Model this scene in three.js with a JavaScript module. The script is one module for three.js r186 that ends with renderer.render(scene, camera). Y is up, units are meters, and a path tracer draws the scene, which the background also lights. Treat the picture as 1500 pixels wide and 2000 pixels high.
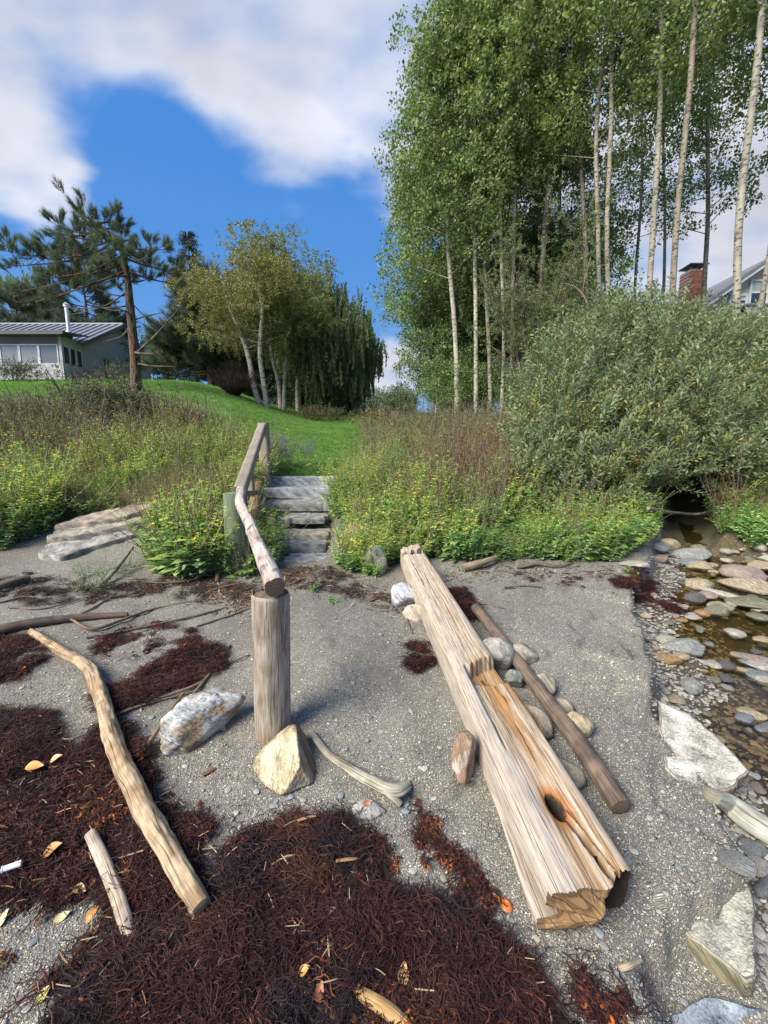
import * as THREE from 'three';
import { mergeGeometries, mergeVertices } from 'three/addons/utils/BufferGeometryUtils.js';
import { ImprovedNoise } from 'three/addons/math/ImprovedNoise.js';

// ------------------------------------------------------------------ camera, sky, sun, exposure
const scene = new THREE.Scene();
const EYE = 1.6, PITCH = 8 * Math.PI / 180, F = 800;                 // focal length in photograph pixels (1500 x 2000)
const camera = new THREE.PerspectiveCamera(2 * Math.atan(1000 / F) * 180 / Math.PI, 0.75, 0.05, 1500);
camera.position.set(0, EYE, 0);
camera.rotation.x = -PITCH;
const renderer = new THREE.WebGLRenderer({ antialias: true });
renderer.setSize(768, 1024);
renderer.toneMapping = THREE.LinearToneMapping;
renderer.toneMappingExposure = 2.2;
renderer.shadowMap.enabled = true;
const SUN = new THREE.Vector3(-0.58, 0.66, 0.48).normalize();        // high, from the left and a little behind the viewer, veiled by thin cloud
const sun = new THREE.DirectionalLight(new THREE.Color(1, 0.94, 0.82), 3.9);
sun.position.copy(SUN).multiplyScalar(80);
sun.castShadow = true;
sun.shadow.radius = 64;
sun.shadow.mapSize.set(4096, 4096);
Object.assign(sun.shadow.camera, { left: -45, right: 45, top: 45, bottom: -45, near: 1, far: 200 });
scene.add(sun, sun.target);

// ------------------------------------------------------------------ helpers
const V = (x, y, z) => new THREE.Vector3(x, y, z);
function rng(seed) { let a = seed >>> 0; return () => { a = (a + 0x6D2B79F5) >>> 0; let t = Math.imul(a ^ (a >>> 15), 1 | a); t = (t + Math.imul(t ^ (t >>> 7), 61 | t)) ^ t; return ((t ^ (t >>> 14)) >>> 0) / 4294967296; }; }
const PN = new ImprovedNoise();
const nz = (x, y, z = 0.37) => PN.noise(x, y, z);
const fbm = (x, y, z, o = 4) => { let s = 0, a = 0.5, f = 1; for (let i = 0; i < o; i++) { s += a * PN.noise(x * f, y * f, z * f + i * 7.3); a *= 0.5; f *= 2.03; } return s; };
const clamp = (v, a = 0, b = 1) => Math.min(b, Math.max(a, v));
const ss = (a, b, t) => { t = clamp((t - a) / (b - a)); return t * t * (3 - 2 * t); };
const mix = (a, b, t) => a + (b - a) * t;
const mixc = (a, b, t) => [mix(a[0], b[0], t), mix(a[1], b[1], t), mix(a[2], b[2], t)];
function table(rows, x) { if (x <= rows[0][0]) return rows[0][1]; for (let i = 1; i < rows.length; i++) if (x <= rows[i][0]) return mix(rows[i - 1][1], rows[i][1], (x - rows[i - 1][0]) / (rows[i][0] - rows[i - 1][0])); return rows[rows.length - 1][1]; }
const sP = Math.sin(PITCH), cP = Math.cos(PITCH);
function sight(px, py) { const X = (px - 750) / F, Y = (1000 - py) / F; return V(X, Y * cP - sP, -(cP + Y * sP)); }
// survey: the place at forward distance d that was sighted at (px, py), or the ground sighted there
function at(px, py, d) { const r = sight(px, py); const k = d / -r.z; return V(r.x * k, EYE + r.y * k, -d); }
function spot(px, py, lift = 0) { const r = sight(px, py); let k = 0.3; for (let i = 0; i < 6000; i++) { const d = -r.z * k; if (EYE + r.y * k <= H(r.x * k, d) + lift) break; k += 0.006 + k * 0.0012; } const d = -r.z * k; return V(r.x * k, H(r.x * k, d), -d); }
const used = {};
function numbered(n) { if (!(n in used)) { used[n] = 0; return n; } used[n]++; return n + '_' + String(used[n]).padStart(3, '0'); }
function shade(o) { o.traverse(m => { if (m.isMesh) { m.castShadow = true; m.receiveShadow = true; } }); return o; }
function tag(o, label, category, group, kind) { o.userData.label = label; o.userData.category = category; if (group) o.userData.group = group; if (kind) o.userData.kind = kind; return o; }
function mesh(name, geo, mat, parent) { const m = new THREE.Mesh(geo, mat); m.name = parent === scene ? numbered(name) : name; m.castShadow = m.receiveShadow = true; (parent || scene).add(m); return m; }
function top(name, geo, mat, label, category, group, kind) { return tag(mesh(name, geo, mat, scene), label, category, group, kind); }
function thing(name, label, category, pos, turn = 0, group) { const o = new THREE.Group(); o.name = numbered(name); o.position.copy(pos); o.rotation.y = turn; scene.add(o); return tag(o, label, category, group); }
function place(geo, pos, rx = 0, ry = 0, rz = 0, s = 1) { const m = new THREE.Matrix4().compose(pos, new THREE.Quaternion().setFromEuler(new THREE.Euler(rx, ry, rz, 'YXZ')), typeof s === 'number' ? V(s, s, s) : s); return geo.applyMatrix4(m); }
class MB {
  constructor() { this.p = []; this.c = []; this.u = []; this.i = []; }
  v(p, c = [1, 1, 1], u = 0, w = 0) { this.p.push(p.x, p.y, p.z); this.c.push(c[0], c[1], c[2]); this.u.push(u, w); return this.p.length / 3 - 1; }
  t(a, b, c) { this.i.push(a, b, c); }
  q(a, b, c, d) { this.i.push(a, b, c, a, c, d); }
  geo() { const g = new THREE.BufferGeometry(); g.setAttribute('position', new THREE.Float32BufferAttribute(this.p, 3)); g.setAttribute('color', new THREE.Float32BufferAttribute(this.c, 3)); g.setAttribute('uv', new THREE.Float32BufferAttribute(this.u, 2)); g.setIndex(this.i); g.computeVertexNormals(); return g; }
}
function paint(g, c) { const n = g.attributes.position.count, a = new Float32Array(n * 3); for (let i = 0; i < n; i++) { const k = typeof c === 'function' ? c(g.attributes.position.getX(i), g.attributes.position.getY(i), g.attributes.position.getZ(i)) : c; a.set(k, i * 3); } g.setAttribute('color', new THREE.BufferAttribute(a, 3)); return g; }
function box(w, h, d, x = 0, y = 0, z = 0, c = [1, 1, 1]) { const g = new THREE.BoxGeometry(w, h, d); g.translate(x, y, z); const p = g.attributes.position, n = g.attributes.normal, u = g.attributes.uv; for (let i = 0; i < p.count; i++) { const ax = Math.abs(n.getX(i)), ay = Math.abs(n.getY(i)); u.setXY(i, ax > 0.5 ? p.getZ(i) : p.getX(i), ay > 0.5 ? p.getZ(i) : p.getY(i)); } return paint(g, c); }

// ------------------------------------------------------------------ the sky: air and broken cloud
{
  const W = 2048, HH = 1024, data = new Float32Array(W * HH * 4);
  const lobes = [[60, 40, 16, 0.34], [250, 60, 9, 0.2], [420, 100, 12, 0.24], [620, 200, 12, 0.24], [560, 330, 7, 0.2], [770, 160, 9, 0.16], [10, 290, 7, 0.32], [80, 380, 5, 0.3], [190, 425, 3.5, 0.24], [40, 520, 6, -0.3], [290, 240, 7, -0.34], [90, 125, 3, -0.12],
    [270, 330, 8, -0.42], [380, 430, 8, -0.35], [560, 480, 11, -0.55], [300, 500, 10, -0.5], [700, 440, 7, -0.3], [850, 30, 5, -0.28], [690, 620, 7, -0.5], [480, 620, 8, -0.4],
    [760, 745, 4, 0.55], [745, 695, 3.5, 0.4], [620, 600, 1.6, 0.1], [1430, 520, 10, 0.3], [1380, 300, 14, 0.3], [320, 630, 3.5, 0.3]]
    .map(([x, y, r, w]) => { const s = sight(x, y).normalize(); return [s.x, s.y, s.z, 1 / (1 - Math.cos(r * Math.PI / 180)), w]; });
  for (let j = 0; j < HH; j++) {
    const el = ((j + 0.5) / HH - 0.5) * Math.PI, y = Math.sin(el), cy = Math.cos(el);
    for (let i = 0; i < W; i++) {
      const ph = ((i + 0.5) / W - 0.5) * 2 * Math.PI, x = Math.cos(ph) * cy, z = Math.sin(ph) * cy, k = (j * W + i) * 4;
      const e = Math.max(0, y);
      const a = Math.pow(1 - e, 3.2);
      let r = mix(0.026, 0.125, a), g = mix(0.115, 0.245, a), b = mix(0.325, 0.42, a);
      if (y > -0.02) {
        const q = 1 / (e + 0.22), ux = x * q, uz = z * q;
        const wx = fbm(ux * 0.9, uz * 0.9, 4.2, 2) * 0.7;
        const w2 = fbm(ux * 5, uz * 5, 8.2, 3) * 0.25; let n = 0.5 + 0.7 * fbm(ux * 1.15 + wx, uz * 1.15 - wx, 1.7, 6) + 0.55 * fbm(ux * 3.4 - wx + w2, uz * 5.2 + wx * 2 - w2, 6.1, 7);
        for (const [lx, ly, lz, ir, w] of lobes) { const c = 1 - (x * lx + y * ly + z * lz); const m = c * ir; if (m < 5) n += w * Math.exp(-m * 1.1); }
        const den = ss(0.40, 0.90, n) * clamp(0.9 + 0.9 * fbm(ux * 4.2 + 5, uz * 6.5, 3.3, 6)), thick = ss(0.6, 1.12, n + 0.22 * fbm(ux * 3.1, uz * 3.1, 9.1, 3));
        const cl = mixc([0.375, 0.392, 0.435], [0.335, 0.345, 0.385], thick), br = 1 + 0.5 * fbm(ux * 2.3 + 3, uz * 2.3, 2.2, 5);
        r = mix(r, cl[0] * br, den * 0.96); g = mix(g, cl[1] * br, den * 0.96); b = mix(b, cl[2] * br, den * 0.96);
      } else { r = g = b = 0.2; }
      data[k] = r; data[k + 1] = g; data[k + 2] = b; data[k + 3] = 1;
    }
  }
  const sky = new THREE.DataTexture(data, W, HH, THREE.RGBAFormat, THREE.FloatType);
  sky.mapping = THREE.EquirectangularReflectionMapping;
  sky.colorSpace = THREE.LinearSRGBColorSpace;
  sky.magFilter = sky.minFilter = THREE.LinearFilter;
  sky.wrapS = THREE.RepeatWrapping;
  sky.needsUpdate = true;
  scene.background = sky; scene.environment = sky;
}

// ------------------------------------------------------------------ textures: what surfaces are made of
const hash = (x, y, s) => { let h = Math.imul(x, 374761393) + Math.imul(y, 668265263) + Math.imul(s, 2147483647); h = Math.imul(h ^ (h >>> 13), 1274126177); return ((h ^ (h >>> 16)) >>> 0) / 4294967296; };
function pnoise(x, y, px, py, s) { const xi = Math.floor(x), yi = Math.floor(y), fx = x - xi, fy = y - yi, u = fx * fx * (3 - 2 * fx), w = fy * fy * (3 - 2 * fy), m = (a, n) => ((a % n) + n) % n; const a = hash(m(xi, px), m(yi, py), s), b = hash(m(xi + 1, px), m(yi, py), s), c = hash(m(xi, px), m(yi + 1, py), s), d = hash(m(xi + 1, px), m(yi + 1, py), s); return mix(mix(a, b, u), mix(c, d, u), w); }
function pfbm(u, v, fu, fv, s, o = 4) { let t = 0, a = 0.5; for (let i = 0; i < o; i++) { t += a * pnoise(u * fu, v * fv, fu, fv, s + i); a *= 0.5; fu *= 2; fv *= 2; } return t / (1 - Math.pow(0.5, o)); }
function tex(w, h, fn, srgb = true, ru = 1, rv = 1) {
  const d = new Uint8Array(w * h * 4);
  for (let j = 0; j < h; j++) for (let i = 0; i < w; i++) { const c = fn(i / w, j / h); d.set([clamp(c[0]) * 255, clamp(c[1]) * 255, clamp(c[2]) * 255, 255], (j * w + i) * 4); }
  const t = new THREE.DataTexture(d, w, h); t.wrapS = t.wrapT = THREE.RepeatWrapping; t.magFilter = THREE.LinearFilter; t.minFilter = THREE.LinearMipmapLinearFilter; t.generateMipmaps = true; t.repeat.set(ru, rv);
  if (srgb) t.colorSpace = THREE.SRGBColorSpace; t.needsUpdate = true; return t;
}
function grain(u, v, s) { const warp = pfbm(u, v, 4, 2, s + 40, 2) * 0.12; const a = pfbm(u + warp, v, 24, 8, s, 4), b = pfbm(u + warp, v, 90, 14, s + 9, 2), crack = ss(0.64, 0.73, pfbm(u + warp, v, 40, 3, s + 21, 3)); return { a, b, crack }; }
const T = {};
T.grain = tex(512, 1024, (u, v) => { const g = grain(u, v, 3); let k = 0.70 + 0.30 * g.a + 0.16 * (g.b - 0.5); k *= 1 - 0.55 * g.crack; return [k, k * 0.985, k * 0.965]; }, true, 7, 1.5);
T.grainBump = tex(512, 1024, (u, v) => { const g = grain(u, v, 3); const k = 0.5 + 0.35 * (g.a - 0.5) + 0.3 * (g.b - 0.5) - 0.35 * g.crack; return [k, k, k]; }, false, 7, 1.5);
T.rock = tex(512, 512, (u, v) => { const a = pfbm(u, v, 6, 6, 11, 5), b = pfbm(u, v, 70, 70, 17, 2), c = pfbm(u, v, 160, 160, 5, 1); const k = 0.82 + 0.6 * (a - 0.5) + 0.34 * (b - 0.5) + 0.26 * (c - 0.5) - 0.14 * ss(0.60, 0.74, pfbm(u, v, 14, 20, 91, 4)); return [k, k, k]; }, true, 2.5, 2.5);
T.rockBump = tex(512, 512, (u, v) => { const k = 0.55 * pfbm(u, v, 10, 10, 31, 5) + 0.3 * pfbm(u, v, 60, 60, 37, 2) + 0.15; return [k, k, k]; }, false, 2.5, 2.5);
T.bark = tex(256, 512, (u, v) => { const a = pfbm(u, v, 18, 10, 51, 4), c = ss(0.5, 0.62, pfbm(u, v, 14, 5, 57, 3)); const k = 0.5 + 0.4 * a - 0.3 * c; return [k, k * 0.94, k * 0.88]; }, true, 2, 1);
T.barkBump = tex(256, 512, (u, v) => { const k = pfbm(u, v, 14, 5, 57, 4); return [k, k, k]; }, false, 2, 1);
T.birch = tex(256, 512, (u, v) => { const a = pfbm(u, v, 5, 7, 61, 4), l = ss(0.64, 0.74, pfbm(u, v, 5, 60, 67, 2)), s = ss(0.66, 0.74, pfbm(u, v, 6, 26, 71, 3)); const k = (0.78 + 0.25 * (a - 0.5)) * (1 - 0.4 * l) * (1 - 0.55 * s); return [k, k * 0.985, k * 0.94]; }, true, 2, 0.7);
T.plain = tex(256, 256, (u, v) => { const k = 0.86 + 0.2 * (pfbm(u, v, 5, 5, 81, 5) - 0.5) + 0.08 * (pfbm(u, v, 60, 60, 83, 2) - 0.5); return [k, k, k]; }, true, 0.5, 0.5);
{
  const r = rng(77), S = 1024, c1 = document.createElement('canvas'), c2 = document.createElement('canvas'); c1.width = c1.height = c2.width = c2.height = S;
  const a = c1.getContext('2d'), b = c2.getContext('2d'); a.fillStyle = 'rgb(112,108,101)'; a.fillRect(0, 0, S, S); b.fillStyle = 'rgb(40,40,40)'; b.fillRect(0, 0, S, S);
  const pal = [[168, 165, 157], [148, 146, 141], [190, 186, 176], [160, 153, 140], [122, 122, 121], [210, 206, 196], [178, 168, 145], [136, 130, 121], [156, 158, 157]];
  for (let n = 0; n < 26000; n++) {
    const big = r() < 0.012 ? 2.1 : 1, rx = (1.6 + 4.2 * Math.pow(r(), 2.2)) * big, ry = rx * (0.5 + 0.5 * r()), x = r() * S, y = r() * S, an = r() * 3.14, c = pal[Math.floor(r() * pal.length)], k = 0.68 + 0.5 * r(), h = 90 + 150 * r();
    for (const dx of [-S, 0, S]) for (const dy of [-S, 0, S]) {
      if (x + dx < -15 || x + dx > S + 15 || y + dy < -15 || y + dy > S + 15) continue;
      for (const [ctx, f1, f2] of [[a, 'rgb(98,94,88)', `rgb(${c[0] * k | 0},${c[1] * k | 0},${c[2] * k | 0})`], [b, 'rgb(55,55,55)', `rgb(${h | 0},${h | 0},${h | 0})`]]) {
        ctx.fillStyle = f1; ctx.beginPath(); ctx.ellipse(x + dx, y + dy, rx + 0.7, ry + 0.7, an, 0, 6.283); ctx.fill();
        ctx.fillStyle = f2; ctx.beginPath(); ctx.ellipse(x + dx, y + dy, rx, ry, an, 0, 6.283); ctx.fill();
      }
    }
  }
  T.gravel = new THREE.CanvasTexture(c1); T.gravelBump = new THREE.CanvasTexture(c2); T.gravel.colorSpace = THREE.SRGBColorSpace;
  for (const t of [T.gravel, T.gravelBump]) { t.wrapS = t.wrapT = THREE.RepeatWrapping; t.magFilter = THREE.LinearFilter; t.minFilter = THREE.LinearMipmapLinearFilter; }
}
const std = (o) => new THREE.MeshStandardMaterial({ vertexColors: true, roughness: 0.9, metalness: 0, ...o });
const C = (r, g, b) => new THREE.Color().setRGB(r, g, b);
const M = {
  gravel: std({ map: T.gravel, bumpMap: T.gravelBump, bumpScale: 0.011, roughness: 0.95 }),
  soil: std({ map: T.plain, roughness: 1 }),
  wood: std({ map: T.grain, bumpMap: T.grainBump, bumpScale: 0.0035, roughness: 0.85 }),
  rock: std({ map: T.rock, bumpMap: T.rockBump, bumpScale: 0.012, roughness: 0.85 }),
  pebble: std({ map: T.rock, roughness: 0.8 }),
  bark: std({ map: T.bark, bumpMap: T.barkBump, bumpScale: 0.02, roughness: 0.95 }),
  birch: std({ map: T.birch, roughness: 0.8 }),
  paint: std({ map: T.plain, roughness: 0.6 }),
  metal: std({ roughness: 0.38, metalness: 0.55 }),
  glass: new THREE.MeshPhysicalMaterial({ color: C(0.03, 0.04, 0.05), roughness: 0.06, metalness: 0, specularIntensity: 1, ior: 1.6 }),
  weed: new THREE.MeshPhysicalMaterial({ vertexColors: true, roughness: 0.55, transmission: 0, side: THREE.DoubleSide }),
  leaf: new THREE.MeshPhysicalMaterial({ vertexColors: true, roughness: 1, transmission: 0.46, thickness: 0, side: THREE.DoubleSide }),
  gloss: new THREE.MeshPhysicalMaterial({ vertexColors: true, roughness: 0.5, side: THREE.DoubleSide }),
};

// ------------------------------------------------------------------ the lie of the land; d is the distance ahead of the viewer (z = -d)
const edgeRows = [[-2, 0.6], [0.5, 0.9], [0.95, 1.08], [1.13, 1.15], [1.34, 1.30], [2.05, 1.5], [2.74, 1.83], [3.4, 2.2], [4.0, 2.6], [4.5, 3.0], [5, 3.42], [5.6, 3.85], [6.5, 4.4], [8, 5]];
const rightRows = [[4.25, 12], [4.5, 4.5], [5, 4.25], [5.6, 4.7], [6.5, 5.2], [8, 5.1]];
const leftHill = [[4.3, 0.515], [6.8, 1.3], [15, 3.85], [22, 5.45], [30, 6.15], [60, 8], [400, 12]];
const midHill = [[4.3, 0.515], [6.6, 1.19], [30, 4.72], [34, 4.95], [60, 3.6], [400, 5]];
const rightHill = [[4.3, 0.515], [14, 2.65], [30, 4.2], [60, 4.4], [400, 8]];
const streamEdge = d => table(edgeRows, d) + 0.10 * nz(d * 1.9, 3.1) + 0.045 * nz(d * 6.1, 8.1);
const waterLevel = d => -0.14 + 0.1 * Math.min(d, 6.6);
function H(x, d) {
  let h;
  const bumps = 0.022 * nz(x * 1.3, d * 1.3) + 0.012 * nz(x * 3.7, d * 3.7, 4) + 0.006 * nz(x * 11, d * 11, 2) + 0.004 * nz(x * 19, d * 19, 7) + (0.012 + 0.016 * ss(0.4, 0.9, x)) * (ss(-0.03, 0.05, nz(x * 1.5, d * 2.2, 8) + 0.25 * nz(x * 7, d * 7, 3)) - 0.5);
  if (d < 4.3) {
    h = d < 0 ? 0.02 + 0.07 * d : 0.02 + 0.115 * d;
    // small washed-out steps in the gravel
    const s1 = 2.18 + 0.10 * nz(x * 3, 1.2) + 0.04 * nz(x * 9, 5), w1 = ss(0.78, 0.95, x) * (1 - ss(1.55, 1.7, x));
    h += 0.06 * w1 * (ss(s1 - 0.02, s1 + 0.03, d) - ss(s1, s1 + 0.8, d));
    const s2 = 1.56 + 0.05 * nz(x * 5, 7.7) + 0.03 * nz(x * 14, 2.7), w2 = ss(0.02, 0.14, x) * (1 - ss(0.42, 0.5, x));
    h += w2 * (0.05 * (ss(s2 - 0.015, s2 + 0.02, d) - ss(s2, s2 + 0.5, d)) - 0.03 * ss(s2 - 0.25, s2 - 0.02, d) * (1 - ss(s2 - 0.02, s2, d)));
    const s3 = 1.03 + 0.34 * (x - 0.75) + 0.05 * nz(x * 6, 0.7) + 0.03 * nz(x * 15, 3.7), w3 = ss(0.70, 0.82, x);
    h += -0.115 * w3 * (1 - ss(s3 - 0.025, s3 + 0.012, d));
    h += 0.03 * ss(-1.6, -3.2, x) * ss(2.2, 3.6, d);
  } else {
    const a = x / d, wl = 1 - ss(-0.5, -0.12, a), wr = ss(-0.02, 0.35, a), m = table(midHill, d);
    h = m + (table(leftHill, d) - m) * wl + (table(rightHill, d) - m) * wr;
    h += ss(6, 14, d) * 0.12 * nz(x * 0.22, d * 0.22, 6);
    h += 0.03 * ss(-1.6, -3.2, x) * (1 - ss(4.3, 6, d));
  }
  h += bumps * (1 - ss(8, 20, d));
  if (d > 4.05 && d < 7.1) h -= 0.15 * ss(-2.05, -1.9, x) * (1 - ss(-0.72, -0.55, x)) * ss(4.1, 4.5, d) * (1 - ss(6.75, 7.0, d));
  if (d < 8 && x > 0.3) {
    const inn = ss(-0.03, 0.022, x - streamEdge(d)) * (1 - ss(-0.3, 0.12, x - table(rightRows, d))) * (1 - ss(6.6, 7.6, d));
    const out = x - streamEdge(d), bed = waterLevel(d) + 0.045 - 0.11 * ss(0.05, 0.75, out) + 0.035 * nz(x * 3, d * 3, 9) + 0.02 * nz(x * 9, d * 9, 3);
    h = mix(h, Math.min(h, bed), inn);
  }
  return h;
}
function sheet(xs, ds, hf, col, uvs) {
  const nx = xs.length, nd = ds.length, p = new Float32Array(nx * nd * 3), c = new Float32Array(nx * nd * 3), u = new Float32Array(nx * nd * 2), idx = [];
  for (let j = 0; j < nd; j++) for (let i = 0; i < nx; i++) {
    const k = j * nx + i, x = xs[i], d = ds[j], y = hf(x, d); p.set([x, y, -d], k * 3); c.set(col(x, d, y), k * 3); u.set([(x - 0.7 * y) * uvs, (d + 0.5 * y) * uvs], k * 2);
    if (i < nx - 1 && j < nd - 1) idx.push(k, k + 1, k + nx + 1, k, k + nx + 1, k + nx);
  }
  const g = new THREE.BufferGeometry(); g.setAttribute('position', new THREE.BufferAttribute(p, 3)); g.setAttribute('color', new THREE.BufferAttribute(c, 3)); g.setAttribute('uv', new THREE.BufferAttribute(u, 2)); g.setIndex(idx); g.computeVertexNormals(); return g;
}
const range = (a, b, s) => { const o = []; for (let v = a; v <= b + 1e-6; v += s) o.push(v); return o; };
const isLawn = (x, d) => ss(0, 0.06, x / d + 0.33 + 0.045 * (d - 7)) * (1 - ss(-0.06, 0, x / d)) * ss(6.6, 7.4, d) + ss(13, 15, d) * (x < 0 ? 1 : 0) ;
{
  const beach = sheet([...range(-7, -2.6, 0.05), ...range(-2.57, 2.6, 0.0225), ...range(2.65, 8, 0.05)], [...range(-0.8, 0.5, 0.05), ...range(0.52, 3, 0.0225), ...range(3.04, 5.6, 0.04)], H,
    (x, d) => { const k = 1.12 + 0.5 * fbm(x * 1.1, d * 1.1, 5, 5) + 0.10 * nz(x * 7, d * 7) + 0.08 * nz(x * 19, d * 19, 3); const wet = ss(-0.06, 0.12, x - streamEdge(d)); return mixc([k * 1.01, k, k * 0.955], [0.38 * k, 0.32 * k, 0.21 * k], wet); }, 1 / 0.6);
  const b = mesh('beach', beach, M.gravel, scene); tag(b, 'grey gravel beach sloping up from the seaweed to the plants', 'beach', null, 'structure');
  const far = [...range(9, 24, 0.5), ...range(26, 60, 2), 70, 85, 105, 130, 170, 230, 320, 420];
  const xs = [...far.slice().reverse().map(v => -v), ...range(-8.75, 8.75, 0.25), ...far];
  const hill = sheet(xs, [-420, -250, -120, -60, -30, -15, -8, -4, -2, ...range(-1.5, 14, 0.25), ...range(14.5, 34, 0.5), ...range(36, 60, 2), 70, 85, 105, 130, 170, 230, 320, 420],
    (x, d) => H(x, d) - 0.15 * (1 - ss(5.1, 5.5, d)) * (1 - ss(6.6, 7, Math.abs(x))),
    (x, d) => { const n = fbm(x * 0.8, d * 0.8, 3, 4); const soil = [0.085 + 0.05 * n, 0.082 + 0.05 * n, 0.04 + 0.02 * n]; const lawn = [0.10 + 0.13 * n, 0.20 + 0.13 * n, 0.02 + 0.02 * n]; if (d < 4.4) return [0.34, 0.33, 0.3]; return mixc(soil, lawn, clamp(isLawn(x, d) + ss(24, 30, d))); }, 1);
  tag(mesh('hillside', hill, M.soil, scene), 'green lawn and rough grassland rising behind the beach', 'hillside', null, 'structure');
  // the stream
  const wx = range(0, 1, 1 / 150), mb = new MB(), ds = range(-0.8, 7.2, 0.03), id = [];
  for (const d of ds) { const row = []; const e = streamEdge(d) - 0.1, r = Math.min(table(rightRows, d) + 0.2, e + 5.4); for (const t of wx) { const x = e + (r - e) * t; const y = waterLevel(d) + 0.0042 * nz(x * 13 + d * 5, d * 6 - x * 3, 2) + 0.0025 * nz(x * 30 + d * 14, d * 15, 5); row.push(mb.v(V(x, y, -d))); } id.push(row); }
  for (let j = 0; j < id.length - 1; j++) for (let i = 0; i < wx.length - 1; i++) mb.q(id[j][i], id[j][i + 1], id[j + 1][i + 1], id[j + 1][i]);
  const water = new THREE.MeshPhysicalMaterial({ color: C(0.66, 0.56, 0.37), roughness: 0.03, transmission: 1, thickness: 0, ior: 1.33, side: THREE.DoubleSide });
  tag(mesh('stream_water', mb.geo(), water, scene), 'shallow clear brown stream water running over stones', 'water', null, 'structure');
}

// ------------------------------------------------------------------ makers: limbs, rocks, slabs, leaves
function limb(pts, rad, o = {}) {
  const curve = new THREE.CatmullRomCurve3(pts, false, 'centripetal'), len = curve.getLength(), n = o.n || Math.max(pts.length * 2, Math.ceil(len / (o.step || 0.05))), seg = o.seg || 12, mb = new MB();
  const amp = o.amp ?? 0.06, fr = o.freq || 9, sd = o.seed || 1, white = [1, 1, 1];
  let T0 = null, N = null, along = 0, P0 = null; const rMean = rad.reduce((a, b) => a + b, 0) / rad.length, circ = Math.max(0.2, 6.283 * rMean); const rings = [];
  for (let i = 0; i <= n; i++) {
    const t = i / n, P = curve.getPoint(t), Tn = curve.getTangent(t);
    if (!N) { N = Math.abs(Tn.y) < 0.9 ? V(0, 1, 0) : V(1, 0, 0); N.sub(Tn.clone().multiplyScalar(N.dot(Tn))).normalize(); } else { N.sub(Tn.clone().multiplyScalar(N.dot(Tn))).normalize(); along += P.distanceTo(P0); }
    P0 = P; const B = V(0, 0, 0).crossVectors(Tn, N); const q = t * (rad.length - 1), qi = Math.min(rad.length - 2, Math.floor(q)), r0 = rad.length > 1 ? mix(rad[qi], rad[qi + 1], q - qi) : rad[0];
    const ring = [];
    for (let j = 0; j <= seg; j++) {
      const a = j / seg * 6.28318, ca = Math.cos(a), sa = Math.sin(a);
      let r = r0 * (1 + amp * 1.6 * nz(ca * 1.3 + sd * 3.1, sa * 1.3 + sd, along * fr * 0.35) + amp * nz(ca * 3 + sd, sa * 3, along * fr)); if (o.shape) r *= o.shape(a, t, along, len);
      const p = P.clone().addScaledVector(N, ca * r).addScaledVector(B, sa * r); if (o.flat) p.y = P.y + (p.y - P.y) * o.flat;
      ring.push(mb.v(p, o.col ? o.col(t, a, p) : white, a / 6.28318 * circ, along));
    }
    rings.push(ring);
  }
  for (let i = 0; i < n; i++) for (let j = 0; j < seg; j++) mb.q(rings[i][j], rings[i][j + 1], rings[i + 1][j + 1], rings[i + 1][j]);
  if (o.caps !== false) for (const [ri, t, dir] of [[0, 0, -1], [n, 1, 1]]) {
    const P = curve.getPoint(t).addScaledVector(curve.getTangent(t), dir * (o.dome ?? 0.15) * rad[t ? rad.length - 1 : 0]), c = o.cap || (o.col ? o.col(t, 0, P) : white), cc = mb.v(P, c, 0.5, 0.5);
    const rim = rings[ri].map((k, j) => mb.v(V(mb.p[k * 3], mb.p[k * 3 + 1], mb.p[k * 3 + 2]), c, 0.5 + 0.3 * Math.cos(j / seg * 6.283), 0.5 + 0.3 * Math.sin(j / seg * 6.283)));
    for (let j = 0; j < seg; j++) dir < 0 ? mb.t(cc, rim[j + 1], rim[j]) : mb.t(cc, rim[j], rim[j + 1]);
  }
  const g = mb.geo(), nn = g.attributes.normal;
  for (const ring of rings) { const a = ring[0], b = ring[seg], v = V(nn.getX(a) + nn.getX(b), nn.getY(a) + nn.getY(b), nn.getZ(a) + nn.getZ(b)).normalize(); nn.setXYZ(a, v.x, v.y, v.z); nn.setXYZ(b, v.x, v.y, v.z); }
  return g;
}
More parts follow.
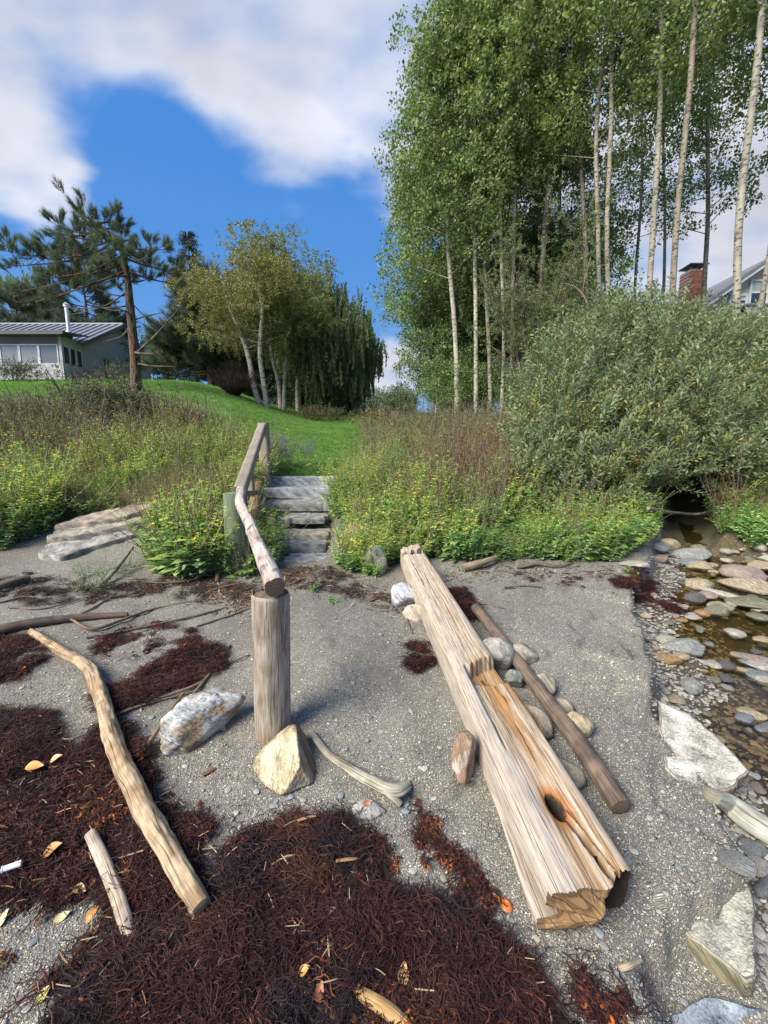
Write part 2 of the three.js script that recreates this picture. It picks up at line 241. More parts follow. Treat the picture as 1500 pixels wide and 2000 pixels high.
function rock(seed, o = {}) {
  const r = rng(seed * 7919 + 13), planes = o.planes ? o.planes.map(([x, y, z, k]) => [V(x, y, z).normalize(), k]) : [];
  for (let i = 0; i < (o.cuts ?? 9); i++) planes.push([V(r() * 2 - 1, (r() * 2 - 1) * (o.flatCuts ?? 0.9), r() * 2 - 1).normalize(), 0.62 + 0.3 * r()]);
  let g = new THREE.IcosahedronGeometry(1, o.detail ?? 4); g.deleteAttribute('uv'); g.deleteAttribute('normal'); g = mergeVertices(g, 1e-4);
  const p = g.attributes.position, soft = o.soft ?? 22, size = o.size || [1, 1, 1], col = new Float32Array(p.count * 3), uv = new Float32Array(p.count * 2), base = o.col || [0.4, 0.4, 0.38], second = o.col2, nA = o.noise ?? 0.05;
  for (let i = 0; i < p.count; i++) {
    const v = V(p.getX(i), p.getY(i), p.getZ(i)); let s = Math.exp(-soft * 1.02);
    for (const [n, k] of planes) { const dt = n.dot(v); if (dt > 0.03) s += Math.exp(-soft * k / dt); }
    let rr = -Math.log(s) / soft; rr *= 1 + nA * nz(v.x * 2.1 + seed, v.y * 2.1, v.z * 2.1) + nA * 0.5 * nz(v.x * 6 + seed, v.y * 6, v.z * 6) + nA * 0.22 * nz(v.x * 15 + seed, v.y * 15, v.z * 15);
    v.multiplyScalar(rr); const q = fbm(v.x * 1.8 + seed, v.y * 1.8 + seed * 0.3, v.z * 1.8, 4), k = 1 + 0.35 * q; let c = [base[0] * k, base[1] * k, base[2] * k];
    if (second) c = mixc(c, [second[0] * k, second[1] * k, second[2] * k], ss(o.c2at ?? 0.0, (o.c2at ?? 0.0) + 0.16, fbm(v.x * 1.3 + seed * 2, v.y * 1.3, v.z * 1.3 + 5, 4)));
    p.setXYZ(i, v.x * size[0], v.y * size[1], v.z * size[2]); col.set(c, i * 3); uv.set([v.x * size[0] + v.y * size[1] * 0.7, v.z * size[2] + v.y * size[1] * 0.6], i * 2);
  }
  g.setAttribute('color', new THREE.BufferAttribute(col, 3)); g.setAttribute('uv', new THREE.BufferAttribute(uv, 2)); g.computeVertexNormals(); return g;
}
// a flat stone with a broken outline: corners in plan (x, d), top heights per corner
function slab(corners, thick, o = {}) {
  const r = rng((o.seed || 1) * 131), n = corners.length, pts = [];
  for (let i = 0; i < n; i++) { const a = corners[i], b = corners[(i + 1) % n], L = Math.hypot(b.x - a.x, b.z - a.z), k = Math.max(2, Math.ceil(L / (o.step || 0.035))); for (let j = 0; j < k; j++) { const t = j / k, q = a.clone().lerp(b, t), w = Math.min(t, 1 - t) * 2; q.x += (r() - 0.5) * (o.rough ?? 0.02) * (0.4 + w); q.z += (r() - 0.5) * (o.rough ?? 0.02) * (0.4 + w); pts.push(q); } }
  const c = V(0, 0, 0); corners.forEach(q => c.add(q)); c.divideScalar(n);
  const mb = new MB(), base = o.col || [0.5, 0.48, 0.42], edge = o.edge || base, R = 7, rows = [];
  const colAt = (q, b) => { const k = 1 + 0.5 * fbm(q.x * 4 + (o.seed || 0), q.z * 4, q.y * 4, 4); return [b[0] * k, b[1] * k, b[2] * k]; };
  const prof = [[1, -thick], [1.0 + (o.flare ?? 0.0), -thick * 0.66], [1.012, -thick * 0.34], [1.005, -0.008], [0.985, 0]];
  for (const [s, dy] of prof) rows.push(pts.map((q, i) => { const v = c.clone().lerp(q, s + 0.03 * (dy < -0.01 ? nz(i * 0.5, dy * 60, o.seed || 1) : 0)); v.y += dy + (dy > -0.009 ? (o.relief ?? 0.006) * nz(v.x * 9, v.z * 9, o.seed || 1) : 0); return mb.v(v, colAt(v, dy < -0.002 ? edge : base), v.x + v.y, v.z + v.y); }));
  for (let k = R; k > 0; k--) rows.push(pts.map(q => { const v = c.clone().lerp(q, 0.985 * k / (R + 0.3)); v.y += (o.relief ?? 0.006) * (nz(v.x * 9, v.z * 9, o.seed || 1) + 0.8 * nz(v.x * 25, v.z * 25, 2)); return mb.v(v, colAt(v, base), v.x, v.z); }));
  const m = pts.length; for (let j = 0; j < rows.length - 1; j++) for (let i = 0; i < m; i++) mb.q(rows[j][i], rows[j + 1][i], rows[j + 1][(i + 1) % m], rows[j][(i + 1) % m]);
  const cc = mb.v(c.clone(), colAt(c, base), c.x, c.z); for (let i = 0; i < m; i++) mb.t(rows[rows.length - 1][i], cc, rows[rows.length - 1][(i + 1) % m]);
  const g = mb.geo(); const nm = g.attributes.normal; let up = 0; for (let i = m * 5; i < nm.count; i++) up += nm.getY(i); if (up < 0) { g.setIndex(Array.from(g.index.array).reverse()); g.computeVertexNormals(); } return g;
}
function leaf(mb, B, D, N, len, wid, c, droop = 0.12, at0 = 0.45) {
  const S = V(0, 0, 0).crossVectors(D, N).normalize(), U = V(0, 0, 0).crossVectors(S, D).normalize(), m = B.clone().addScaledVector(D, len * at0), c2 = [c[0] * 1.1, c[1] * 1.1, c[2] * 1.1];
  const a = mb.v(B, c), l = mb.v(m.clone().addScaledVector(S, -wid / 2).addScaledVector(U, wid * 0.12), c2), k = mb.v(m.clone().addScaledVector(U, -wid * 0.08), c), r = mb.v(m.clone().addScaledVector(S, wid / 2).addScaledVector(U, wid * 0.12), c2), t = mb.v(B.clone().addScaledVector(D, len).addScaledVector(U, -droop * len), c);
  mb.t(a, k, l); mb.t(a, r, k); mb.t(l, k, t); mb.t(k, r, t);
}
function stalk(mb, A, B, r, c, r2) { const D = B.clone().sub(A).normalize(), S = (Math.abs(D.y) < 0.9 ? V(0, 1, 0) : V(1, 0, 0)).cross(D).normalize(), U = V(0, 0, 0).crossVectors(D, S), k = []; for (const [P, q] of [[A, r], [B, r2 ?? r * 0.7]]) for (let j = 0; j < 3; j++) k.push(mb.v(P.clone().addScaledVector(S, Math.cos(j * 2.094) * q).addScaledVector(U, Math.sin(j * 2.094) * q), c)); for (let j = 0; j < 3; j++) mb.q(k[j], k[(j + 1) % 3], k[3 + (j + 1) % 3], k[3 + j]); }
function blade(mb, A, D, len, wid, bend, c, seg = 3) { const S = V(-D.z, 0, D.x); if (S.lengthSq() < 1e-4) S.set(1, 0, 0); S.normalize(); const Hd = V(D.x, 0, D.z).normalize(); let P = A.clone(), dir = D.clone(), prev = null; for (let i = 0; i <= seg; i++) { const w = wid * (1 - Math.pow(i / seg, 1.5)) * 0.5 + wid * 0.06; const a = mb.v(P.clone().addScaledVector(S, -w), c), b = mb.v(P.clone().addScaledVector(S, w), c); if (prev) mb.q(prev[0], prev[1], b, a); prev = [a, b]; P = P.clone().addScaledVector(dir, len / seg); dir = dir.clone().addScaledVector(Hd, bend / seg).addScaledVector(V(0, -1, 0), bend / seg).normalize(); } }
// many copies of one small shape as one uncountable mass
function scatter(name, geo, mat, items, parent = scene) {
  const im = new THREE.InstancedMesh(geo, mat, items.length), m = new THREE.Matrix4(), q = new THREE.Quaternion(), e = new THREE.Euler(), col = new THREE.Color();
  items.forEach((t, i) => { if (t.q) q.copy(t.q); else { e.set(t.rx || 0, t.ry || 0, t.rz || 0, 'YXZ'); q.setFromEuler(e); } const s = t.s ?? 1; m.compose(t.p, q, typeof s === 'number' ? V(s, s, s) : s); im.setMatrixAt(i, m); const c = t.c || [1, 1, 1]; im.setColorAt(i, col.setRGB(c[0], c[1], c[2])); });
  im.name = parent === scene ? numbered(name) : name; im.castShadow = im.receiveShadow = true; im.userData.kind = 'stuff'; parent.add(im); return im;
}
const dirAt = (r) => { const a = r() * 6.283, z = r() * 2 - 1, s = Math.sqrt(1 - z * z); return V(Math.cos(a) * s, z, Math.sin(a) * s); };
const inPoly = (x, d, poly) => { let k = false; for (let i = 0, j = poly.length - 1; i < poly.length; j = i++) { const a = poly[i], b = poly[j]; if ((-a.z > d) !== (-b.z > d) && x < (b.x - a.x) * (d + a.z) / (-b.z + a.z) + a.x) k = !k; } return k; };

// ------------------------------------------------------------------ the big driftwood timber
{
  const A = V(0.635, 0.235, -1.06), Bf = V(0.262, 0.60, -4.0), axis = Bf.clone().sub(A), L = axis.length(), D = axis.clone().normalize(), R = V(0, 0, 0).crossVectors(D, V(0, 1, 0)).normalize(), U = V(0, 0, 0).crossVectors(R, D).normalize();
  const N = 184, K = 440, mb = new MB(), rows = [], sect = [];
  { const fine = [], acc = [0]; for (let j = 0; j <= 4000; j++) { const a = j / 4000 * 6.28318, ca = Math.cos(a), sa = Math.sin(a), e = 0.36; fine.push([Math.sign(ca) * Math.pow(Math.abs(ca), e), Math.sign(sa) * Math.pow(Math.abs(sa), e)]); if (j) acc.push(acc[j - 1] + Math.hypot((fine[j][0] - fine[j - 1][0]) * 0.13, (fine[j][1] - fine[j - 1][1]) * 0.1)); } for (let j = 0, k = 0; j <= N; j++) { const want = acc[4000] * j / N; while (k < 3999 && acc[k + 1] < want) k++; const f = clamp((want - acc[k]) / Math.max(1e-9, acc[k + 1] - acc[k])); sect.push([mix(fine[k][0], fine[k + 1][0], f), mix(fine[k][1], fine[k + 1][1], f)]); } }
  const silver = [0.56, 0.50, 0.44], pale = [0.62, 0.53, 0.43], tan = [0.47, 0.30, 0.145], honey = [0.44, 0.235, 0.085], brown = [0.21, 0.125, 0.062], black = [0.012, 0.010, 0.009];
  for (let i = 0; i <= K; i++) {
    const t = Math.pow(i / K, 1.25), z = t * L, w = mix(0.150, 0.112, t) * (1 + 0.05 * nz(t * 5, 1.1)), h = mix(0.098, 0.105, t), row = [];
    for (let j = 0; j <= N; j++) {
      const s = sect[j][0], q = sect[j][1];
      let x = s * w, y = q * h; const up = ss(0.55, 0.98, q), side = ss(0.75, 0.98, -s);
      const lp = 0.03 * nz(z * 1.7, 4.2);                                          // the grain wanders
      const g1 = nz((s + lp) * 9 + q * 4, z * 1.5, 2), g2 = nz((s + lp) * 26 + q * 17, z * 2.8, 5), g3 = nz((s + lp) * 60 + q * 40, z * 5, 8);
      let dy = 0.0035 * g1 + 0.0028 * g2 + 0.0016 * g3;
      let c = mixc(tan, pale, ss(-0.3, 0.35, g1 + 0.5 * nz(s * 3, z * 0.9, 3)));
      c = mixc(c, silver, ss(-0.10, -0.45, s + 0.18 * nz(z * 2, 6.5)) * 0.9);
      const broad = nz(s * 2.2 + 4, z * 1.3, 7);
      c = mixc(c, honey, (1 - ss(0.36, 0.40, t)) * ss(-0.12, 0.25, broad + 0.25 * g2) * ss(-0.35, 0.0, s) * 0.8);
      c = mixc(c, pale, ss(0.36, 0.40, t) * 0.62);
      const fib = ss(0.18, 0.45, g2 + 0.35 * g3); c = mixc(c, brown, fib * 0.3); c = mixc(c, [0.72, 0.65, 0.55], ss(0.15, 0.5, g3 - 0.3 * g2) * 0.35);
      // long hollow beside the silver ridge, upper block, notch
      let dip = 0.003 + 0.010 * Math.exp(-Math.pow((s - 0.12 - 0.1 * nz(z, 9)) / 0.3, 2)) * (1 - ss(0.30, 0.36, t));
      const stepAt = 0.365 + 0.018 * s + 0.008 * nz(s * 5, 3.3), rt = ss(-0.55, -0.36, s);
      dip += rt * 0.034 * (1 - ss(stepAt - 0.004, stepAt + 0.003, t)) * ss(0.10, 0.34, t);
      dip += rt * 0.05 * ss(0.318, 0.325, t) * (1 - ss(stepAt - 0.004, stepAt + 0.003, t));
      const farAt = 0.925 + 0.01 * nz(s * 4, 8.3); dip += ss(-0.8, -0.6, s) * 0.085 * ss(farAt, farAt + 0.006, t) * (1 - ss(farAt + 0.03, farAt + 0.036, t)); if (t > farAt + 0.004 && t < farAt + 0.032 && up > 0.2) c = mixc(c, brown, 0.85);
      if (t > 0.32 && t < stepAt - 0.002 && s > -0.4) c = mixc(c, honey, 0.4);
      // the knot hole and the split that runs from it to the near end
      const hx = (s - 0.10) * w / 0.026, hz = (z - 0.265) / 0.048, hr = Math.hypot(hx, hz); dip += 0.11 * (1 - ss(0.6, 1.1, hr)); dip += 0.02 * Math.exp(-Math.pow(hr / 1.9, 2)); if (up > 0.3) { c = mixc(c, [0.50, 0.19, 0.035], (1 - ss(1.2, 2.3, hr)) * 0.9); c = mixc(c, black, 1 - ss(0.98, 1.28, hr)); }
      const cs = 0.20 + 0.24 * (1 - z / 0.25) + 0.03 * nz(z * 22, 2.1), cw = 0.052 * (1 - ss(0.19, 0.25, z)); if (z < 0.25) { const m = 1 - ss(cw * 0.5, cw * 1.6, Math.abs(s - cs)); dip += 0.07 * m * ss(0.25, 0.18, z); c = mixc(c, brown, 0.8 * m * up); const m2 = 1 - ss(0.02, 0.06, Math.abs(s - cs - 0.16)); dip += 0.022 * m2; c = mixc(c, brown, 0.55 * m2 * up); }
      // drying cracks
      for (const [c0, z0, z1, dp, sl] of [[-0.42, 0.5, 0.72, 0.02, 0.1], [-0.5, 2.02, 2.62, 0.035, -0.12], [0.45, 0.75, 1.15, 0.018, 0.0], [0.15, 1.35, 1.9, 0.012, 0.06], [0.3, 0.42, 0.7, 0.014, 0.12], [0.55, 2.45, 2.68, 0.04, 0.0], [-0.1, 2.0, 2.4, 0.01, 0.1]]) { if (z < z0 || z > z1) continue; const tt = (z - z0) / (z1 - z0), m = (1 - ss(0.012, 0.045, Math.abs(s - c0 - sl * (tt - 0.5) - 0.03 * nz(z * 9, c0 * 9)))) * Math.sin(Math.PI * tt); dip += dp * m; c = mixc(c, brown, 0.85 * m * up); }
      const kx = (s - 0.42) * w / 0.02, kz = (z - 0.82) / 0.035, kr = Math.hypot(kx, kz); dy += 0.012 * Math.exp(-kr * kr) ; if (up > 0.3) c = mixc(c, [0.40, 0.16, 0.06], 0.8 * Math.exp(-kr * kr * 0.8));
      const k2 = Math.hypot((s - 0.32) * w / 0.014, (z - 1.03 * 1.0) / 0.02); dip += 0.03 * (1 - ss(0.6, 1.1, k2)); if (up > 0.3) c = mixc(c, brown, 1 - ss(0.7, 1.3, k2));
      if (q > 0) y = Math.min(y, h + dy - dip); if (up < 0.3) { x += Math.sign(s) * dy * 0.8; y += 0.002 * g2; }
      // plank splitting away low on the left of the near end
      if (z < 0.5) { const m = side * (1 - ss(0.012, 0.03, Math.abs(y + 0.02 + 0.06 * (z - 0.25)))) * ss(0.5, 0.2, z); x += 0.055 * m; c = mixc(c, brown, 0.9 * m); x -= 0.02 * side * ss(-0.01, -0.05, y) * ss(0.4, 0.05, z); }
      const endJag = (i === 0 ? 1 : Math.max(0, 1 - z / 0.12)) * (0.012 * nz(s * 2, q * 2, 6) + 0.005 * nz(s * 14, q * 9, 6) + 0.01 * Math.max(0, nz(s * 30, 2.2)) - 0.03 * ss(0.30, 0.4, s) + (up > 0.4 ? 0 : -0.02)), farJag = ss(0.9, 1, t) * (0.10 * nz(s * 5, q * 2, 9) + 0.07 * s);
      const P = A.clone().addScaledVector(D, z - endJag + farJag).addScaledVector(R, x).addScaledVector(U, y);
      row.push(mb.v(P, c, x + y * 0.7, z));
    }
    rows.push(row);
  }
  for (let i = 0; i < K; i++) for (let j = 0; j < N; j++) mb.q(rows[i][j], rows[i + 1][j], rows[i + 1][j + 1], rows[i][j + 1]);
  for (const [ri, sg] of [[0, -1], [K, 1]]) {                              // broken ends, hollowed and rotten black on the right of the near one
    let prev = rows[ri].map(k => { const P = V(mb.p[k * 3], mb.p[k * 3 + 1], mb.p[k * 3 + 2]), sx = P.clone().sub(A).dot(R) / 0.15; return mb.v(P, ri ? [0.35, 0.28, 0.2] : mixc([0.30, 0.185, 0.085], black, ss(0.3, 0.42, sx) * 0.9), mb.u[k * 2], mb.u[k * 2 + 1]); }); const C0 = V(0, 0, 0); prev.forEach(k => C0.add(V(mb.p[k * 3], mb.p[k * 3 + 1], mb.p[k * 3 + 2]))); C0.divideScalar(prev.length);
    const first = prev.slice();
    for (const f of [0.86, 0.7, 0.54, 0.38, 0.22, 0.04]) { const cur = first.map((k) => { const P = V(mb.p[k * 3], mb.p[k * 3 + 1], mb.p[k * 3 + 2]); const Q = C0.clone().lerp(P, f), sx = Q.clone().sub(A).dot(R) / 0.15, sy = Q.clone().sub(A).dot(U) / 0.1; const rot = ri === 0 ? ss(0.3, 0.42, sx) * (1 - ss(0.9, 0.99, sx)) * (1 - ss(0.78, 0.92, sy)) : 0; Q.addScaledVector(D, rot * 0.09 + 0.014 * nz(sx * 5, sy * 5, 3) - (ri === 0 ? 0.05 * (1 - ss(0.1, 0.35, sx)) * (1 - f) : -0.03 * nz(sx * 3, sy * 3))); const ringC = 0.5 + 0.5 * Math.sin(26 * Math.hypot(sx + 0.25, sy + 1.4)); return mb.v(Q, mixc(mixc([0.40, 0.25, 0.115], [0.27, 0.155, 0.07], ringC), black, ri === 0 ? ss(0.28, 0.4, sx) * 0.95 : 0.1), Q.x + Q.y, Q.z); }); for (let j = 0; j < N; j++) sg < 0 ? mb.q(prev[j], prev[j + 1], cur[j + 1], cur[j]) : mb.q(prev[j + 1], prev[j], cur[j], cur[j + 1]); prev = cur; }
  }
  const g = mb.geo(); const bm = M.wood.clone(); bm.map = T.grain.clone(); bm.map.repeat.set(9, 1.6); bm.bumpMap = T.grainBump.clone(); bm.bumpMap.repeat.set(9, 1.6); bm.map.needsUpdate = bm.bumpMap.needsUpdate = true; bm.bumpScale = 0.0035;
  top('driftwood_timber', g, bm, 'huge weathered squared driftwood timber with a knot hole and split end', 'driftwood', null, 'thing');
}
// ------------------------------------------------------------------ posts and the driftwood handrail
{
  const base = spot(532, 1432), topP = at(529, 1158, -base.z + 0.02);
  const ht = topP.y - base.y;
  const col = (t, a, p) => { const n = fbm(p.x * 11, p.y * 6, p.z * 11, 5), g = mixc([0.41, 0.355, 0.295], [0.27, 0.205, 0.15], ss(-0.15, 0.25, n)); return mixc(mixc(g, [0.30, 0.155, 0.06], ss(0.26, 0.08, t + 0.10 * nz(a * 2, 3.3)) * 0.8), [0.47, 0.44, 0.40], 0.7 * ss(0.0, 0.4, nz(a * 5, p.y * 7, 2) + 0.6 * nz(a * 14, p.y * 16, 5))); };
  const post = thing('driftwood_post', 'thick round weathered grey post standing upright in the gravel', 'post', base);
  const mk = (A, B, r, o) => { const q = []; for (let i = 0; i <= 6; i++) q.push(A.clone().lerp(B, i / 6)); return limb(q, r, o); };
  mesh('shaft', mk(V(0, -0.12, 0), V(topP.x - base.x, ht, topP.z - base.z), [0.086, 0.086, 0.087, 0.088, 0.089, 0.09, 0.089], { seg: 72, n: 130, amp: 0.035, freq: 3, seed: 5, col, caps: false, shape: (a, t, al, len) => (1 + 0.014 * nz(a * 9, al * 1.5) + 0.008 * nz(a * 22, al * 5) - 0.09 * Math.exp(-Math.pow((a - 2.5) / 0.12, 2) - Math.pow((al - 0.5) / 0.03, 2)) - 0.05 * Math.exp(-Math.pow((a - 3.4 - 0.25 * nz(al * 2, 1)) / 0.035, 2)) * ss(0.25, 0.6, t) - 0.04 * Math.exp(-Math.pow((a - 4.5) / 0.03, 2)) * ss(0.5, 0.9, t) - 0.05 * Math.exp(-Math.pow((a - 1.2) / 0.04, 2)) * ss(0.3, 0.7, t)) * (t > 0.985 ? 1 - (t - 0.985) * 5 : 1) }), M.wood, post);
  const cap = new MB(), rr = []; for (let k = 0; k <= 8; k++) { rr.push([]); for (let j = 0; j <= 60; j++) { const a = j / 60 * 6.283, r = 0.083 * (1 - k / 8), y = 0.004 * nz(Math.cos(a) * r * 60, Math.sin(a) * r * 60) - 0.012 * ss(0.5, 0, Math.abs(Math.sin(a * 1.5 + 0.3)) * 3) * (1 - k / 9); const ring = 0.5 + 0.5 * Math.sin(r * 700); rr[k].push(cap.v(V(topP.x - base.x + Math.cos(a) * r, ht - 0.004 + y, topP.z - base.z + Math.sin(a) * r), mixc([0.20, 0.155, 0.11], [0.13, 0.10, 0.075], ring), Math.cos(a) * r, Math.sin(a) * r)); } }
  for (let k = 0; k < 8; k++) for (let j = 0; j < 60; j++) cap.q(rr[k][j], rr[k + 1][j], rr[k + 1][j + 1], rr[k][j + 1]); mesh('cut_top', cap.geo(), M.soil, post);
  shade(post);
  const d0 = -base.z, P = (px, py, d) => at(px, py, d);
  const rail = [P(537, 1148, d0 - 0.07), P(520, 1100, d0 + 0.25), P(503, 1062, d0 + 0.62), P(487, 1020, d0 + 1.05), P(470, 985, d0 + 1.55), P(471, 958, 3.9)];
  const rc = (t, a, p) => mixc(mixc([0.60, 0.54, 0.50], [0.46, 0.37, 0.33], ss(-0.1, 0.3, fbm(p.x * 12, p.y * 12, p.z * 3, 3))), [0.17, 0.155, 0.15], ss(0.16, 0.34, fbm(p.x * 16 + 3, p.y * 16, p.z * 5, 4)));
  const rg = limb(rail, [0.044, 0.044, 0.040, 0.039, 0.040, 0.045], { seg: 40, n: 150, amp: 0.10, freq: 4, seed: 8, col: rc, cap: [0.11, 0.08, 0.06], dome: 0.06, shape: (a, t, al) => 1 + 0.14 * Math.exp(-Math.pow((al - 1.02) / 0.05, 2)) * Math.exp(-Math.pow((a - 4.3) / 0.6, 2)) + 0.12 * Math.exp(-Math.pow((al - 1.75) / 0.05, 2)) * Math.exp(-Math.pow((a - 1.9) / 0.5, 2)) - 0.22 * Math.exp(-Math.pow((a - 3.1 - 0.3 * nz(al * 3, 2)) / 0.09, 2)) * (1 - ss(0.02, 0.3, t)) });
  top('driftwood_handrail', rg, M.wood, 'curved peeled grey branch resting on the round post as a handrail', 'handrail');
  // squared upper rail, its end post, brace and board
  const bar = (A, B, w, h, c, sd) => limb([A, A.clone().lerp(B, 0.33), A.clone().lerp(B, 0.66), B], [1], { seg: 28, n: 40, amp: 0, caps: true, dome: 0, col: (t, a, p) => { const k = 1 + 0.5 * fbm(p.x * 10 + sd, p.y * 10, p.z * 2, 3); return [c[0] * k, c[1] * k, c[2] * k]; }, shape: (a) => 1 / Math.pow(Math.pow(Math.abs(Math.cos(a)) / h, 7) + Math.pow(Math.abs(Math.sin(a)) / w, 7), 1 / 7) * (1 + 0.02 * nz(a * 3, sd)) });
  top('squared_rail', bar(P(468, 962, 3.93), P(512, 834, 6.35), 0.056, 0.06, [0.42, 0.36, 0.29], 3), M.wood, 'straight squared grey wooden rail climbing beside the stone steps', 'rail');
  const ep = P(514, 826, 6.42); top('end_post', bar(V(ep.x, H(ep.x, 6.42) - 0.1, -6.45), V(ep.x, ep.y, -6.43), 0.075, 0.075, [0.40, 0.345, 0.28], 9), M.wood, 'short squared grey post at the top end of the rail', 'post');
  const b1 = P(488, 905, 4.75), b2 = P(492, 966, 4.6); top('rail_brace', bar(b2, b1, 0.045, 0.03, [0.38, 0.32, 0.25], 12), M.wood, 'narrow upright grey board propping the squared rail', 'board');
  top('cross_board', bar(P(474, 964, 4.05), P(502, 962, 4.6), 0.05, 0.025, [0.33, 0.28, 0.21], 14), M.wood, 'short flat board between the green post and the log', 'board');
  const l1 = spot(505, 950), l2 = P(492, 1012, 4.45); top('edging_log', limb([P(506, 945, 6.0), P(500, 968, 5.3), P(494, 1006, 4.55)], [0.06, 0.065, 0.07], { seg: 20, amp: 0.06, col: (t, a, p) => { const k = 1 + 0.6 * fbm(p.x * 9, p.y * 9, p.z * 3, 3); return [0.33 * k, 0.235 * k, 0.12 * k]; }, cap: [0.22, 0.15, 0.08] }), M.wood, 'tan round log edging the left side of the stone steps', 'log');
  const gb = at(464, 1086, 3.92), gt = at(459, 962, 3.92), gy = H(gb.x, 3.92);
  const gp = thing('green_post', 'thick round pressure-treated green post among yellow flowers', 'post', V(gb.x, gy, -3.92));
  mesh('shaft', mk(V(0, -0.1, 0), V(gt.x - gb.x, gt.y - gy, 0), [0.118, 0.114, 0.111, 0.11], { seg: 48, n: 60, amp: 0.02, seed: 21, freq: 2, caps: false, col: (t, a, p) => { const n = fbm(p.x * 8, p.y * 2, p.z * 8, 4); return mixc([0.175, 0.255, 0.15], mixc([0.25, 0.33, 0.22], [0.24, 0.22, 0.14], ss(0.1, 0.3, nz(p.x * 5, p.y * 3, 8))), ss(-0.2, 0.3, n)); } }), M.wood, gp);
  const dc = new THREE.CircleGeometry(0.109, 40); dc.rotateX(-Math.PI / 2); dc.translate(gt.x - gb.x, gt.y - gy - 0.003, 0); mesh('cut_top', paint(dc, (x, y, z) => { const k = 0.5 + 0.5 * Math.sin(Math.hypot(x, z) * 500); return mixc([0.27, 0.30, 0.2], [0.2, 0.23, 0.15], k); }), M.soil, gp);
}
// ------------------------------------------------------------------ driftwood lying about
const woodCol = (c, c2, sd) => (t, a, p) => { const n = fbm(p.x * 8 + sd, p.y * 8, p.z * 8, 4), k = 1 + 0.4 * nz(p.x * 30, p.y * 30, p.z * 30); const m = mixc(c, c2, ss(-0.1, 0.22, n)); return [m[0] * k, m[1] * k, m[2] * k]; };
function lying(name, label, pix, radii, c, c2, o = {}) {
  const pts = pix.map(([x, y, up], i) => { const p = spot(x, y), r = radii[Math.min(radii.length - 1, Math.round(i / (pix.length - 1) * (radii.length - 1)))]; p.y += r * (o.sink ?? 0.75) + (up || 0); return p; });
  const g = limb(pts, radii, { seg: o.seg || 14, step: o.step || 0.03, amp: o.amp ?? 0.1, freq: o.freq || 7, seed: o.seed || pix[0][0], col: woodCol(c, c2, pix[0][0]), cap: o.cap || [c[0] * 0.7, c[1] * 0.65, c[2] * 0.55], flat: o.flat, dome: o.dome ?? 0.25, shape: o.shape });
  return top(name, g, o.mat || M.wood, label, o.cat || 'driftwood', o.group);
}
lying('driftwood_branch', 'long crooked tan driftwood branch lying across the dark seaweed', [[62, 1240], [120, 1280], [176, 1322, 0.01], [200, 1385, 0.02], [222, 1470, 0.035], [258, 1560, 0.04], [306, 1655, 0.04], [344, 1720, 0.035], [396, 1808, 0.03]], [0.022, 0.028, 0.034, 0.036, 0.036, 0.036, 0.035, 0.032, 0.030], [0.52, 0.40, 0.265], [0.40, 0.27, 0.155], { seg: 30, step: 0.012, amp: 0.17, freq: 14, cap: [0.55, 0.43, 0.27], sink: 1.0 });
lying('birch_stick', 'pale birch stick half buried in seaweed beside the long branch', [[180, 1655, 0.03], [205, 1710, 0.025], [228, 1765, 0.02], [243, 1810, 0.012], [262, 1860, -0.01]], [0.019, 0.021, 0.021, 0.02, 0.018], [0.62, 0.54, 0.44], [0.42, 0.30, 0.22], { seg: 18, step: 0.015, amp: 0.08, cap: [0.5, 0.4, 0.26], sink: 1.2 });
lying('dark_log', 'dark slim round log lying along the right of the timber', [[928, 1200, 0.02], [988, 1282, 0.035], [1064, 1392, 0.045], [1134, 1488, 0.03], [1212, 1594, 0.0]], [0.036, 0.036, 0.038, 0.042, 0.041], [0.205, 0.15, 0.115], [0.115, 0.085, 0.068], { seg: 24, step: 0.02, amp: 0.07, freq: 5, cap: [0.16, 0.115, 0.075], sink: 0.9 });
lying('root_piece', 'pale flat driftwood root behind the cream pointed stone', [[606, 1440, 0.02], [640, 1478], [680, 1508], [725, 1535], [772, 1556, 0.01], [796, 1548, 0.01]], [0.012, 0.018, 0.022, 0.026, 0.030, 0.02], [0.50, 0.47, 0.39], [0.36, 0.33, 0.25], { seg: 18, step: 0.015, amp: 0.2, flat: 0.7 });
lying('root_fork', 'short pale stub forking from the flat driftwood root', [[735, 1540, 0.01], [765, 1566, 0.01], [782, 1578]], [0.02, 0.02, 0.015], [0.50, 0.47, 0.39], [0.36, 0.33, 0.25], { seg: 14, amp: 0.15, flat: 0.7 });
lying('bleached_log', 'smooth bleached grey log end poking into the stream below the slab', [[1388, 1560, -0.02], [1420, 1592], [1462, 1625], [1530, 1665]], [0.035, 0.052, 0.058, 0.055], [0.50, 0.51, 0.45], [0.40, 0.40, 0.33], { seg: 26, step: 0.015, amp: 0.12, flat: 0.75, freq: 4, dome: 0.7, sink: 0.9 });
lying('wood_chunk', 'yellow barkless stick at the bottom edge of the seaweed', [[668, 1925, 0.01], [705, 1958, 0.01], [760, 1998, 0.01], [800, 2030]], [0.010, 0.016, 0.018, 0.018], [0.60, 0.40, 0.17], [0.48, 0.30, 0.13], { seg: 16, step: 0.01, amp: 0.12, sink: 1.2 });
lying('long_stick', 'long dark wet driftwood pole at the left edge of the beach', [[-30, 1250, 0.01], [60, 1228, 0.01], [140, 1214], [250, 1206]], [0.034, 0.032, 0.03, 0.02], [0.12, 0.085, 0.065], [0.07, 0.05, 0.042], { seg: 16, amp: 0.12 });
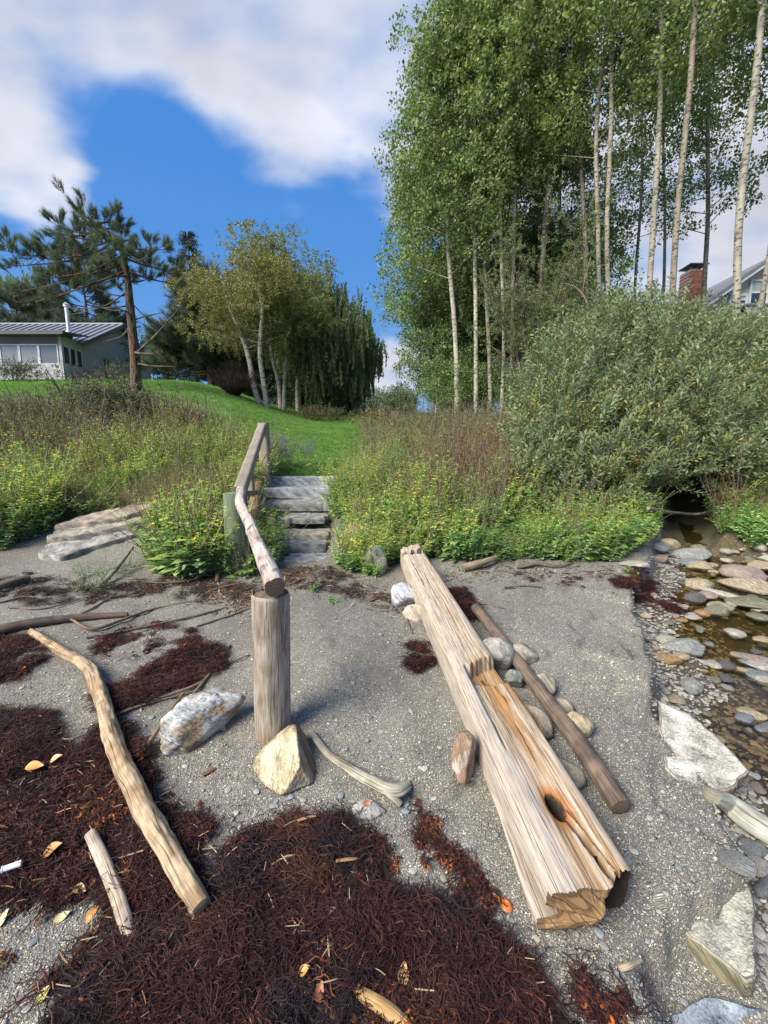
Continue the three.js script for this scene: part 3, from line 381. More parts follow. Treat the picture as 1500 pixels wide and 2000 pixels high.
lying('bent_stick', 'thin bent brown branch lying over the dark pole', [[140, 1220, 0.03], [185, 1237, 0.02], [240, 1215, 0.01], [300, 1192], [378, 1175]], [0.009, 0.011, 0.011, 0.01, 0.008], [0.26, 0.195, 0.125], [0.17, 0.12, 0.08], { seg: 9 });
lying('grey_stick', 'knobbly grey stick propped among the low green weeds', [[200, 1150, 0.02], [235, 1122, 0.08], [262, 1098, 0.14]], [0.02, 0.018, 0.016], [0.36, 0.33, 0.26], [0.25, 0.22, 0.17], { seg: 10 });
lying('plank_chip', 'thin splinter leaning on the white speckled boulder', [[272, 1484, 0.0], [315, 1440, 0.05], [362, 1402, 0.13]], [0.010, 0.011, 0.007], [0.27, 0.185, 0.10], [0.2, 0.13, 0.075], { seg: 8, amp: 0.15 });
lying('stream_branch', 'bare white branch lying across the mouth of the stream', [[1262, 1040, 0.28], [1310, 1041, 0.28], [1360, 1042, 0.28], [1410, 1038, 0.30]], [0.022, 0.022, 0.019, 0.015], [0.50, 0.46, 0.40], [0.38, 0.34, 0.28], { seg: 10 });
lying('shore_branch', 'thin tan branch on the gravel edge of the stream', [[1235, 1245], [1275, 1257], [1300, 1280]], [0.008, 0.01, 0.007], [0.36, 0.26, 0.17], [0.3, 0.2, 0.12], { seg: 8 });
lying('stub_log', 'broken weathered stump end at the edge of the plants', [[905, 1118, 0.02], [935, 1112, 0.03], [968, 1103, 0.05]], [0.03, 0.034, 0.026], [0.36, 0.29, 0.21], [0.24, 0.18, 0.12], { seg: 14, amp: 0.25 });
lying('bank_root', 'twisted brown root along the foot of the plants', [[1010, 1112], [1050, 1107, 0.01], [1090, 1110], [1120, 1100]], [0.016, 0.018, 0.016, 0.008], [0.17, 0.125, 0.09], [0.11, 0.08, 0.06], { seg: 10, amp: 0.25 });
lying('pale_splinter', 'small pale wood piece lying low beside the slabs', [[1208, 1900, 0.004], [1228, 1893, 0.006], [1250, 1882, 0.004]], [0.008, 0.009, 0.007], [0.62, 0.50, 0.36], [0.55, 0.42, 0.28], { seg: 9, flat: 0.6 });
lying('left_log', 'weathered driftwood log at the left end of the wrack line', [[-20, 1165, 0.03], [20, 1152, 0.03], [58, 1140, 0.03]], [0.04, 0.04, 0.03], [0.25, 0.20, 0.155], [0.15, 0.115, 0.09], { seg: 14, amp: 0.15 });
lying('tilted_chip', 'small upright reddish wood chip in the wrack line', [[424, 1140], [425, 1128, 0.03], [424, 1118, 0.07]], [0.018, 0.018, 0.012], [0.33, 0.19, 0.11], [0.25, 0.14, 0.08], { seg: 8 });
{
  const r = rng(9), marks = [[530, 1300, 'the round post'], [395, 1400, 'the white boulder'], [150, 1230, 'the dark left pole'], [300, 1330, 'the streak behind the branch'], [620, 1640, 'the central seaweed mound'], [60, 1740, 'the white plastic tube'], [260, 1700, 'the birch stick'], [430, 1740, 'the foot of the long branch'], [800, 1800, 'the crab shell'], [600, 1950, 'the bottom frame edge'], [790, 1200, 'the white rock under the timber'], [930, 1180, 'the top of the dark log'], [1020, 1140, 'the right weeds'], [1240, 1160, 'the reddish seaweed'], [50, 1175, 'the left frame edge'], [330, 1140, 'the left weeds'], [440, 1150, 'the reddish upright chip']], near = (x, y) => marks.reduce((a, b) => Math.hypot(a[0] - x, a[1] - y) < Math.hypot(b[0] - x, b[1] - y) ? a : b)[2], tw = [[[205, 1398], [300, 1345], [440, 1300], [488, 1281]], [[220, 1355], [330, 1340], [428, 1318]], [[260, 1340], [345, 1322], [440, 1308]], [[300, 1372], [390, 1338], [430, 1300]], [[330, 1420], [395, 1340], [450, 1262]], [[210, 1412], [255, 1390], [380, 1352]], [[385, 1225], [440, 1208], [488, 1190]], [[170, 1250], [300, 1225], [420, 1195], [488, 1172]], [[150, 1205], [190, 1185], [240, 1150]],
    [[530, 1710, 0.03], [562, 1692, 0.035], [598, 1688, 0.03]], [[640, 1845, 0.03], [643, 1880, 0.035], [645, 1915, 0.03]], [[700, 1725], [715, 1750], [730, 1775]], [[-5, 1790, 0.02], [30, 1768, 0.02], [70, 1730, 0.02]], [[235, 1700, 0.04], [260, 1690, 0.04], [282, 1682, 0.04]], [[790, 1810], [820, 1795], [850, 1780]], [[582, 1970, 0.03], [605, 1955, 0.03], [630, 1938, 0.03]], [[60, 1795, 0.02], [110, 1760, 0.02], [150, 1725, 0.02]], [[775, 1190], [790, 1205], [806, 1240]], [[880, 1185], [930, 1180], [985, 1190]], [[985, 1150], [1020, 1146], [1060, 1150]], [[1195, 1160], [1240, 1166], [1280, 1160]], [[0, 1180], [50, 1170], [110, 1178]], [[20, 1190], [90, 1190], [170, 1168]], [[400, 1760, 0.02], [415, 1735, 0.03], [432, 1722, 0.03]], [[160, 1935, 0.02], [185, 1900, 0.02]], [[1210, 1258], [1235, 1290]], [[865, 1160], [885, 1205]], [[395, 1135, 0.02], [330, 1145, 0.02], [270, 1140, 0.02]], [[480, 1142, 0.01], [430, 1152, 0.01], [385, 1168]]];
  tw.forEach((p, i) => { const pale = i > 8 && i < 17 || i === 23 || i === 24, rr = pale ? 0.0036 : 0.006 + 0.004 * r(); if (p.length < 3) p.splice(1, 0, [(p[0][0] + p[1][0]) / 2 + 3, (p[0][1] + p[1][1]) / 2, p[0][2] || 0]); lying('twig', pale ? 'thin straw-pale twig lying near ' + near(p[1][0], p[1][1]) : ['thin dark twig', 'long dark twig', 'short brown twig', 'crooked dark twig'][i % 4] + ' lying near ' + near(p[1][0], p[1][1]), p, [rr, rr, rr * 0.6], pale ? [0.58, 0.45, 0.28] : [0.27, 0.205, 0.155], pale ? [0.5, 0.38, 0.22] : [0.17, 0.125, 0.1], { seg: 6, step: 0.03, group: pale ? 'pale twigs on the seaweed' : 'dark twigs along the wrack', cat: 'twig', sink: 1.3 }); });
}
// ------------------------------------------------------------------ rocks set on the beach
function boulder(name, label, px, py, size, o) { const p = o.pos || spot(px, py), g = rock(o.seed || px, { ...o, size, detail: o.detail ?? 10 }); g.rotateY(o.turn || 0); g.rotateZ(o.roll || 0); g.rotateX(o.tip || 0); const m = top(name, g, M.rock, label, o.cat || 'rock', o.group); m.position.set(p.x, p.y + size[1] * (o.rise ?? 0.45), p.z); return m; }
boulder('white_boulder', 'white and grey speckled boulder with rusty patches beside the post', 400, 1430, [0.205, 0.135, 0.105], { col: [0.50, 0.50, 0.49], col2: [0.40, 0.29, 0.175], c2at: 0.03, seed: 12, turn: 0.75, roll: 0.32, noise: 0.10, rise: 0.62, cuts: 3, soft: 16, detail: 20, planes: [[0, 1, 0.35, 0.66], [0.1, 0.2, 1, 0.62], [1, 0.3, 0, 0.86], [-1, 0.4, 0.2, 0.92], [0.3, -0.8, 0.7, 0.7], [0, 0.3, -1, 0.7]] });
{ // the pointed cream stone: a split wedge, its corners as surveyed
  const A = at(577, 1412, 1.72), L = at(481, 1493, 1.66), B1 = at(512, 1549, 1.52), B2 = at(549, 1556, 1.50), Mm = at(582, 1492, 1.565), R = at(618, 1497, 1.66), RB = at(607, 1542, 1.56), K1 = at(520, 1450, 1.86), K2 = at(605, 1470, 1.86); K1.y = H(K1.x, 1.86) - 0.04; K2.y = H(K2.x, 1.86) - 0.04;
  const c = V(0, 0, 0); [A, L, B1, B2, Mm, R, RB, K1, K2].forEach(p => c.add(p)); c.divideScalar(9); const sc = 0.15, planes = [];
  const face = (p, q, r2, lift = 0) => { const n = V(0, 0, 0).crossVectors(q.clone().sub(p), r2.clone().sub(p)).normalize(); if (n.dot(p.clone().sub(c)) < 0) n.negate(); planes.push([n.x, n.y, n.z, n.dot(p.clone().sub(c)) / sc + lift]); };
  face(A, L, B2); face(A, Mm, R); face(Mm, B2, RB); face(L, B1, K1); face(A, L, K1); face(A, R, K2); face(R, RB, K2); planes.push([0, -1, 0, (c.y - H(c.x, -c.z)) / sc + 0.12]); planes.push([0, 0, -1, 0.9]);
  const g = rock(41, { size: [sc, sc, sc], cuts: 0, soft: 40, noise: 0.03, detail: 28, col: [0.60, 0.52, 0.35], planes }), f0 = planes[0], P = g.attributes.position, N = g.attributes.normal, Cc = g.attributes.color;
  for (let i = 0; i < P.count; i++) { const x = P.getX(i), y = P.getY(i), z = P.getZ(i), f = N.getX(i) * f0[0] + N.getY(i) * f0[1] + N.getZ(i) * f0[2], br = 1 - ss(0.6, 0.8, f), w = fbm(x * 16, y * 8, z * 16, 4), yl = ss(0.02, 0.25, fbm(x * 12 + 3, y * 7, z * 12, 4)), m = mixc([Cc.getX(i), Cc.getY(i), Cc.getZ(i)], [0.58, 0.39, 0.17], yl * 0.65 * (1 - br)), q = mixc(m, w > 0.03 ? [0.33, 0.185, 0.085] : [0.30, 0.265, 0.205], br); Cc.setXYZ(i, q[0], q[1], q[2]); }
  const m = top('pointed_stone', g, M.rock, 'cream yellow pointed stone leaning at the foot of the post', 'rock'); m.position.copy(c);
}
const rk = (l, px, py, s, c, o = {}) => boulder(o.name || 'stone', l, px, py, s, { col: c, seed: px + py, soft: 14, ...o });
rk('bright white rounded rock under the far end of the timber', 790, 1178, [0.135, 0.115, 0.10], [0.64, 0.66, 0.68], { rise: 0.5, cuts: 5 });
rk('pale cream flat rock wedged under the left side of the timber', 815, 1205, [0.12, 0.065, 0.09], [0.58, 0.50, 0.38], { rise: 0.5, cuts: 5 });
rk('tall whitish lichen-spotted rock among the yellow flowers', 732, 1118, [0.12, 0.17, 0.10], [0.46, 0.44, 0.37], { col2: [0.3, 0.3, 0.2], c2at: 0.1, rise: 0.6 });
rk('pinkish brown rock half hidden in weeds right of the steps', 700, 1058, [0.19, 0.12, 0.13], [0.43, 0.28, 0.20], { col2: [0.5, 0.42, 0.34], rise: 0.6 });
rk('round grey speckled cobble between timber and dark log', 966, 1302, [0.115, 0.10, 0.095], [0.41, 0.39, 0.335], { rise: 0.75, cuts: 2 });
rk('flat tan stone behind the dark log, farthest up the beach', 1018, 1290, [0.12, 0.06, 0.085], [0.42, 0.37, 0.28], { rise: 0.55, turn: 0.5 });
rk('small slate-grey stone pressed against the timber', 1006, 1340, [0.055, 0.06, 0.06], [0.25, 0.26, 0.23], { rise: 0.8 });
rk('tan round-backed stone just right of the dark log', 1058, 1352, [0.075, 0.07, 0.065], [0.45, 0.39, 0.29], { rise: 0.6, cuts: 3 });
rk('long brown-grey stone wedged beneath the middle of the dark log', 1040, 1425, [0.062, 0.075, 0.11], [0.33, 0.275, 0.205], { rise: 0.65, turn: 0.5, cuts: 3 });
rk('yellowish sandstone block right of the dark log', 1128, 1428, [0.07, 0.07, 0.065], [0.52, 0.43, 0.27], { rise: 0.6 });
rk('grey-brown stone peeping over the yellowish block', 1100, 1390, [0.055, 0.045, 0.045], [0.29, 0.255, 0.2], { rise: 0.5 });
rk('brown stone lying low between the timber and log', 1096, 1515, [0.07, 0.062, 0.10], [0.34, 0.28, 0.21], { rise: 0.5, turn: 0.6, cuts: 3 });
rk('rusty brown upright wedge of rock under the timber left side', 907, 1500, [0.055, 0.12, 0.075], [0.28, 0.185, 0.12], { col2: [0.46, 0.40, 0.32], c2at: 0.05, rise: 0.36, roll: -0.1, cuts: 4, soft: 26, planes: [[-0.9, 0.3, 0.5, 0.6], [0.7, 0.2, 0.8, 0.62], [0.1, 1, 0.2, 0.9], [1, 0, -0.2, 0.7]] });
rk('small blue-grey stone under the right edge of the timber', 1130, 1568, [0.04, 0.022, 0.04], [0.22, 0.24, 0.27], { rise: 0.5 });
rk('flat grey stone buried beside the pale root', 722, 1585, [0.07, 0.02, 0.045], [0.36, 0.35, 0.32], { rise: 0.4, cuts: 6 });
rk('dull tan stone at the edge of the gravel by the stream', 1262, 1205, [0.06, 0.028, 0.04], [0.38, 0.29, 0.21], { rise: 0.5 });
rk('dark slate stone near the gravel edge by the stream', 1245, 1222, [0.03, 0.02, 0.03], [0.12, 0.13, 0.15], { rise: 0.5 });
// flat slabs
const top0 = (p, up) => { p.y += up; return p; };
const poly = (pix, ups) => pix.map(([x, y], i) => top0(spot(x, y), typeof ups === 'number' ? ups : ups[i]));
const level = (pts, k = 0.6) => { const m = pts.reduce((a, p) => a + p.y, 0) / pts.length; pts.forEach(p => { p.y = mix(p.y, m, k); }); return pts; };
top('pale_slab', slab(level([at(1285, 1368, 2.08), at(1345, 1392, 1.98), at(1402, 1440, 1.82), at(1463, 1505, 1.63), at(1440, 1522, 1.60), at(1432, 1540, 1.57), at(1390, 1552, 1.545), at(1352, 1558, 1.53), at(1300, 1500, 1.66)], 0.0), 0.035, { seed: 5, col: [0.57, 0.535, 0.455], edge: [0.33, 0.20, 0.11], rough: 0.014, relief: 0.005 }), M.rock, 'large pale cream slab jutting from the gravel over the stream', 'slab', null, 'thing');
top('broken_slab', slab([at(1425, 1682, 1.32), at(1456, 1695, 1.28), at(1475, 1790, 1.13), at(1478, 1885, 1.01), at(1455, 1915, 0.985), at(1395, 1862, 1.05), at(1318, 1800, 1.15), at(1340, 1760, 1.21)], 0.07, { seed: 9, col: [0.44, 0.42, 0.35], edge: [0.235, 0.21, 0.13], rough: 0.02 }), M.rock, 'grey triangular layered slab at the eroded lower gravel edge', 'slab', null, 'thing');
top('wet_flat_stone', slab(poly([[1310, 1995], [1375, 1960], [1440, 1972], [1530, 1990], [1540, 2070], [1330, 2070]], 0.02), 0.04, { seed: 14, col: [0.29, 0.33, 0.37], rough: 0.01, relief: 0.003 }), std({ map: T.rock, roughness: 0.32 }), 'smooth wet blue-grey stone in the bottom right corner', 'stone');
[[[[75, 1092], [98, 1070], [168, 1060], [252, 1040], [262, 1052], [178, 1078], [120, 1096]], [0.37, 0.35, 0.315], 0.05, 'lowest grey ledge of bedrock at the left weeds'], [[[92, 1070], [120, 1050], [200, 1040], [282, 1018], [288, 1034], [220, 1052], [160, 1064]], [0.40, 0.355, 0.29], 0.11, 'middle brown-grey ledge of bedrock at the left weeds'], [[[112, 1050], [150, 1034], [222, 1018], [290, 1000], [300, 1012], [250, 1032], [180, 1045]], [0.40, 0.33, 0.26], 0.15, 'topmost tan ledge of bedrock under the left weeds']]
  .forEach(([pp, c, up, l], i) => top('bedrock_ledge', slab(poly(pp, up), 0.13, { seed: 30 + i, col: c, rough: 0.05, step: 0.06, relief: 0.015 }), M.rock, l, 'rock ledge'));
// the stone steps
{
  const stepAt = (x0, x1, yt, d0, deep, thick, o) => { const A = at(x0, yt, d0), B = at(x1, yt, d0), y = (A.y + B.y) / 2; return slab([V(A.x, y, -d0), V(A.x * 0.5 + B.x * 0.5, y + 0.004, -d0 + (o.bow || 0)), V(B.x, y, -d0 - (o.skew || 0)), V(B.x, y + 0.006, -d0 - deep), V(A.x, y + 0.006, -d0 - deep)], thick, o); };
  const blue = [0.52, 0.55, 0.57], buff = [0.60, 0.52, 0.40];
  [['top granite step, thin pale blue-grey block meeting the lawn', 522, 654, 932, 6.6, 0.42, 0.17, { col: blue, rough: 0.012 }], ['second granite step from the lawn, thick blue-grey block', 508, 644, 954, 6.2, 0.5, 0.2, { col: [0.48, 0.50, 0.525], rough: 0.012 }], ['third stone step from the lawn, rough weathered grey slab', 508, 652, 982, 5.78, 0.5, 0.12, { col: [0.42, 0.415, 0.38], rough: 0.05, bow: 0.03 }], ['small grey stepping slab between the granite and the buff steps', 552, 632, 1012, 5.15, 0.42, 0.07, { col: [0.43, 0.42, 0.37], rough: 0.06, bow: 0.06 }], ['broad buff sandstone step with a broken front edge', 515, 640, 1044, 4.78, 0.36, 0.085, { col: buff, rough: 0.05, bow: 0.03 }], ['low grey riser stone under the buff sandstone step', 540, 634, 1062, 4.58, 0.3, 0.11, { col: [0.38, 0.38, 0.365], rough: 0.06 }], ['lowest flat grey step slab resting on the gravel', 550, 634, 1096, 4.17, 0.33, 0.05, { col: [0.42, 0.425, 0.395], rough: 0.05, skew: 0.09 }]]
    .forEach(([l, x0, x1, y, d, dp, th, o], i) => top('stone_step', slab ? stepAt(x0, x1, y, d, dp, th, { seed: 50 + i, step: 0.05, ...o }) : null, M.rock, l, 'step', 'stone steps up to the lawn', 'thing'));
}
// ------------------------------------------------------------------ cobbles of the stream
{
  const variants = []; for (let i = 0; i < 7; i++) variants.push(rock(300 + i, { size: [1, 1, 1], col: [1, 1, 1], cuts: 7 + i % 4, soft: 17, detail: 5, noise: 0.09 }));
  const pals = [['tan', [0.46, 0.375, 0.26]], ['grey', [0.37, 0.37, 0.345]], ['yellowish', [0.52, 0.43, 0.275]], ['pinkish', [0.42, 0.32, 0.265]], ['blue-grey', [0.27, 0.29, 0.31]], ['pale', [0.53, 0.49, 0.41]], ['olive', [0.26, 0.25, 0.165]], ['dark', [0.16, 0.145, 0.14]], ['orange', [0.46, 0.27, 0.12]]].map(([n, c]) => [n, std({ map: T.rock, bumpMap: T.rockBump, bumpScale: 0.008, roughness: 0.75, color: C(...c) })]);
  let k = 0; const r = rng(404), smalls = [];
  const cobble = (px, py, wpx, ci, hr = 0.5, turn = 0, label) => { const p = spot(px, py), sc = Math.hypot(p.x, p.y - EYE, p.z) / 860, w = wpx * sc / 2; const m = new THREE.Mesh(variants[k++ % 7], pals[ci][1]); m.name = numbered('cobble'); m.castShadow = m.receiveShadow = true; m.position.set(p.x, Math.max(p.y, waterLevel(-p.z) - 0.02) + w * hr * 0.45, p.z); m.rotation.set(0.15 * (r() - 0.5), turn, 0.2 * (r() - 0.5)); m.scale.set(w * 1.15, w * hr * 0.9, w * (0.62 + 0.25 * r()) * 1.15); scene.add(m); return m; };
  const big = [[1305, 1070, 34, 2, 0.7, 'round yellowish boulder beside the dark stream mouth'], [1282, 1078, 36, 4, 0.6, 'grey rock left of the round boulder at the stream mouth'], [1350, 1090, 56, 1, 0.45, 'broad flat grey stone at the stream mouth'], [1368, 1118, 42, 2, 0.5, 'yellow oval stone at the pool edge below the stream mouth'], [1285, 1096, 34, 3, 0.5, 'pinkish flat stone in the pile left of the pool'], [1345, 1105, 36, 4, 0.5, 'blue-grey stone beside the yellow oval stone'], [1364, 1150, 44, 0, 0.6, 'large domed tan boulder at the stream edge'], [1402, 1176, 66, 5, 0.18, 'long pale bar-shaped stone slanting into the stream'], [1460, 1192, 58, 6, 0.3, 'flat olive stone at the end of the bar-shaped stone'], [1356, 1182, 32, 7, 0.6, 'dark rounded stone below the domed boulder'], [1380, 1176, 30, 3, 0.5, 'pinkish grey stone behind the dark rounded stone'], [1332, 1190, 20, 5, 0.65, 'small pale round stone at the water line'], [1398, 1212, 38, 6, 0.6, 'mossy olive stone with a pale top in the stream'], [1405, 1195, 44, 0, 0.4, 'tan stone leaning on the mossy olive stone'], [1370, 1210, 22, 8, 0.6, 'small orange round stone in the stream edge'], [1330, 1213, 20, 8, 0.35, 'flat bright orange stone on the shore gravel'], [1302, 1255, 30, 5, 0.6, 'whitish blocky stone on the shore gravel'], [1335, 1272, 62, 1, 0.5, 'large grey angular stone at the water edge'], [1305, 1292, 34, 8, 0.55, 'orange-brown stone in front of the large angular stone'], [1330, 1285, 26, 2, 0.45, 'yellowish stone touching the orange-brown stone'], [1392, 1302, 30, 5, 0.4, 'white flat stone alone in the water'], [1433, 1250, 26, 5, 0.55, 'pale pointed stone alone in mid stream'], [1487, 1264, 26, 2, 0.5, 'pale yellow stone at the right edge of the stream'], [1450, 1134, 62, 3, 0.45, 'broad pinkish stone across the stream'], [1458, 1158, 64, 0, 0.45, 'lumpy tan double stone across the stream'], [1465, 1306, 46, 3, 0.3, 'flat pink stone in the right of the stream'], [1480, 1318, 38, 5, 0.35, 'flat pale stone overlapping the pink stone'], [1475, 1333, 40, 4, 0.35, 'flat blue-grey stone near the right frame edge'], [1350, 1346, 30, 1, 0.75, 'smooth round grey stone at the water edge'], [1322, 1372, 26, 0, 0.5, 'tan split stone just above the pale slab'], [1456, 1416, 32, 4, 0.4, 'slate-grey stone in water below the riffle'], [1462, 1400, 40, 2, 0.35, 'yellow flat stone above the slate-grey stone'], [1495, 1440, 34, 4, 0.4, 'grey stone at the right frame edge'], [1490, 1112, 44, 0, 0.4, 'tan stone low on the far stream bank'], [1420, 1099, 20, 5, 0.5, 'small white stone in the dark pool'], [1478, 1222, 30, 6, 0.35, 'olive stone just under the water'], [1440, 1690, 40, 1, 0.35, 'flat grey stone by the bleached log'], [1480, 1700, 30, 5, 0.5, 'pale blunt stone in the shallows near the bleached log'], [1470, 1660, 36, 4, 0.25, 'thin slate flake in the shallows near the bleached log'], [1500, 1745, 36, 4, 0.6, 'blue-grey stone at the lower right frame edge'], [1240, 1105, 46, 5, 0.25, 'flat pale slab at the foot of the weeds'], [1195, 1065, 24, 1, 0.5, 'small grey rock in the weeds near the stream']];
  for (const [px, py, w, ci, hr, l] of big) { const m = cobble(px, py, w, ci, hr, (r() - 0.5) * 1.2, l); if (px === 1402) { m.rotation.y = -0.75; m.scale.z *= 0.35; } tag(m, l, 'stone'); }
  for (let i = 0; i < 150; i++) { const px = 1255 + 245 * Math.pow(r(), 0.8), py = 1075 + 700 * Math.pow(r(), 1.6), p = spot(px, py), out = p.x - streamEdge(-p.z); if (out < 0.03 || py > 1790) continue; const ci = [0, 0, 1, 1, 2, 3, 4, 5, 5, 6, 6, 7][Math.floor(r() * 12)], inW = out > 0.42; const m = cobble(px, py, 9 + 20 * r() * r(), ci, 0.35 + 0.3 * r(), r() * 3.14); const wd = pals[ci][0]; m.userData.px = px; m.userData.py = py; smalls.push(m); tag(m, inW ? `small ${wd} cobble lying in the shallow stream water` : `small ${wd} cobble on the gravel shore of the stream`, 'stone', inW ? `${wd} cobbles in the stream` : `${wd} cobbles on the stream shore`); }
  { const marks = [[1340, 1080, 'the dark pool'], [1365, 1120, 'the yellow oval stone'], [1365, 1155, 'the domed tan boulder'], [1400, 1205, 'the mossy olive stone'], [1335, 1270, 'the large angular stone'], [1350, 1345, 'the smooth round stone'], [1450, 1145, 'the broad pinkish stone'], [1465, 1310, 'the flat pink stone'], [1433, 1250, 'the pale pointed stone'], [1456, 1415, 'the slate-grey stone'], [1380, 1450, 'the large pale slab'], [1440, 1600, 'the bleached log'], [1460, 1740, 'the broken slab'], [1490, 1230, 'the right frame edge']], sets = {};
    for (const m of smalls) { const { px, py } = m.userData; delete m.userData.px; delete m.userData.py; const n = marks.reduce((a, b) => Math.hypot(a[0] - px, a[1] - py) < Math.hypot(b[0] - px, b[1] - py) ? a : b)[2]; m.userData.label = m.userData.label.replace(/ lying in the shallow stream water| on the gravel shore of the stream/, (t) => (/water/.test(t) ? ' in the water by ' : ' on the shore by ') + n); (sets[m.userData.label] ||= []).push(m); }
    for (const l in sets) { const s = sets[l].sort((a, b) => b.scale.x - a.scale.x); if (s.length === 1) continue; s.forEach((m, i) => { m.userData.label = l.replace('small', s.length === 2 ? ['larger small', 'smaller'][i] : s.length === 3 ? ['largest small', 'middle-sized small', 'smallest'][i] : i === 0 ? 'largest small' : i === s.length - 1 ? 'smallest' : 'middling small'); }); } }
  // uncountable flakes, grit and pebbles
  const flake = (sd) => { const g = rock(sd, { size: [1, 0.22, 0.72], col: [1, 1, 1], cuts: 8, soft: 16, detail: 1, noise: 0.03 }); return g; };
  const pebCols = [[0.43, 0.41, 0.365], [0.36, 0.35, 0.33], [0.48, 0.45, 0.39], [0.27, 0.28, 0.285], [0.44, 0.38, 0.285], [0.33, 0.30, 0.255], [0.50, 0.47, 0.42]];
  const pick = () => { const c = pebCols[Math.floor(r() * 7)], k2 = 0.8 + 0.4 * r(); return [c[0] * k2, c[1] * k2, c[2] * k2]; };
  const shore = []; while (shore.length < 9500) { const d = 0.6 + 4.4 * Math.pow(r(), 1.0), out = -0.02 + 0.75 * Math.pow(r(), 1.3) + (r() < 0.28 ? r() * 2.2 : 0), x = streamEdge(d) + out; const s = 0.006 + 0.026 * r() * r(); shore.push({ p: V(x, H(x, d) + s * 0.12, -d), ry: r() * 6.28, rx: (r() - 0.5) * 0.5, rz: (r() - 0.5) * 0.5, s, c: pick() }); }
  tag(scatter('shore_shingle', flake(501), M.pebble, shore), 'flat slate shingle along the stream and on its bed', 'shingle');
  const peb = []; while (peb.length < 46000) { const d = 0.55 + 3.7 * Math.pow(r(), 1.7), x = (r() * 2 - 1) * (0.55 + d * 0.95); if (x > streamEdge(d) + 0.05) continue; const s = 0.002 + 0.0026 * r() + (r() < 0.02 ? 0.006 * r() : 0); peb.push({ p: V(x, H(x, d) + s * 0.25, -d), ry: r() * 6.28, rx: (r() - 0.5) * 0.9, rz: (r() - 0.5) * 0.9, s: V(s * (0.9 + 0.5 * r()), s * (0.7 + 0.5 * r()), s), c: pick() }); }
  tag(scatter('beach_pebbles', rock(77, { size: [1, 0.7, 0.8], col: [1, 1, 1], cuts: 5, soft: 10, detail: 1 }), M.pebble, peb), 'loose fine pebbles covering the gravel beach', 'pebbles');
  const chips = []; while (chips.length < 1500) { const d = 0.55 + 3.4 * Math.pow(r(), 1.5), x = (r() * 2 - 1) * (0.55 + d * 0.95), dens = 0.25 + 0.75 * ss(-0.1, 0.3, nz(x * 2.1, d * 2.1, 3)); if (x > streamEdge(d) || r() > dens) continue; const s = 0.006 + 0.016 * Math.pow(r(), 3); chips.push({ p: V(x, H(x, d) + s * 0.16, -d), ry: r() * 6.28, rx: (r() - 0.5) * 0.3, rz: (r() - 0.5) * 0.3, s, c: r() < 0.4 ? [0.30, 0.33, 0.345] : pick() }); }
  tag(scatter('slate_chips', flake(502), M.pebble, chips), 'flat grey slate chips strewn over the gravel', 'slate chips');
}
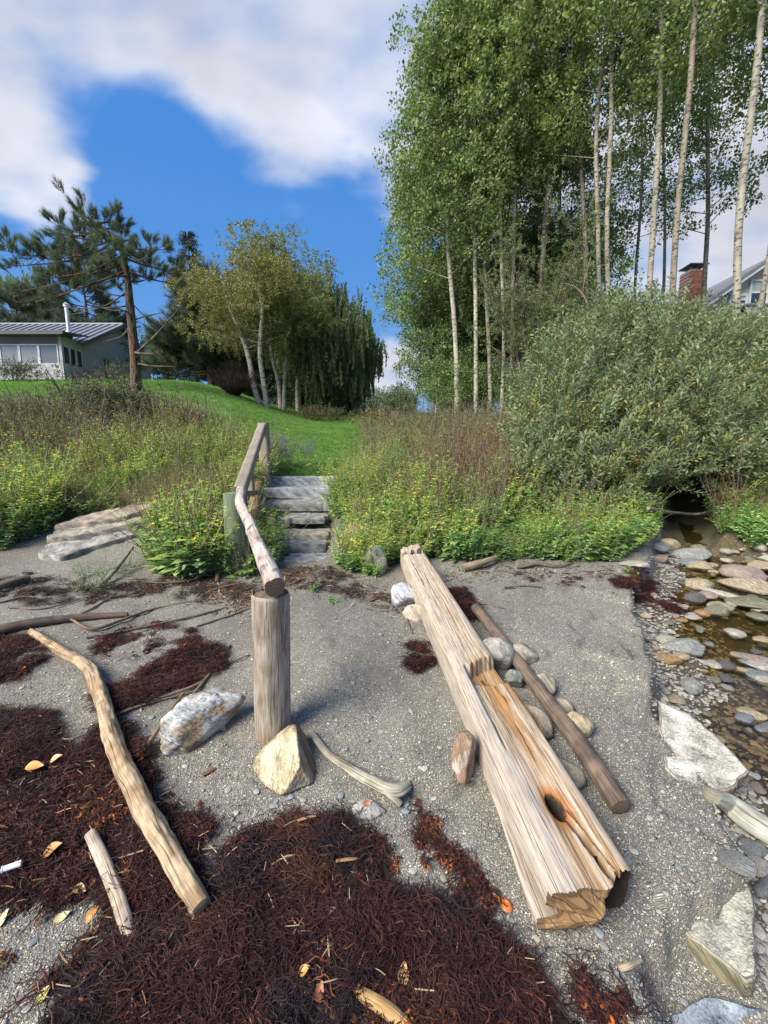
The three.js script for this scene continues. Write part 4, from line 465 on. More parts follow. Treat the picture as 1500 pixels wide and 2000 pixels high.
// ------------------------------------------------------------------ seaweed
{
  const r = rng(606);
  const strand = (sd, n, len, w, curl) => { const q = rng(sd), mb = new MB(); for (let k = 0; k < n; k++) { let P = V((q() - 0.5) * 0.03, q() * 0.012, (q() - 0.5) * 0.03), a = q() * 6.28, el = (q() - 0.4) * 0.45; const c0 = q(), c = c0 < 0.40 ? [0.024, 0.0105, 0.0105] : c0 < 0.80 ? [0.008, 0.007, 0.0085] : c0 < 0.93 ? [0.055, 0.017, 0.009] : [0.12, 0.048, 0.013]; const seg = 9; let prev = null, ww = w * (0.6 + 0.8 * q()), tw = q() * 3; for (let i = 0; i <= seg; i++) { const D = V(Math.cos(a) * Math.cos(el), Math.sin(el), Math.sin(a) * Math.cos(el)), S = V(-Math.sin(a), Math.sin(tw) * 0.8, Math.cos(a)).normalize(), wv = ww * (i === 0 || i === seg ? 0.35 : 1); const A = mb.v(P.clone().addScaledVector(S, wv), c), B = mb.v(P.clone().addScaledVector(S, -wv), c), U = mb.v(P.clone().addScaledVector(V(0, 1, 0), wv * 0.7), [c[0] * 1.15, c[1] * 1.15, c[2] * 1.15]); if (prev) { mb.q(prev[0], prev[2], U, A); mb.q(prev[2], prev[1], B, U); } prev = [A, B, U]; P = P.clone().addScaledVector(D, len / seg); a += (q() - 0.5) * curl; el = el * 0.6 + (q() - 0.55) * 0.5; tw += (q() - 0.5) * 1.4; } } return mb.geo(); };
  const weedMat = new THREE.MeshPhysicalMaterial({ vertexColors: true, roughness: 0.7, specularIntensity: 0.5, side: THREE.DoubleSide });
  const W = pix => pix.map(([x, y]) => spot(x, y));
  const beds = [
    ['thick dark red-brown seaweed bed on the left of the beach', W([[-60, 1402], [85, 1408], [95, 1468], [175, 1472], [215, 1408], [250, 1452], [275, 1480], [290, 1540], [320, 1598], [402, 1620], [382, 1660], [362, 1695], [385, 1750], [350, 1790], [270, 1772], [200, 1748], [120, 1752], [-60, 1738]]), 18000, 0.032, 0],
    ['thick dark red-brown seaweed mound at the bottom centre', W([[448, 1668], [482, 1634], [560, 1614], [640, 1608], [712, 1636], [726, 1672], [708, 1718], [700, 1748], [760, 1780], [850, 1810], [940, 1835], [1020, 1910], [1065, 2030], [115, 2040], [155, 1935], [228, 1855], [272, 1808], [340, 1802], [410, 1794], [500, 1782], [467, 1742], [440, 1705]]), 26000, 0.036, 0],
    ['seaweed patch reaching the left frame edge above the bed', W([[-60, 1255], [40, 1245], [82, 1258], [80, 1295], [30, 1330], [-60, 1345]]), 1700, 0.02, 0.3],
    ['long seaweed streak under the dry twigs behind the branch', W([[190, 1352], [300, 1300], [385, 1262], [432, 1265], [436, 1308], [330, 1350], [240, 1385], [205, 1390]]), 2600, 0.02, 0.3],
    ['thin dark seaweed streak on the gravel left of the post', W([[165, 1262], [230, 1235], [300, 1218], [400, 1235], [392, 1262], [300, 1275], [215, 1290]]), 700, 0.01, 0.6],
    ['scattered dark seaweed wisps left of the timber near end', W([[800, 1600], [900, 1560], [940, 1640], [985, 1700], [960, 1770], [860, 1780], [830, 1700]]), 420, 0.006, 0.75],
    ['dark seaweed clump beside the far half of the timber', W([[872, 1150], [905, 1150], [940, 1200], [925, 1212], [895, 1200]]), 1100, 0.02, 0.2],
    ['small seaweed tuft on the left side of the timber', W([[805, 1260], [838, 1258], [850, 1300], [826, 1330], [800, 1300]]), 320, 0.012, 0.35],
    ['reddish seaweed patch high on the gravel near the stream', W([[1195, 1135], [1230, 1120], [1278, 1135], [1280, 1158], [1215, 1152]]), 800, 0.015, 0.2],
    ['thin dark seaweed wisps on the gravel right of the timber', W([[1010, 1120], [1080, 1105], [1180, 1128], [1160, 1150], [1040, 1150]]), 160, 0.008, 0.65],
    ['dark red seaweed wisps at the bottom right of the beach', W([[1090, 1880], [1190, 1850], [1260, 1930], [1290, 2010], [1150, 2030], [1060, 1990]]), 260, 0.006, 0.75],
    ['dark brown wrack line along the foot of the left weeds', W([[-60, 1150], [60, 1120], [170, 1150], [250, 1140], [330, 1128], [420, 1125], [500, 1150], [490, 1175], [410, 1180], [300, 1160], [180, 1178], [-60, 1200]]), 1300, 0.012, 0.44],
    ['dark wrack of bark bits in front of the stone steps', W([[530, 1110], [640, 1108], [700, 1140], [760, 1165], [780, 1195], [700, 1175], [600, 1150], [545, 1150]]), 400, 0.01, 0.44],
    ['thin broken seaweed wisps round the edges of the big beds', W([[180, 1390], [330, 1480], [420, 1600], [470, 1580], [640, 1570], [780, 1640], [800, 1740], [960, 1800], [1100, 1900], [1150, 2020], [1000, 2030], [850, 1850], [700, 1700], [560, 1650], [430, 1760], [330, 1650], [240, 1480]]), 420, 0.005, 0.8],
    ['loose seaweed wisps on the bare gravel in the bottom left', W([[-60, 1780], [160, 1750], [260, 1850], [180, 1960], [60, 2040], [-60, 2040]]), 260, 0.006, 0.75],
    ['dark wrack strip beside the small domed stream stones', W([[1240, 1165], [1330, 1172], [1345, 1195], [1300, 1200], [1250, 1182]]), 380, 0.012, 0.3]];
  const kinds = [strand(1, 10, 0.07, 0.0008, 2.2), strand(2, 6, 0.085, 0.0012, 1.7), strand(3, 10, 0.04, 0.0011, 2.9), strand(4, 9, 0.03, 0.0030, 1.6)];
  for (const [l, P, n, hgt, sparse] of beds) {
    const items = [[], [], [], []]; let x0 = 9, x1 = -9, d0 = 9, d1 = 0; P.forEach(p => { x0 = Math.min(x0, p.x); x1 = Math.max(x1, p.x); d0 = Math.min(d0, -p.z); d1 = Math.max(d1, -p.z); }); let tries = 0, made = 0;
    const dark = /brown wrack|bark/.test(l);
    while (made < n && tries++ < n * (sparse > 0.45 ? 2 : 30)) {
      const x = mix(x0, x1, r()), d = mix(d0, d1, r()), jx = 0.035 * nz(x * 7, d * 7, 1) + 0.04 * nz(x * 19, d * 19, 1) + 0.04 * (r() - 0.5), jd = 0.035 * nz(x * 7, d * 7, 5) + 0.04 * nz(x * 19, d * 19, 6) + 0.04 * (r() - 0.5); if (!inPoly(x + jx, d + jd, P)) continue;
      const dn = nz(x * 5, d * 5, 11) + 0.6 * nz(x * 14, d * 14, 3); if (sparse && dn < mix(-0.45, 0.5, sparse)) continue; if (!sparse && nz(x * 3.1, d * 3.1, 41) * 0.6 + 0.7 * nz(x * 9, d * 9, 12) < -0.06 + 0.18 * r() && r() < 0.95) continue;
      const mound = hgt * (0.35 + 0.65 * ss(-0.4, 0.6, nz(x * 4, d * 4, 8))), y = H(x, d) + 0.003 + r() * mound, hue = ss(0.05, 0.45, nz(x * 4.5, d * 4.5, 22)), k = 0.7 + 0.9 * r(); const bl = ss(0.15, 0.4, nz(x * 5, d * 5, 33));
      let c = mixc([1.05 * k, 0.75 * k, 0.75 * k], [2.6 * k, 2.3 * k, 1.1 * k], hue * (0.2 + 0.8 * r())); c = mixc(c, [0.5 * k, 0.7 * k, 1.0 * k], bl * 0.8); if (r() < 0.04) c = [3.4 * k, 2.4 * k, 1.2 * k]; if (dark) c = [1.5 * k, 2.2 * k, 2.3 * k];
      items[Math.floor(r() * 4)].push({ p: V(x, y, -d), ry: r() * 6.28, rx: (r() - 0.5) * 0.35, rz: (r() - 0.5) * 0.35, s: 0.6 + 0.7 * r(), c }); made++;
    }
    const grp = thing('seaweed', l, 'seaweed', V(0, 0, 0)); grp.userData.kind = 'stuff'; items.forEach((it, i) => it.length && scatter('seaweed_strands', kinds[i], weedMat, it, grp));
  }
}
// ------------------------------------------------------------------ bark bits and wood scraps left by the tide
{
  const r = rng(1212), bit = sd => limb([V(-0.5, 0, 0), V(0.05, 0.03, 0.04), V(0.5, 0, 0)], [0.06, 0.09, 0.04], { seg: 5, n: 4, amp: 0.3, seed: sd, flat: 0.5 }), lines = [[[-60, 1165], [60, 1140], [180, 1160], [300, 1142], [420, 1140], [500, 1165]], [[540, 1130], [620, 1118], [700, 1150], [790, 1190]], [[860, 1130], [930, 1120], [1000, 1115], [1120, 1110], [1230, 1130]], [[400, 1165], [450, 1160], [490, 1185]], [[520, 1125], [560, 1135], [600, 1130]]].map(l => l.map(([x, y]) => spot(x, y)));
  const items = []; while (items.length < 2600) { const l = lines[Math.floor(r() * lines.length)], i = Math.floor(r() * (l.length - 1)), p = l[i].clone().lerp(l[i + 1], r()); p.x += (r() + r() - 1) * 0.22; p.z += (r() + r() - 1) * 0.22; const s = 0.02 + 0.07 * Math.pow(r(), 2.5), k = 0.7 + 0.6 * r(), c = r() < 0.55 ? [0.13 * k, 0.085 * k, 0.06 * k] : r() < 0.6 ? [0.26 * k, 0.17 * k, 0.1 * k] : [0.42 * k, 0.33 * k, 0.23 * k]; items.push({ p: V(p.x, H(p.x, -p.z) + 0.004 + 0.012 * r(), p.z), ry: r() * 6.28, rz: (r() - 0.5) * 0.3, s: V(s, s * (0.5 + 0.5 * r()), s), c }); }
  tag(scatter('bark_bits', bit(3), M.soil, items), 'bark bits and wood scraps along the foot of the plants', 'bark litter');
  const flecks = []; while (flecks.length < 2600) { const d = 0.7 + 3.4 * Math.pow(r(), 1.2), x = (r() * 2 - 1) * (0.5 + d * 0.95), n = nz(x * 2.6, d * 2.6, 17) + 0.5 * nz(x * 8, d * 8, 9); if (x > streamEdge(d) || n < 0.12 + 0.3 * r()) continue; const s = 0.006 + 0.022 * Math.pow(r(), 2.5), k = 0.6 + 0.8 * r(); flecks.push({ p: V(x, H(x, d) + 0.003, -d), ry: r() * 6.28, rz: (r() - 0.5) * 0.4, s: V(s, s * 0.6, s * 0.7), c: r() < 0.7 ? [0.035 * k, 0.02 * k, 0.018 * k] : [0.2 * k, 0.11 * k, 0.06 * k] }); }
  tag(scatter('beach_flecks', bit(5), M.soil, flecks), 'tiny dark flecks of weed and bark on the gravel', 'litter flecks');
}
// ------------------------------------------------------------------ small litter
{
  { const q = rng(3131), it = [], bit = limb([V(-0.5, 0, 0), V(0.05, 0.02, 0.03), V(0.5, 0, 0)], [0.035, 0.04, 0.03], { seg: 5, n: 4, amp: 0.2 }); const zone = [[-60, 1400], [200, 1400], [420, 1620], [720, 1620], [760, 1760], [1060, 1900], [1090, 2030], [-60, 2030]].map(([x, y]) => spot(x, y)); while (it.length < 420) { const d = 0.6 + 1.7 * q(), x = -2 + 2.8 * q(); if (!inPoly(x, d, zone)) continue; const s = 0.012 + 0.04 * Math.pow(q(), 2), k = 0.7 + 0.5 * q(); it.push({ p: V(x, H(x, d) + 0.03 + 0.02 * q(), -d), ry: q() * 6.28, rz: (q() - 0.5) * 0.4, s: V(s, s * (0.8 + 0.8 * q()), s), c: q() < 0.6 ? [0.5 * k, 0.37 * k, 0.22 * k] : [0.3 * k, 0.16 * k, 0.07 * k] }); } tag(scatter('straw_bits', bit, M.soil, it), 'tan straw and shell bits caught in the seaweed', 'straw litter'); }
  const dry = (px, py, s, c, label, turn, up = 0.015, name = 'dry_leaf') => { const mb = new MB(), n = 9, rows = []; for (let i = 0; i <= n; i++) { const t = i / n, w = Math.sin(Math.PI * Math.pow(t, 0.8)) * 0.3 + 0.02, row = []; for (let j = -3; j <= 3; j++) { const u = j / 3; row.push(mb.v(V((t - 0.5), 0.16 * u * u * w * 2 + 0.10 * Math.sin(t * 4 + px), u * w), [c[0] * (1 + 0.3 * nz(t * 5, u * 4, px)), c[1] * (1 + 0.3 * nz(t * 5, u * 4, px)), c[2]])); } rows.push(row); } for (let i = 0; i < n; i++) for (let j = 0; j < 6; j++) mb.q(rows[i][j], rows[i + 1][j], rows[i + 1][j + 1], rows[i][j + 1]); const m = top(name, mb.geo(), M.gloss, label, 'leaf', null, 'thing'); const p = spot(px, py); m.position.set(p.x, p.y + up, p.z); m.rotation.set(0.25, turn, 0.15); m.scale.setScalar(s); };
  dry(718, 1582, 0.042, [0.30, 0.13, 0.06], 'small round reddish brown leaf on the stone by the root', 0.4, 0.03);
  dry(112, 1503, 0.05, [0.55, 0.34, 0.17], 'tan dry leaf on the upper left seaweed', 0.6, 0.05); dry(70, 1518, 0.07, [0.55, 0.29, 0.08], 'orange curled leaf beside the tan dry leaf', 0.2, 0.05); dry(105, 1685, 0.065, [0.42, 0.20, 0.05], 'amber leaf on seaweed left of the birch stick', 0.5, 0.05);
  dry(158, 1758, 0.045, [0.48, 0.32, 0.13], 'tan leaf below the amber one', -0.2, 0.035); dry(182, 1806, 0.042, [0.50, 0.19, 0.04], 'bright rusty orange leaf by the birch stick foot', 1.2, 0.03); dry(122, 1797, 0.045, [0.48, 0.40, 0.22], 'straw coloured leaf on the bare gravel at left', 0.5, 0.012); dry(4, 1805, 0.05, [0.45, 0.43, 0.26], 'pale green-grey leaf at the left frame edge', 1.3, 0.012);
  dry(788, 1925, 0.05, [0.50, 0.30, 0.13], 'tan leaf right of the yellow stick at the bottom', 1.4, 0.03); dry(675, 1972, 0.055, [0.34, 0.33, 0.24], 'grey-green leaf left of the yellow stick', 0.9, 0.03); dry(595, 1930, 0.035, [0.42, 0.2, 0.05], 'small amber leaf in the bottom centre seaweed', 0.4, 0.05); dry(85, 1950, 0.04, [0.56, 0.50, 0.16], 'yellow leaf on the gravel in the bottom left', 1.0, 0.012); dry(625, 1960, 0.04, [0.30, 0.09, 0.04], 'dark red leaf in the bottom centre seaweed', 1.3, 0.04);
  dry(402, 1112, 0.05, [0.5, 0.2, 0.05], 'tiny orange leaf beside the post in the wrack', 0.3, 0.015);
  const chip = (px, py, w, l, c, label, turn, up = 0.01) => { const g = limb([V(-l / 2, 0, 0), V(0, 0.002, 0), V(l / 2, 0, 0)], [w, w * 1.15, w * 0.8], { seg: 10, n: 12, amp: 0.2, freq: 30, seed: px, flat: 0.5, col: woodCol(c, [c[0] * 0.7, c[1] * 0.65, c[2] * 0.6], px) }); const m = top('wood_chip', g, M.wood, label, 'wood chip'), p = spot(px, py); m.position.set(p.x, p.y + up, p.z); m.rotation.y = turn; };
  chip(408, 1512, 0.009, 0.055, [0.32, 0.18, 0.075], 'brown wood chip between the boulder and the pointed stone', 0.7, 0.008); chip(600, 1622, 0.006, 0.07, [0.55, 0.36, 0.16], 'tan splinter on top of the central seaweed mound', 0.3, 0.05); chip(678, 1705, 0.006, 0.075, [0.52, 0.33, 0.15], 'tan splinter on the right of the central seaweed', 0.1, 0.05); chip(438, 1885, 0.005, 0.06, [0.55, 0.4, 0.2], 'short yellow splinter between birch stick and branch', 1.4, 0.04); chip(330, 1570, 0.006, 0.08, [0.30, 0.22, 0.15], 'grey-brown bark strip right of the long branch', -0.3, 0.01);
  // white plastic tube, orange crab shell
  const tubeP = spot(28, 1723), tb = thing('plastic_tube', 'short white plastic tube lying on the left seaweed', 'litter', V(tubeP.x, tubeP.y + 0.055, tubeP.z), 0.45); const tg = new THREE.CylinderGeometry(0.009, 0.010, 0.05, 20, 1, true); tg.rotateZ(1.5708); mesh('tube', paint(tg, [0.75, 0.75, 0.82]), std({ roughness: 0.4, side: THREE.DoubleSide }), tb); const t2 = new THREE.TorusGeometry(0.009, 0.0022, 8, 18); t2.rotateY(1.5708); t2.translate(-0.025, 0, 0); mesh('collar', paint(t2, [0.8, 0.8, 0.86]), std({ roughness: 0.4 }), tb);
  const cp = spot(988, 1773), cs = thing('crab_shell', 'orange rounded crab shell fragment on the gravel beside the timber', 'shell', V(cp.x, cp.y + 0.006, cp.z), 0.3); const mb = new MB(), rows = []; for (let i = 0; i <= 12; i++) { const row = []; for (let j = 0; j <= 30; j++) { const a = j / 30 * 6.283, t = i / 12, rr = 0.024 * t * (1 + 0.08 * nz(Math.cos(a) * 2, Math.sin(a) * 2)); const y = 0.010 * (1 - t * t) - 0.012 * Math.exp(-Math.pow(t / 0.32, 2)) + 0.002 * nz(a * 3, t * 5); row.push(mb.v(V(Math.cos(a) * rr * 0.8, y, Math.sin(a) * rr), mixc([0.50, 0.14, 0.03], [0.23, 0.07, 0.02], ss(0.1, 0.4, nz(Math.cos(a) * t * 5, Math.sin(a) * t * 5, 4)) + 0.7 * (1 - ss(0.1, 0.4, t))))); } rows.push(row); } for (let i = 0; i < 12; i++) for (let j = 0; j < 30; j++) mb.q(rows[i][j], rows[i][j + 1], rows[i + 1][j + 1], rows[i + 1][j]); mesh('carapace', mb.geo(), M.gloss, cs);
}

// ------------------------------------------------------------------ weeds, grass and flowers
const vary = (r, c, k = 0.3) => { const s = 1 - k / 2 + k * r(), h = (r() - 0.5) * k * 0.5; return [c[0] * s * (1 + h), c[1] * s, c[2] * s * (1 - h)]; };
function weedClump(seed, o) {
  const r = rng(seed), mb = new MB();
  for (let k = 0; k < o.stems; k++) {
    const a = r() * 6.283, rad = o.spread * Math.sqrt(r()), h = o.h * (0.55 + 0.6 * r()); let P = V(Math.cos(a) * rad, -0.02, Math.sin(a) * rad), dir = V(Math.cos(a) * o.lean * r(), 1, Math.sin(a) * o.lean * r()).normalize(); const n = o.seg || 5, sc = vary(r, o.stem, 0.4);
    for (let i = 0; i < n; i++) {
      const Q = P.clone().addScaledVector(dir, h / n), t = (i + 1) / n; stalk(mb, P, Q, o.sr || 0.0026, sc);
      for (let l = 0; l < o.leaves; l++) { const b = r() * 6.283, el = o.el ?? 0.5, D = V(Math.cos(b), el * (r() + 0.3), Math.sin(b)).normalize(), L = o.len * (0.6 + 0.7 * r()) * (1.15 - 0.6 * t); leaf(mb, P.clone().lerp(Q, r()), D, V(0, 1, 0).addScaledVector(dirAt(r), 0.5).normalize(), L, L * o.wid, vary(r, r() < (o.alt || 0) ? o.leaf2 : o.leaf, 0.45), 0.25); }
      if (o.flower && t > (o.ft ?? 0.6)) for (let f = 0; f < o.nf; f++) { const q = P.clone().lerp(Q, r()).addScaledVector(dirAt(r), o.fspread || 0.03), c = vary(r, o.flower, 0.3), s = o.fs * (0.7 + 0.6 * r()); for (let p = 0; p < 3; p++) { const b = p * 2.09 + r(); leaf(mb, q, V(Math.cos(b), 0.5, Math.sin(b)).normalize(), V(0, 1, 0), s, s * 0.8, c, 0.1, 0.6); } }
      P = Q; dir = dir.clone().addScaledVector(dirAt(r), 0.22).normalize();
    }
  }
  return mb.geo();
}
function grassTuft(seed, n, h, w, bend, cols, spread = 0.04) { const r = rng(seed), mb = new MB(); for (let i = 0; i < n; i++) { const a = r() * 6.283, D = V(Math.cos(a) * (0.15 + 0.5 * r()), 1, Math.sin(a) * (0.15 + 0.5 * r())).normalize(); blade(mb, V((r() - 0.5) * spread * 2, -0.01, (r() - 0.5) * spread * 2), D, h * (0.5 + 0.7 * r()), w, bend * (0.4 + r()), vary(r, cols[Math.floor(r() * cols.length)], 0.35)); } return mb.geo(); }
const GREEN = [0.115, 0.28, 0.022], LIME = [0.25, 0.40, 0.032], DARK = [0.055, 0.105, 0.022], OLIVE = [0.16, 0.165, 0.05], BROWN = [0.20, 0.115, 0.055], RUST = [0.27, 0.12, 0.055], GOLD = [0.33, 0.225, 0.065], STRAW = [0.40, 0.315, 0.15], YELLOW = [0.74, 0.60, 0.035];
const PL = {
  green: [1, 2, 3].map(s => weedClump(s, { stems: 7, h: 0.36, spread: 0.09, lean: 0.7, leaves: 5, len: 0.07, wid: 0.46, stem: GREEN, leaf: GREEN, leaf2: LIME, alt: 0.3 })),
  lush: [4, 5].map(s => weedClump(s, { stems: 6, h: 0.3, spread: 0.1, lean: 0.8, leaves: 4, len: 0.125, wid: 0.55, stem: LIME, leaf: [0.11, 0.28, 0.025], leaf2: LIME, alt: 0.35 })),
  mustard: [6, 7, 8].map(s => weedClump(s, { stems: 7, h: 0.5, spread: 0.1, lean: 0.65, leaves: 4, len: 0.07, wid: 0.38, stem: LIME, leaf: [0.17, 0.345, 0.028], leaf2: [0.27, 0.40, 0.04], alt: 0.35, flower: YELLOW, nf: 2, fs: 0.017, ft: 0.55, fspread: 0.035 })),
  seedy: [9, 10].map(s => weedClump(s, { stems: 8, h: 0.55, spread: 0.11, lean: 0.55, leaves: 6, len: 0.028, wid: 0.5, stem: OLIVE, leaf: [0.32, 0.30, 0.05], leaf2: [0.40, 0.29, 0.08], alt: 0.4 })),
  rusty: [11, 12].map(s => weedClump(s, { stems: 8, h: 0.6, spread: 0.1, lean: 0.4, leaves: 8, len: 0.022, wid: 0.6, stem: BROWN, leaf: RUST, leaf2: [0.36, 0.24, 0.10], alt: 0.45, sr: 0.003 })),
  dry: [13, 14].map(s => grassTuft(s, 34, 0.48, 0.005, 0.8, [GOLD, STRAW, [0.25, 0.14, 0.05], OLIVE], 0.07)),
  grass: [15, 16].map(s => grassTuft(s, 26, 0.33, 0.006, 0.75, [GREEN, LIME, [0.10, 0.19, 0.03]], 0.06)),
  bramble: [17, 18].map(s => weedClump(s, { stems: 7, h: 0.75, spread: 0.16, lean: 0.9, leaves: 7, len: 0.05, wid: 0.6, stem: BROWN, leaf: DARK, leaf2: OLIVE, alt: 0.35, sr: 0.004 })),
};
{
  const r = rng(808), beds = {}; let lump = 1; const add = (k, x, d, s, c) => { s *= lump * (x < -1 ? 1 - 0.35 * ss(8, 11, d) : 1); (beds[k] ||= PL[k].map(() => [])); const v = Math.floor(r() * PL[k].length); beds[k][v].push({ p: V(x, H(x, d), -d), ry: r() * 6.283, rx: (r() - 0.5) * 0.25, rz: (r() - 0.5) * 0.25, s: V(s, s * (0.8 + 0.4 * r()), s), c }); };
  const edgeL = x => { let e = 4.42 + 0.16 * nz(x * 2.3, 4.4) + 0.07 * nz(x * 7, 1); e += 0.75 * ss(-4.25, -4.0, x) * (1 - ss(-2.75, -2.5, x)); e -= 0.62 * ss(-2.35, -2.1, x) * (1 - ss(-1.25, -1.12, x)); return e; };
  const edgeR = x => 4.16 + 0.12 * nz(x * 2.7, 9.4) + 0.06 * nz(x * 8, 2) + 0.35 * ss(2.3, 2.8, x) - 0.3 * ss(-0.8, -0.5, x) * (1 - ss(-0.1, 0.1, x));
  const open = (x, d) => {
    const sl = mix(-1.22, -1.95, ss(4.1, 5.9, d)), sr = mix(-0.40, -0.70, ss(4.2, 6.2, d)); if (x > sl && x < sr && d < 6.95) return d > 4.1 && (x < sl + 0.1 || x > sr - 0.08) && r() < 0.5 ? 2 : 0;
    if (d < (x < -1.1 ? edgeL(x) : edgeR(x))) return 0;
    const a = x / d; if (d > 6.9 && a > -0.285 + 0.02 * nz(d, 5) - 0.045 * (d - 7) && a < -0.035 + 0.03 * nz(d * 0.8, 3) - 0.002 * (d - 7)) return d < 8.2 && r() < 0.35 * (8.2 - d) ? 2 : 0;
    const out = x - streamEdge(d); if (x > 2 && out > -0.12 && x < table(rightRows, d) - 0.02 && d < 7.2) return 0;
    return 1;
  };
  const put = (x, d) => {
    const o = open(x, d); if (!o) return; lump = 0.62 + 0.75 * ss(-0.45, 0.5, nz(x * 1.7, d * 1.7, 14) + 0.4 * nz(x * 4.5, d * 4.5, 4)); const a = x / d, n = nz(x * 0.9, d * 0.9, 2), n2 = nz(x * 2.4, d * 2.4, 6), k = 0.8 + 0.45 * r(), q = r(), tone = [k, k * (0.96 + 0.08 * r()), k];
    if (o === 1 && r() < 0.05) return add(r() < 0.5 ? 'rusty' : 'seedy', x, d, 1.1 + 0.4 * r(), tone);
    if (o === 2) return add(q < 0.5 ? 'green' : 'grass', x, d, 0.35 + 0.25 * r(), tone);
    if (x < -1.2 && a < -0.2) {
      const gold = ss(-0.1, 0.45, n + 1.1 * Math.exp(-Math.pow((x + 3.0) / 0.9, 2) - Math.pow((d - 5.5) / 0.55, 2)) - 0.15), dk = Math.exp(-Math.pow((x + 7.0) / 3.2, 2) - Math.pow((d - 9.8) / 1.7, 2)), nearP = Math.exp(-Math.pow((x + 1.75) / 0.6, 2) - Math.pow((d - 4.4) / 0.6, 2));
      if (q < dk * 0.8) return add('bramble', x, d, 0.8 + 0.4 * r(), tone);
      if (r() < nearP * 0.6) return add('lush', x, d, 0.8 + 0.5 * r(), tone);
      if (r() < gold * 0.92) return add(d < 6.4 ? 'dry' : r() < 0.55 ? 'seedy' : 'rusty', x, d, 0.7 + 0.4 * r(), tone);
      if (d > 9 && r() < 0.35) return add(r() < 0.5 ? 'rusty' : 'seedy', x, d, 0.8 + 0.4 * r(), tone);
      return add(r() < 0.30 + 0.45 * n2 ? 'mustard' : r() < 0.55 ? 'green' : r() < 0.6 ? 'seedy' : 'grass', x, d, 0.75 + 0.45 * r(), tone);
    }
    const rust = Math.exp(-Math.pow((a - 0.22) / 0.10, 2)) * ss(5.4, 6.4, d) * (1 - ss(11, 13, d)), far = ss(7.2, 9.5, d), flowers = Math.exp(-Math.pow((x + 0.35) / 0.6, 2)) * (1 - ss(6, 7.4, d));
    if (r() < rust * 0.72) return add('rusty', x, d, 0.8 + 0.5 * r(), tone);
    if (r() < flowers * 0.45) return add('mustard', x, d, 0.7 + 0.35 * r(), tone);
    if (r() < far * 0.55) return add(r() < 0.75 ? 'seedy' : 'bramble', x, d, 0.85 + 0.5 * r(), tone);
    if (d < 5.3) return add(q < 0.42 ? 'grass' : q < 0.66 ? 'green' : q < 0.86 ? 'lush' : 'mustard', x, d, 0.6 + 0.4 * r(), tone);
    return add(q < 0.4 ? 'green' : q < 0.6 ? 'mustard' : q < 0.78 ? 'seedy' : 'rusty', x, d, 0.75 + 0.4 * r(), tone);
  };
  for (let i = 0; i < 9500; i++) { const d = 3.6 + 9.0 * Math.pow(r(), 1.4), x = -1.0 - (0.25 + d * 0.98) * r(); if (d > 11.2) continue; put(x, d); }
  for (let i = 0; i < 8500; i++) { const d = 3.8 + 10.5 * Math.pow(r(), 1.6); put(-1.2 + (1.6 + d * 0.92) * r(), d); }
  const words = { green: 'green leafy weeds growing along the top of the beach', lush: 'bright broad-leaved plants at the beach edge', mustard: 'yellow flowering weeds on both sides of the steps', seedy: 'olive and straw seed heads on the bank', rusty: 'reddish brown seeded dock stalks on the bank', dry: 'golden dry arching grass on the left bank', grass: 'tufts of fresh green grass at the beach edge', bramble: 'dark tangled brambles on the left slope' };
  for (const k in beds) { const g = thing(k === 'mustard' ? 'flowering_weeds' : k === 'dry' ? 'dry_grass' : k === 'grass' ? 'green_grass' : k + '_weeds', words[k], /grass/.test(words[k]) ? 'grass' : 'weeds', V(0, 0, 0)); g.userData.kind = 'stuff'; beds[k].forEach((it, i) => it.length && scatter('plant_stems', PL[k][i], M.leaf, it, g)); }
  // lawn
  const lawn = [], tuft = grassTuft(30, 12, 0.07, 0.006, 0.6, [[0.12, 0.285, 0.02], [0.165, 0.31, 0.03], [0.10, 0.24, 0.018]], 0.06);
  for (let i = 0; i < 34000; i++) { const d = 6.9 + 24 * Math.pow(r(), 1.7), x = d * (-0.36 - 0.04 * Math.max(0, d - 7) * (d < 12 ? 1 : 0) + (0.37 + 0.04 * Math.max(0, d - 7) * (d < 12 ? 1 : 0)) * r()); lawn.push({ p: V(x, H(x, d), -d), ry: r() * 6.28, s: 0.7 + 0.6 * r(), c: vary(r, mixc([0.85, 0.92, 0.9], [1.35, 1.12, 0.9], ss(-0.2, 0.4, fbm(x * 0.9, d * 0.9, 3, 4))), 0.4) }); }
  for (let i = 0; i < 9000; i++) { const d = 13 + 9 * r(), x = -d * (0.3 + 0.75 * r()); lawn.push({ p: V(x, H(x, d), -d), ry: r() * 6.28, s: 0.9 + 0.8 * r(), c: vary(r, [1, 1, 1], 0.3) }); }
  tag(scatter('lawn_grass', tuft, M.leaf, lawn), 'short bright green mown grass of the lawn', 'grass');
  // single plants
  const single = (name, label, geo, px, py, s, mat = M.leaf) => { const p = spot(px, py), m = top(name, geo, mat, label, 'plant'); m.position.copy(p); m.scale.setScalar(s); m.rotation.y = px; return m; };
  const asters = weedClump(40, { stems: 16, h: 0.55, spread: 0.22, lean: 0.4, leaves: 5, len: 0.045, wid: 0.25, stem: DARK, leaf: [0.06, 0.10, 0.035], leaf2: GREEN, alt: 0.3, flower: [0.22, 0.13, 0.36], nf: 8, fs: 0.026, ft: 0.75, fspread: 0.06 });
  const ap = at(545, 895, 7.2), am = top('aster_clump', asters, M.leaf, 'purple flowering aster clump by the top rail post', 'plant'); am.position.set(ap.x, H(ap.x, 7.2), -7.2); am.scale.set(1, 1.15, 1);
  const ap2 = top('aster_clump', asters, M.leaf, 'purple aster right of the rail post, nearer the lawn', 'plant'); ap2.position.set(ap.x + 0.25, H(ap.x + 0.25, 7.5), -7.5); ap2.rotation.y = 2; ap2.scale.setScalar(0.95);
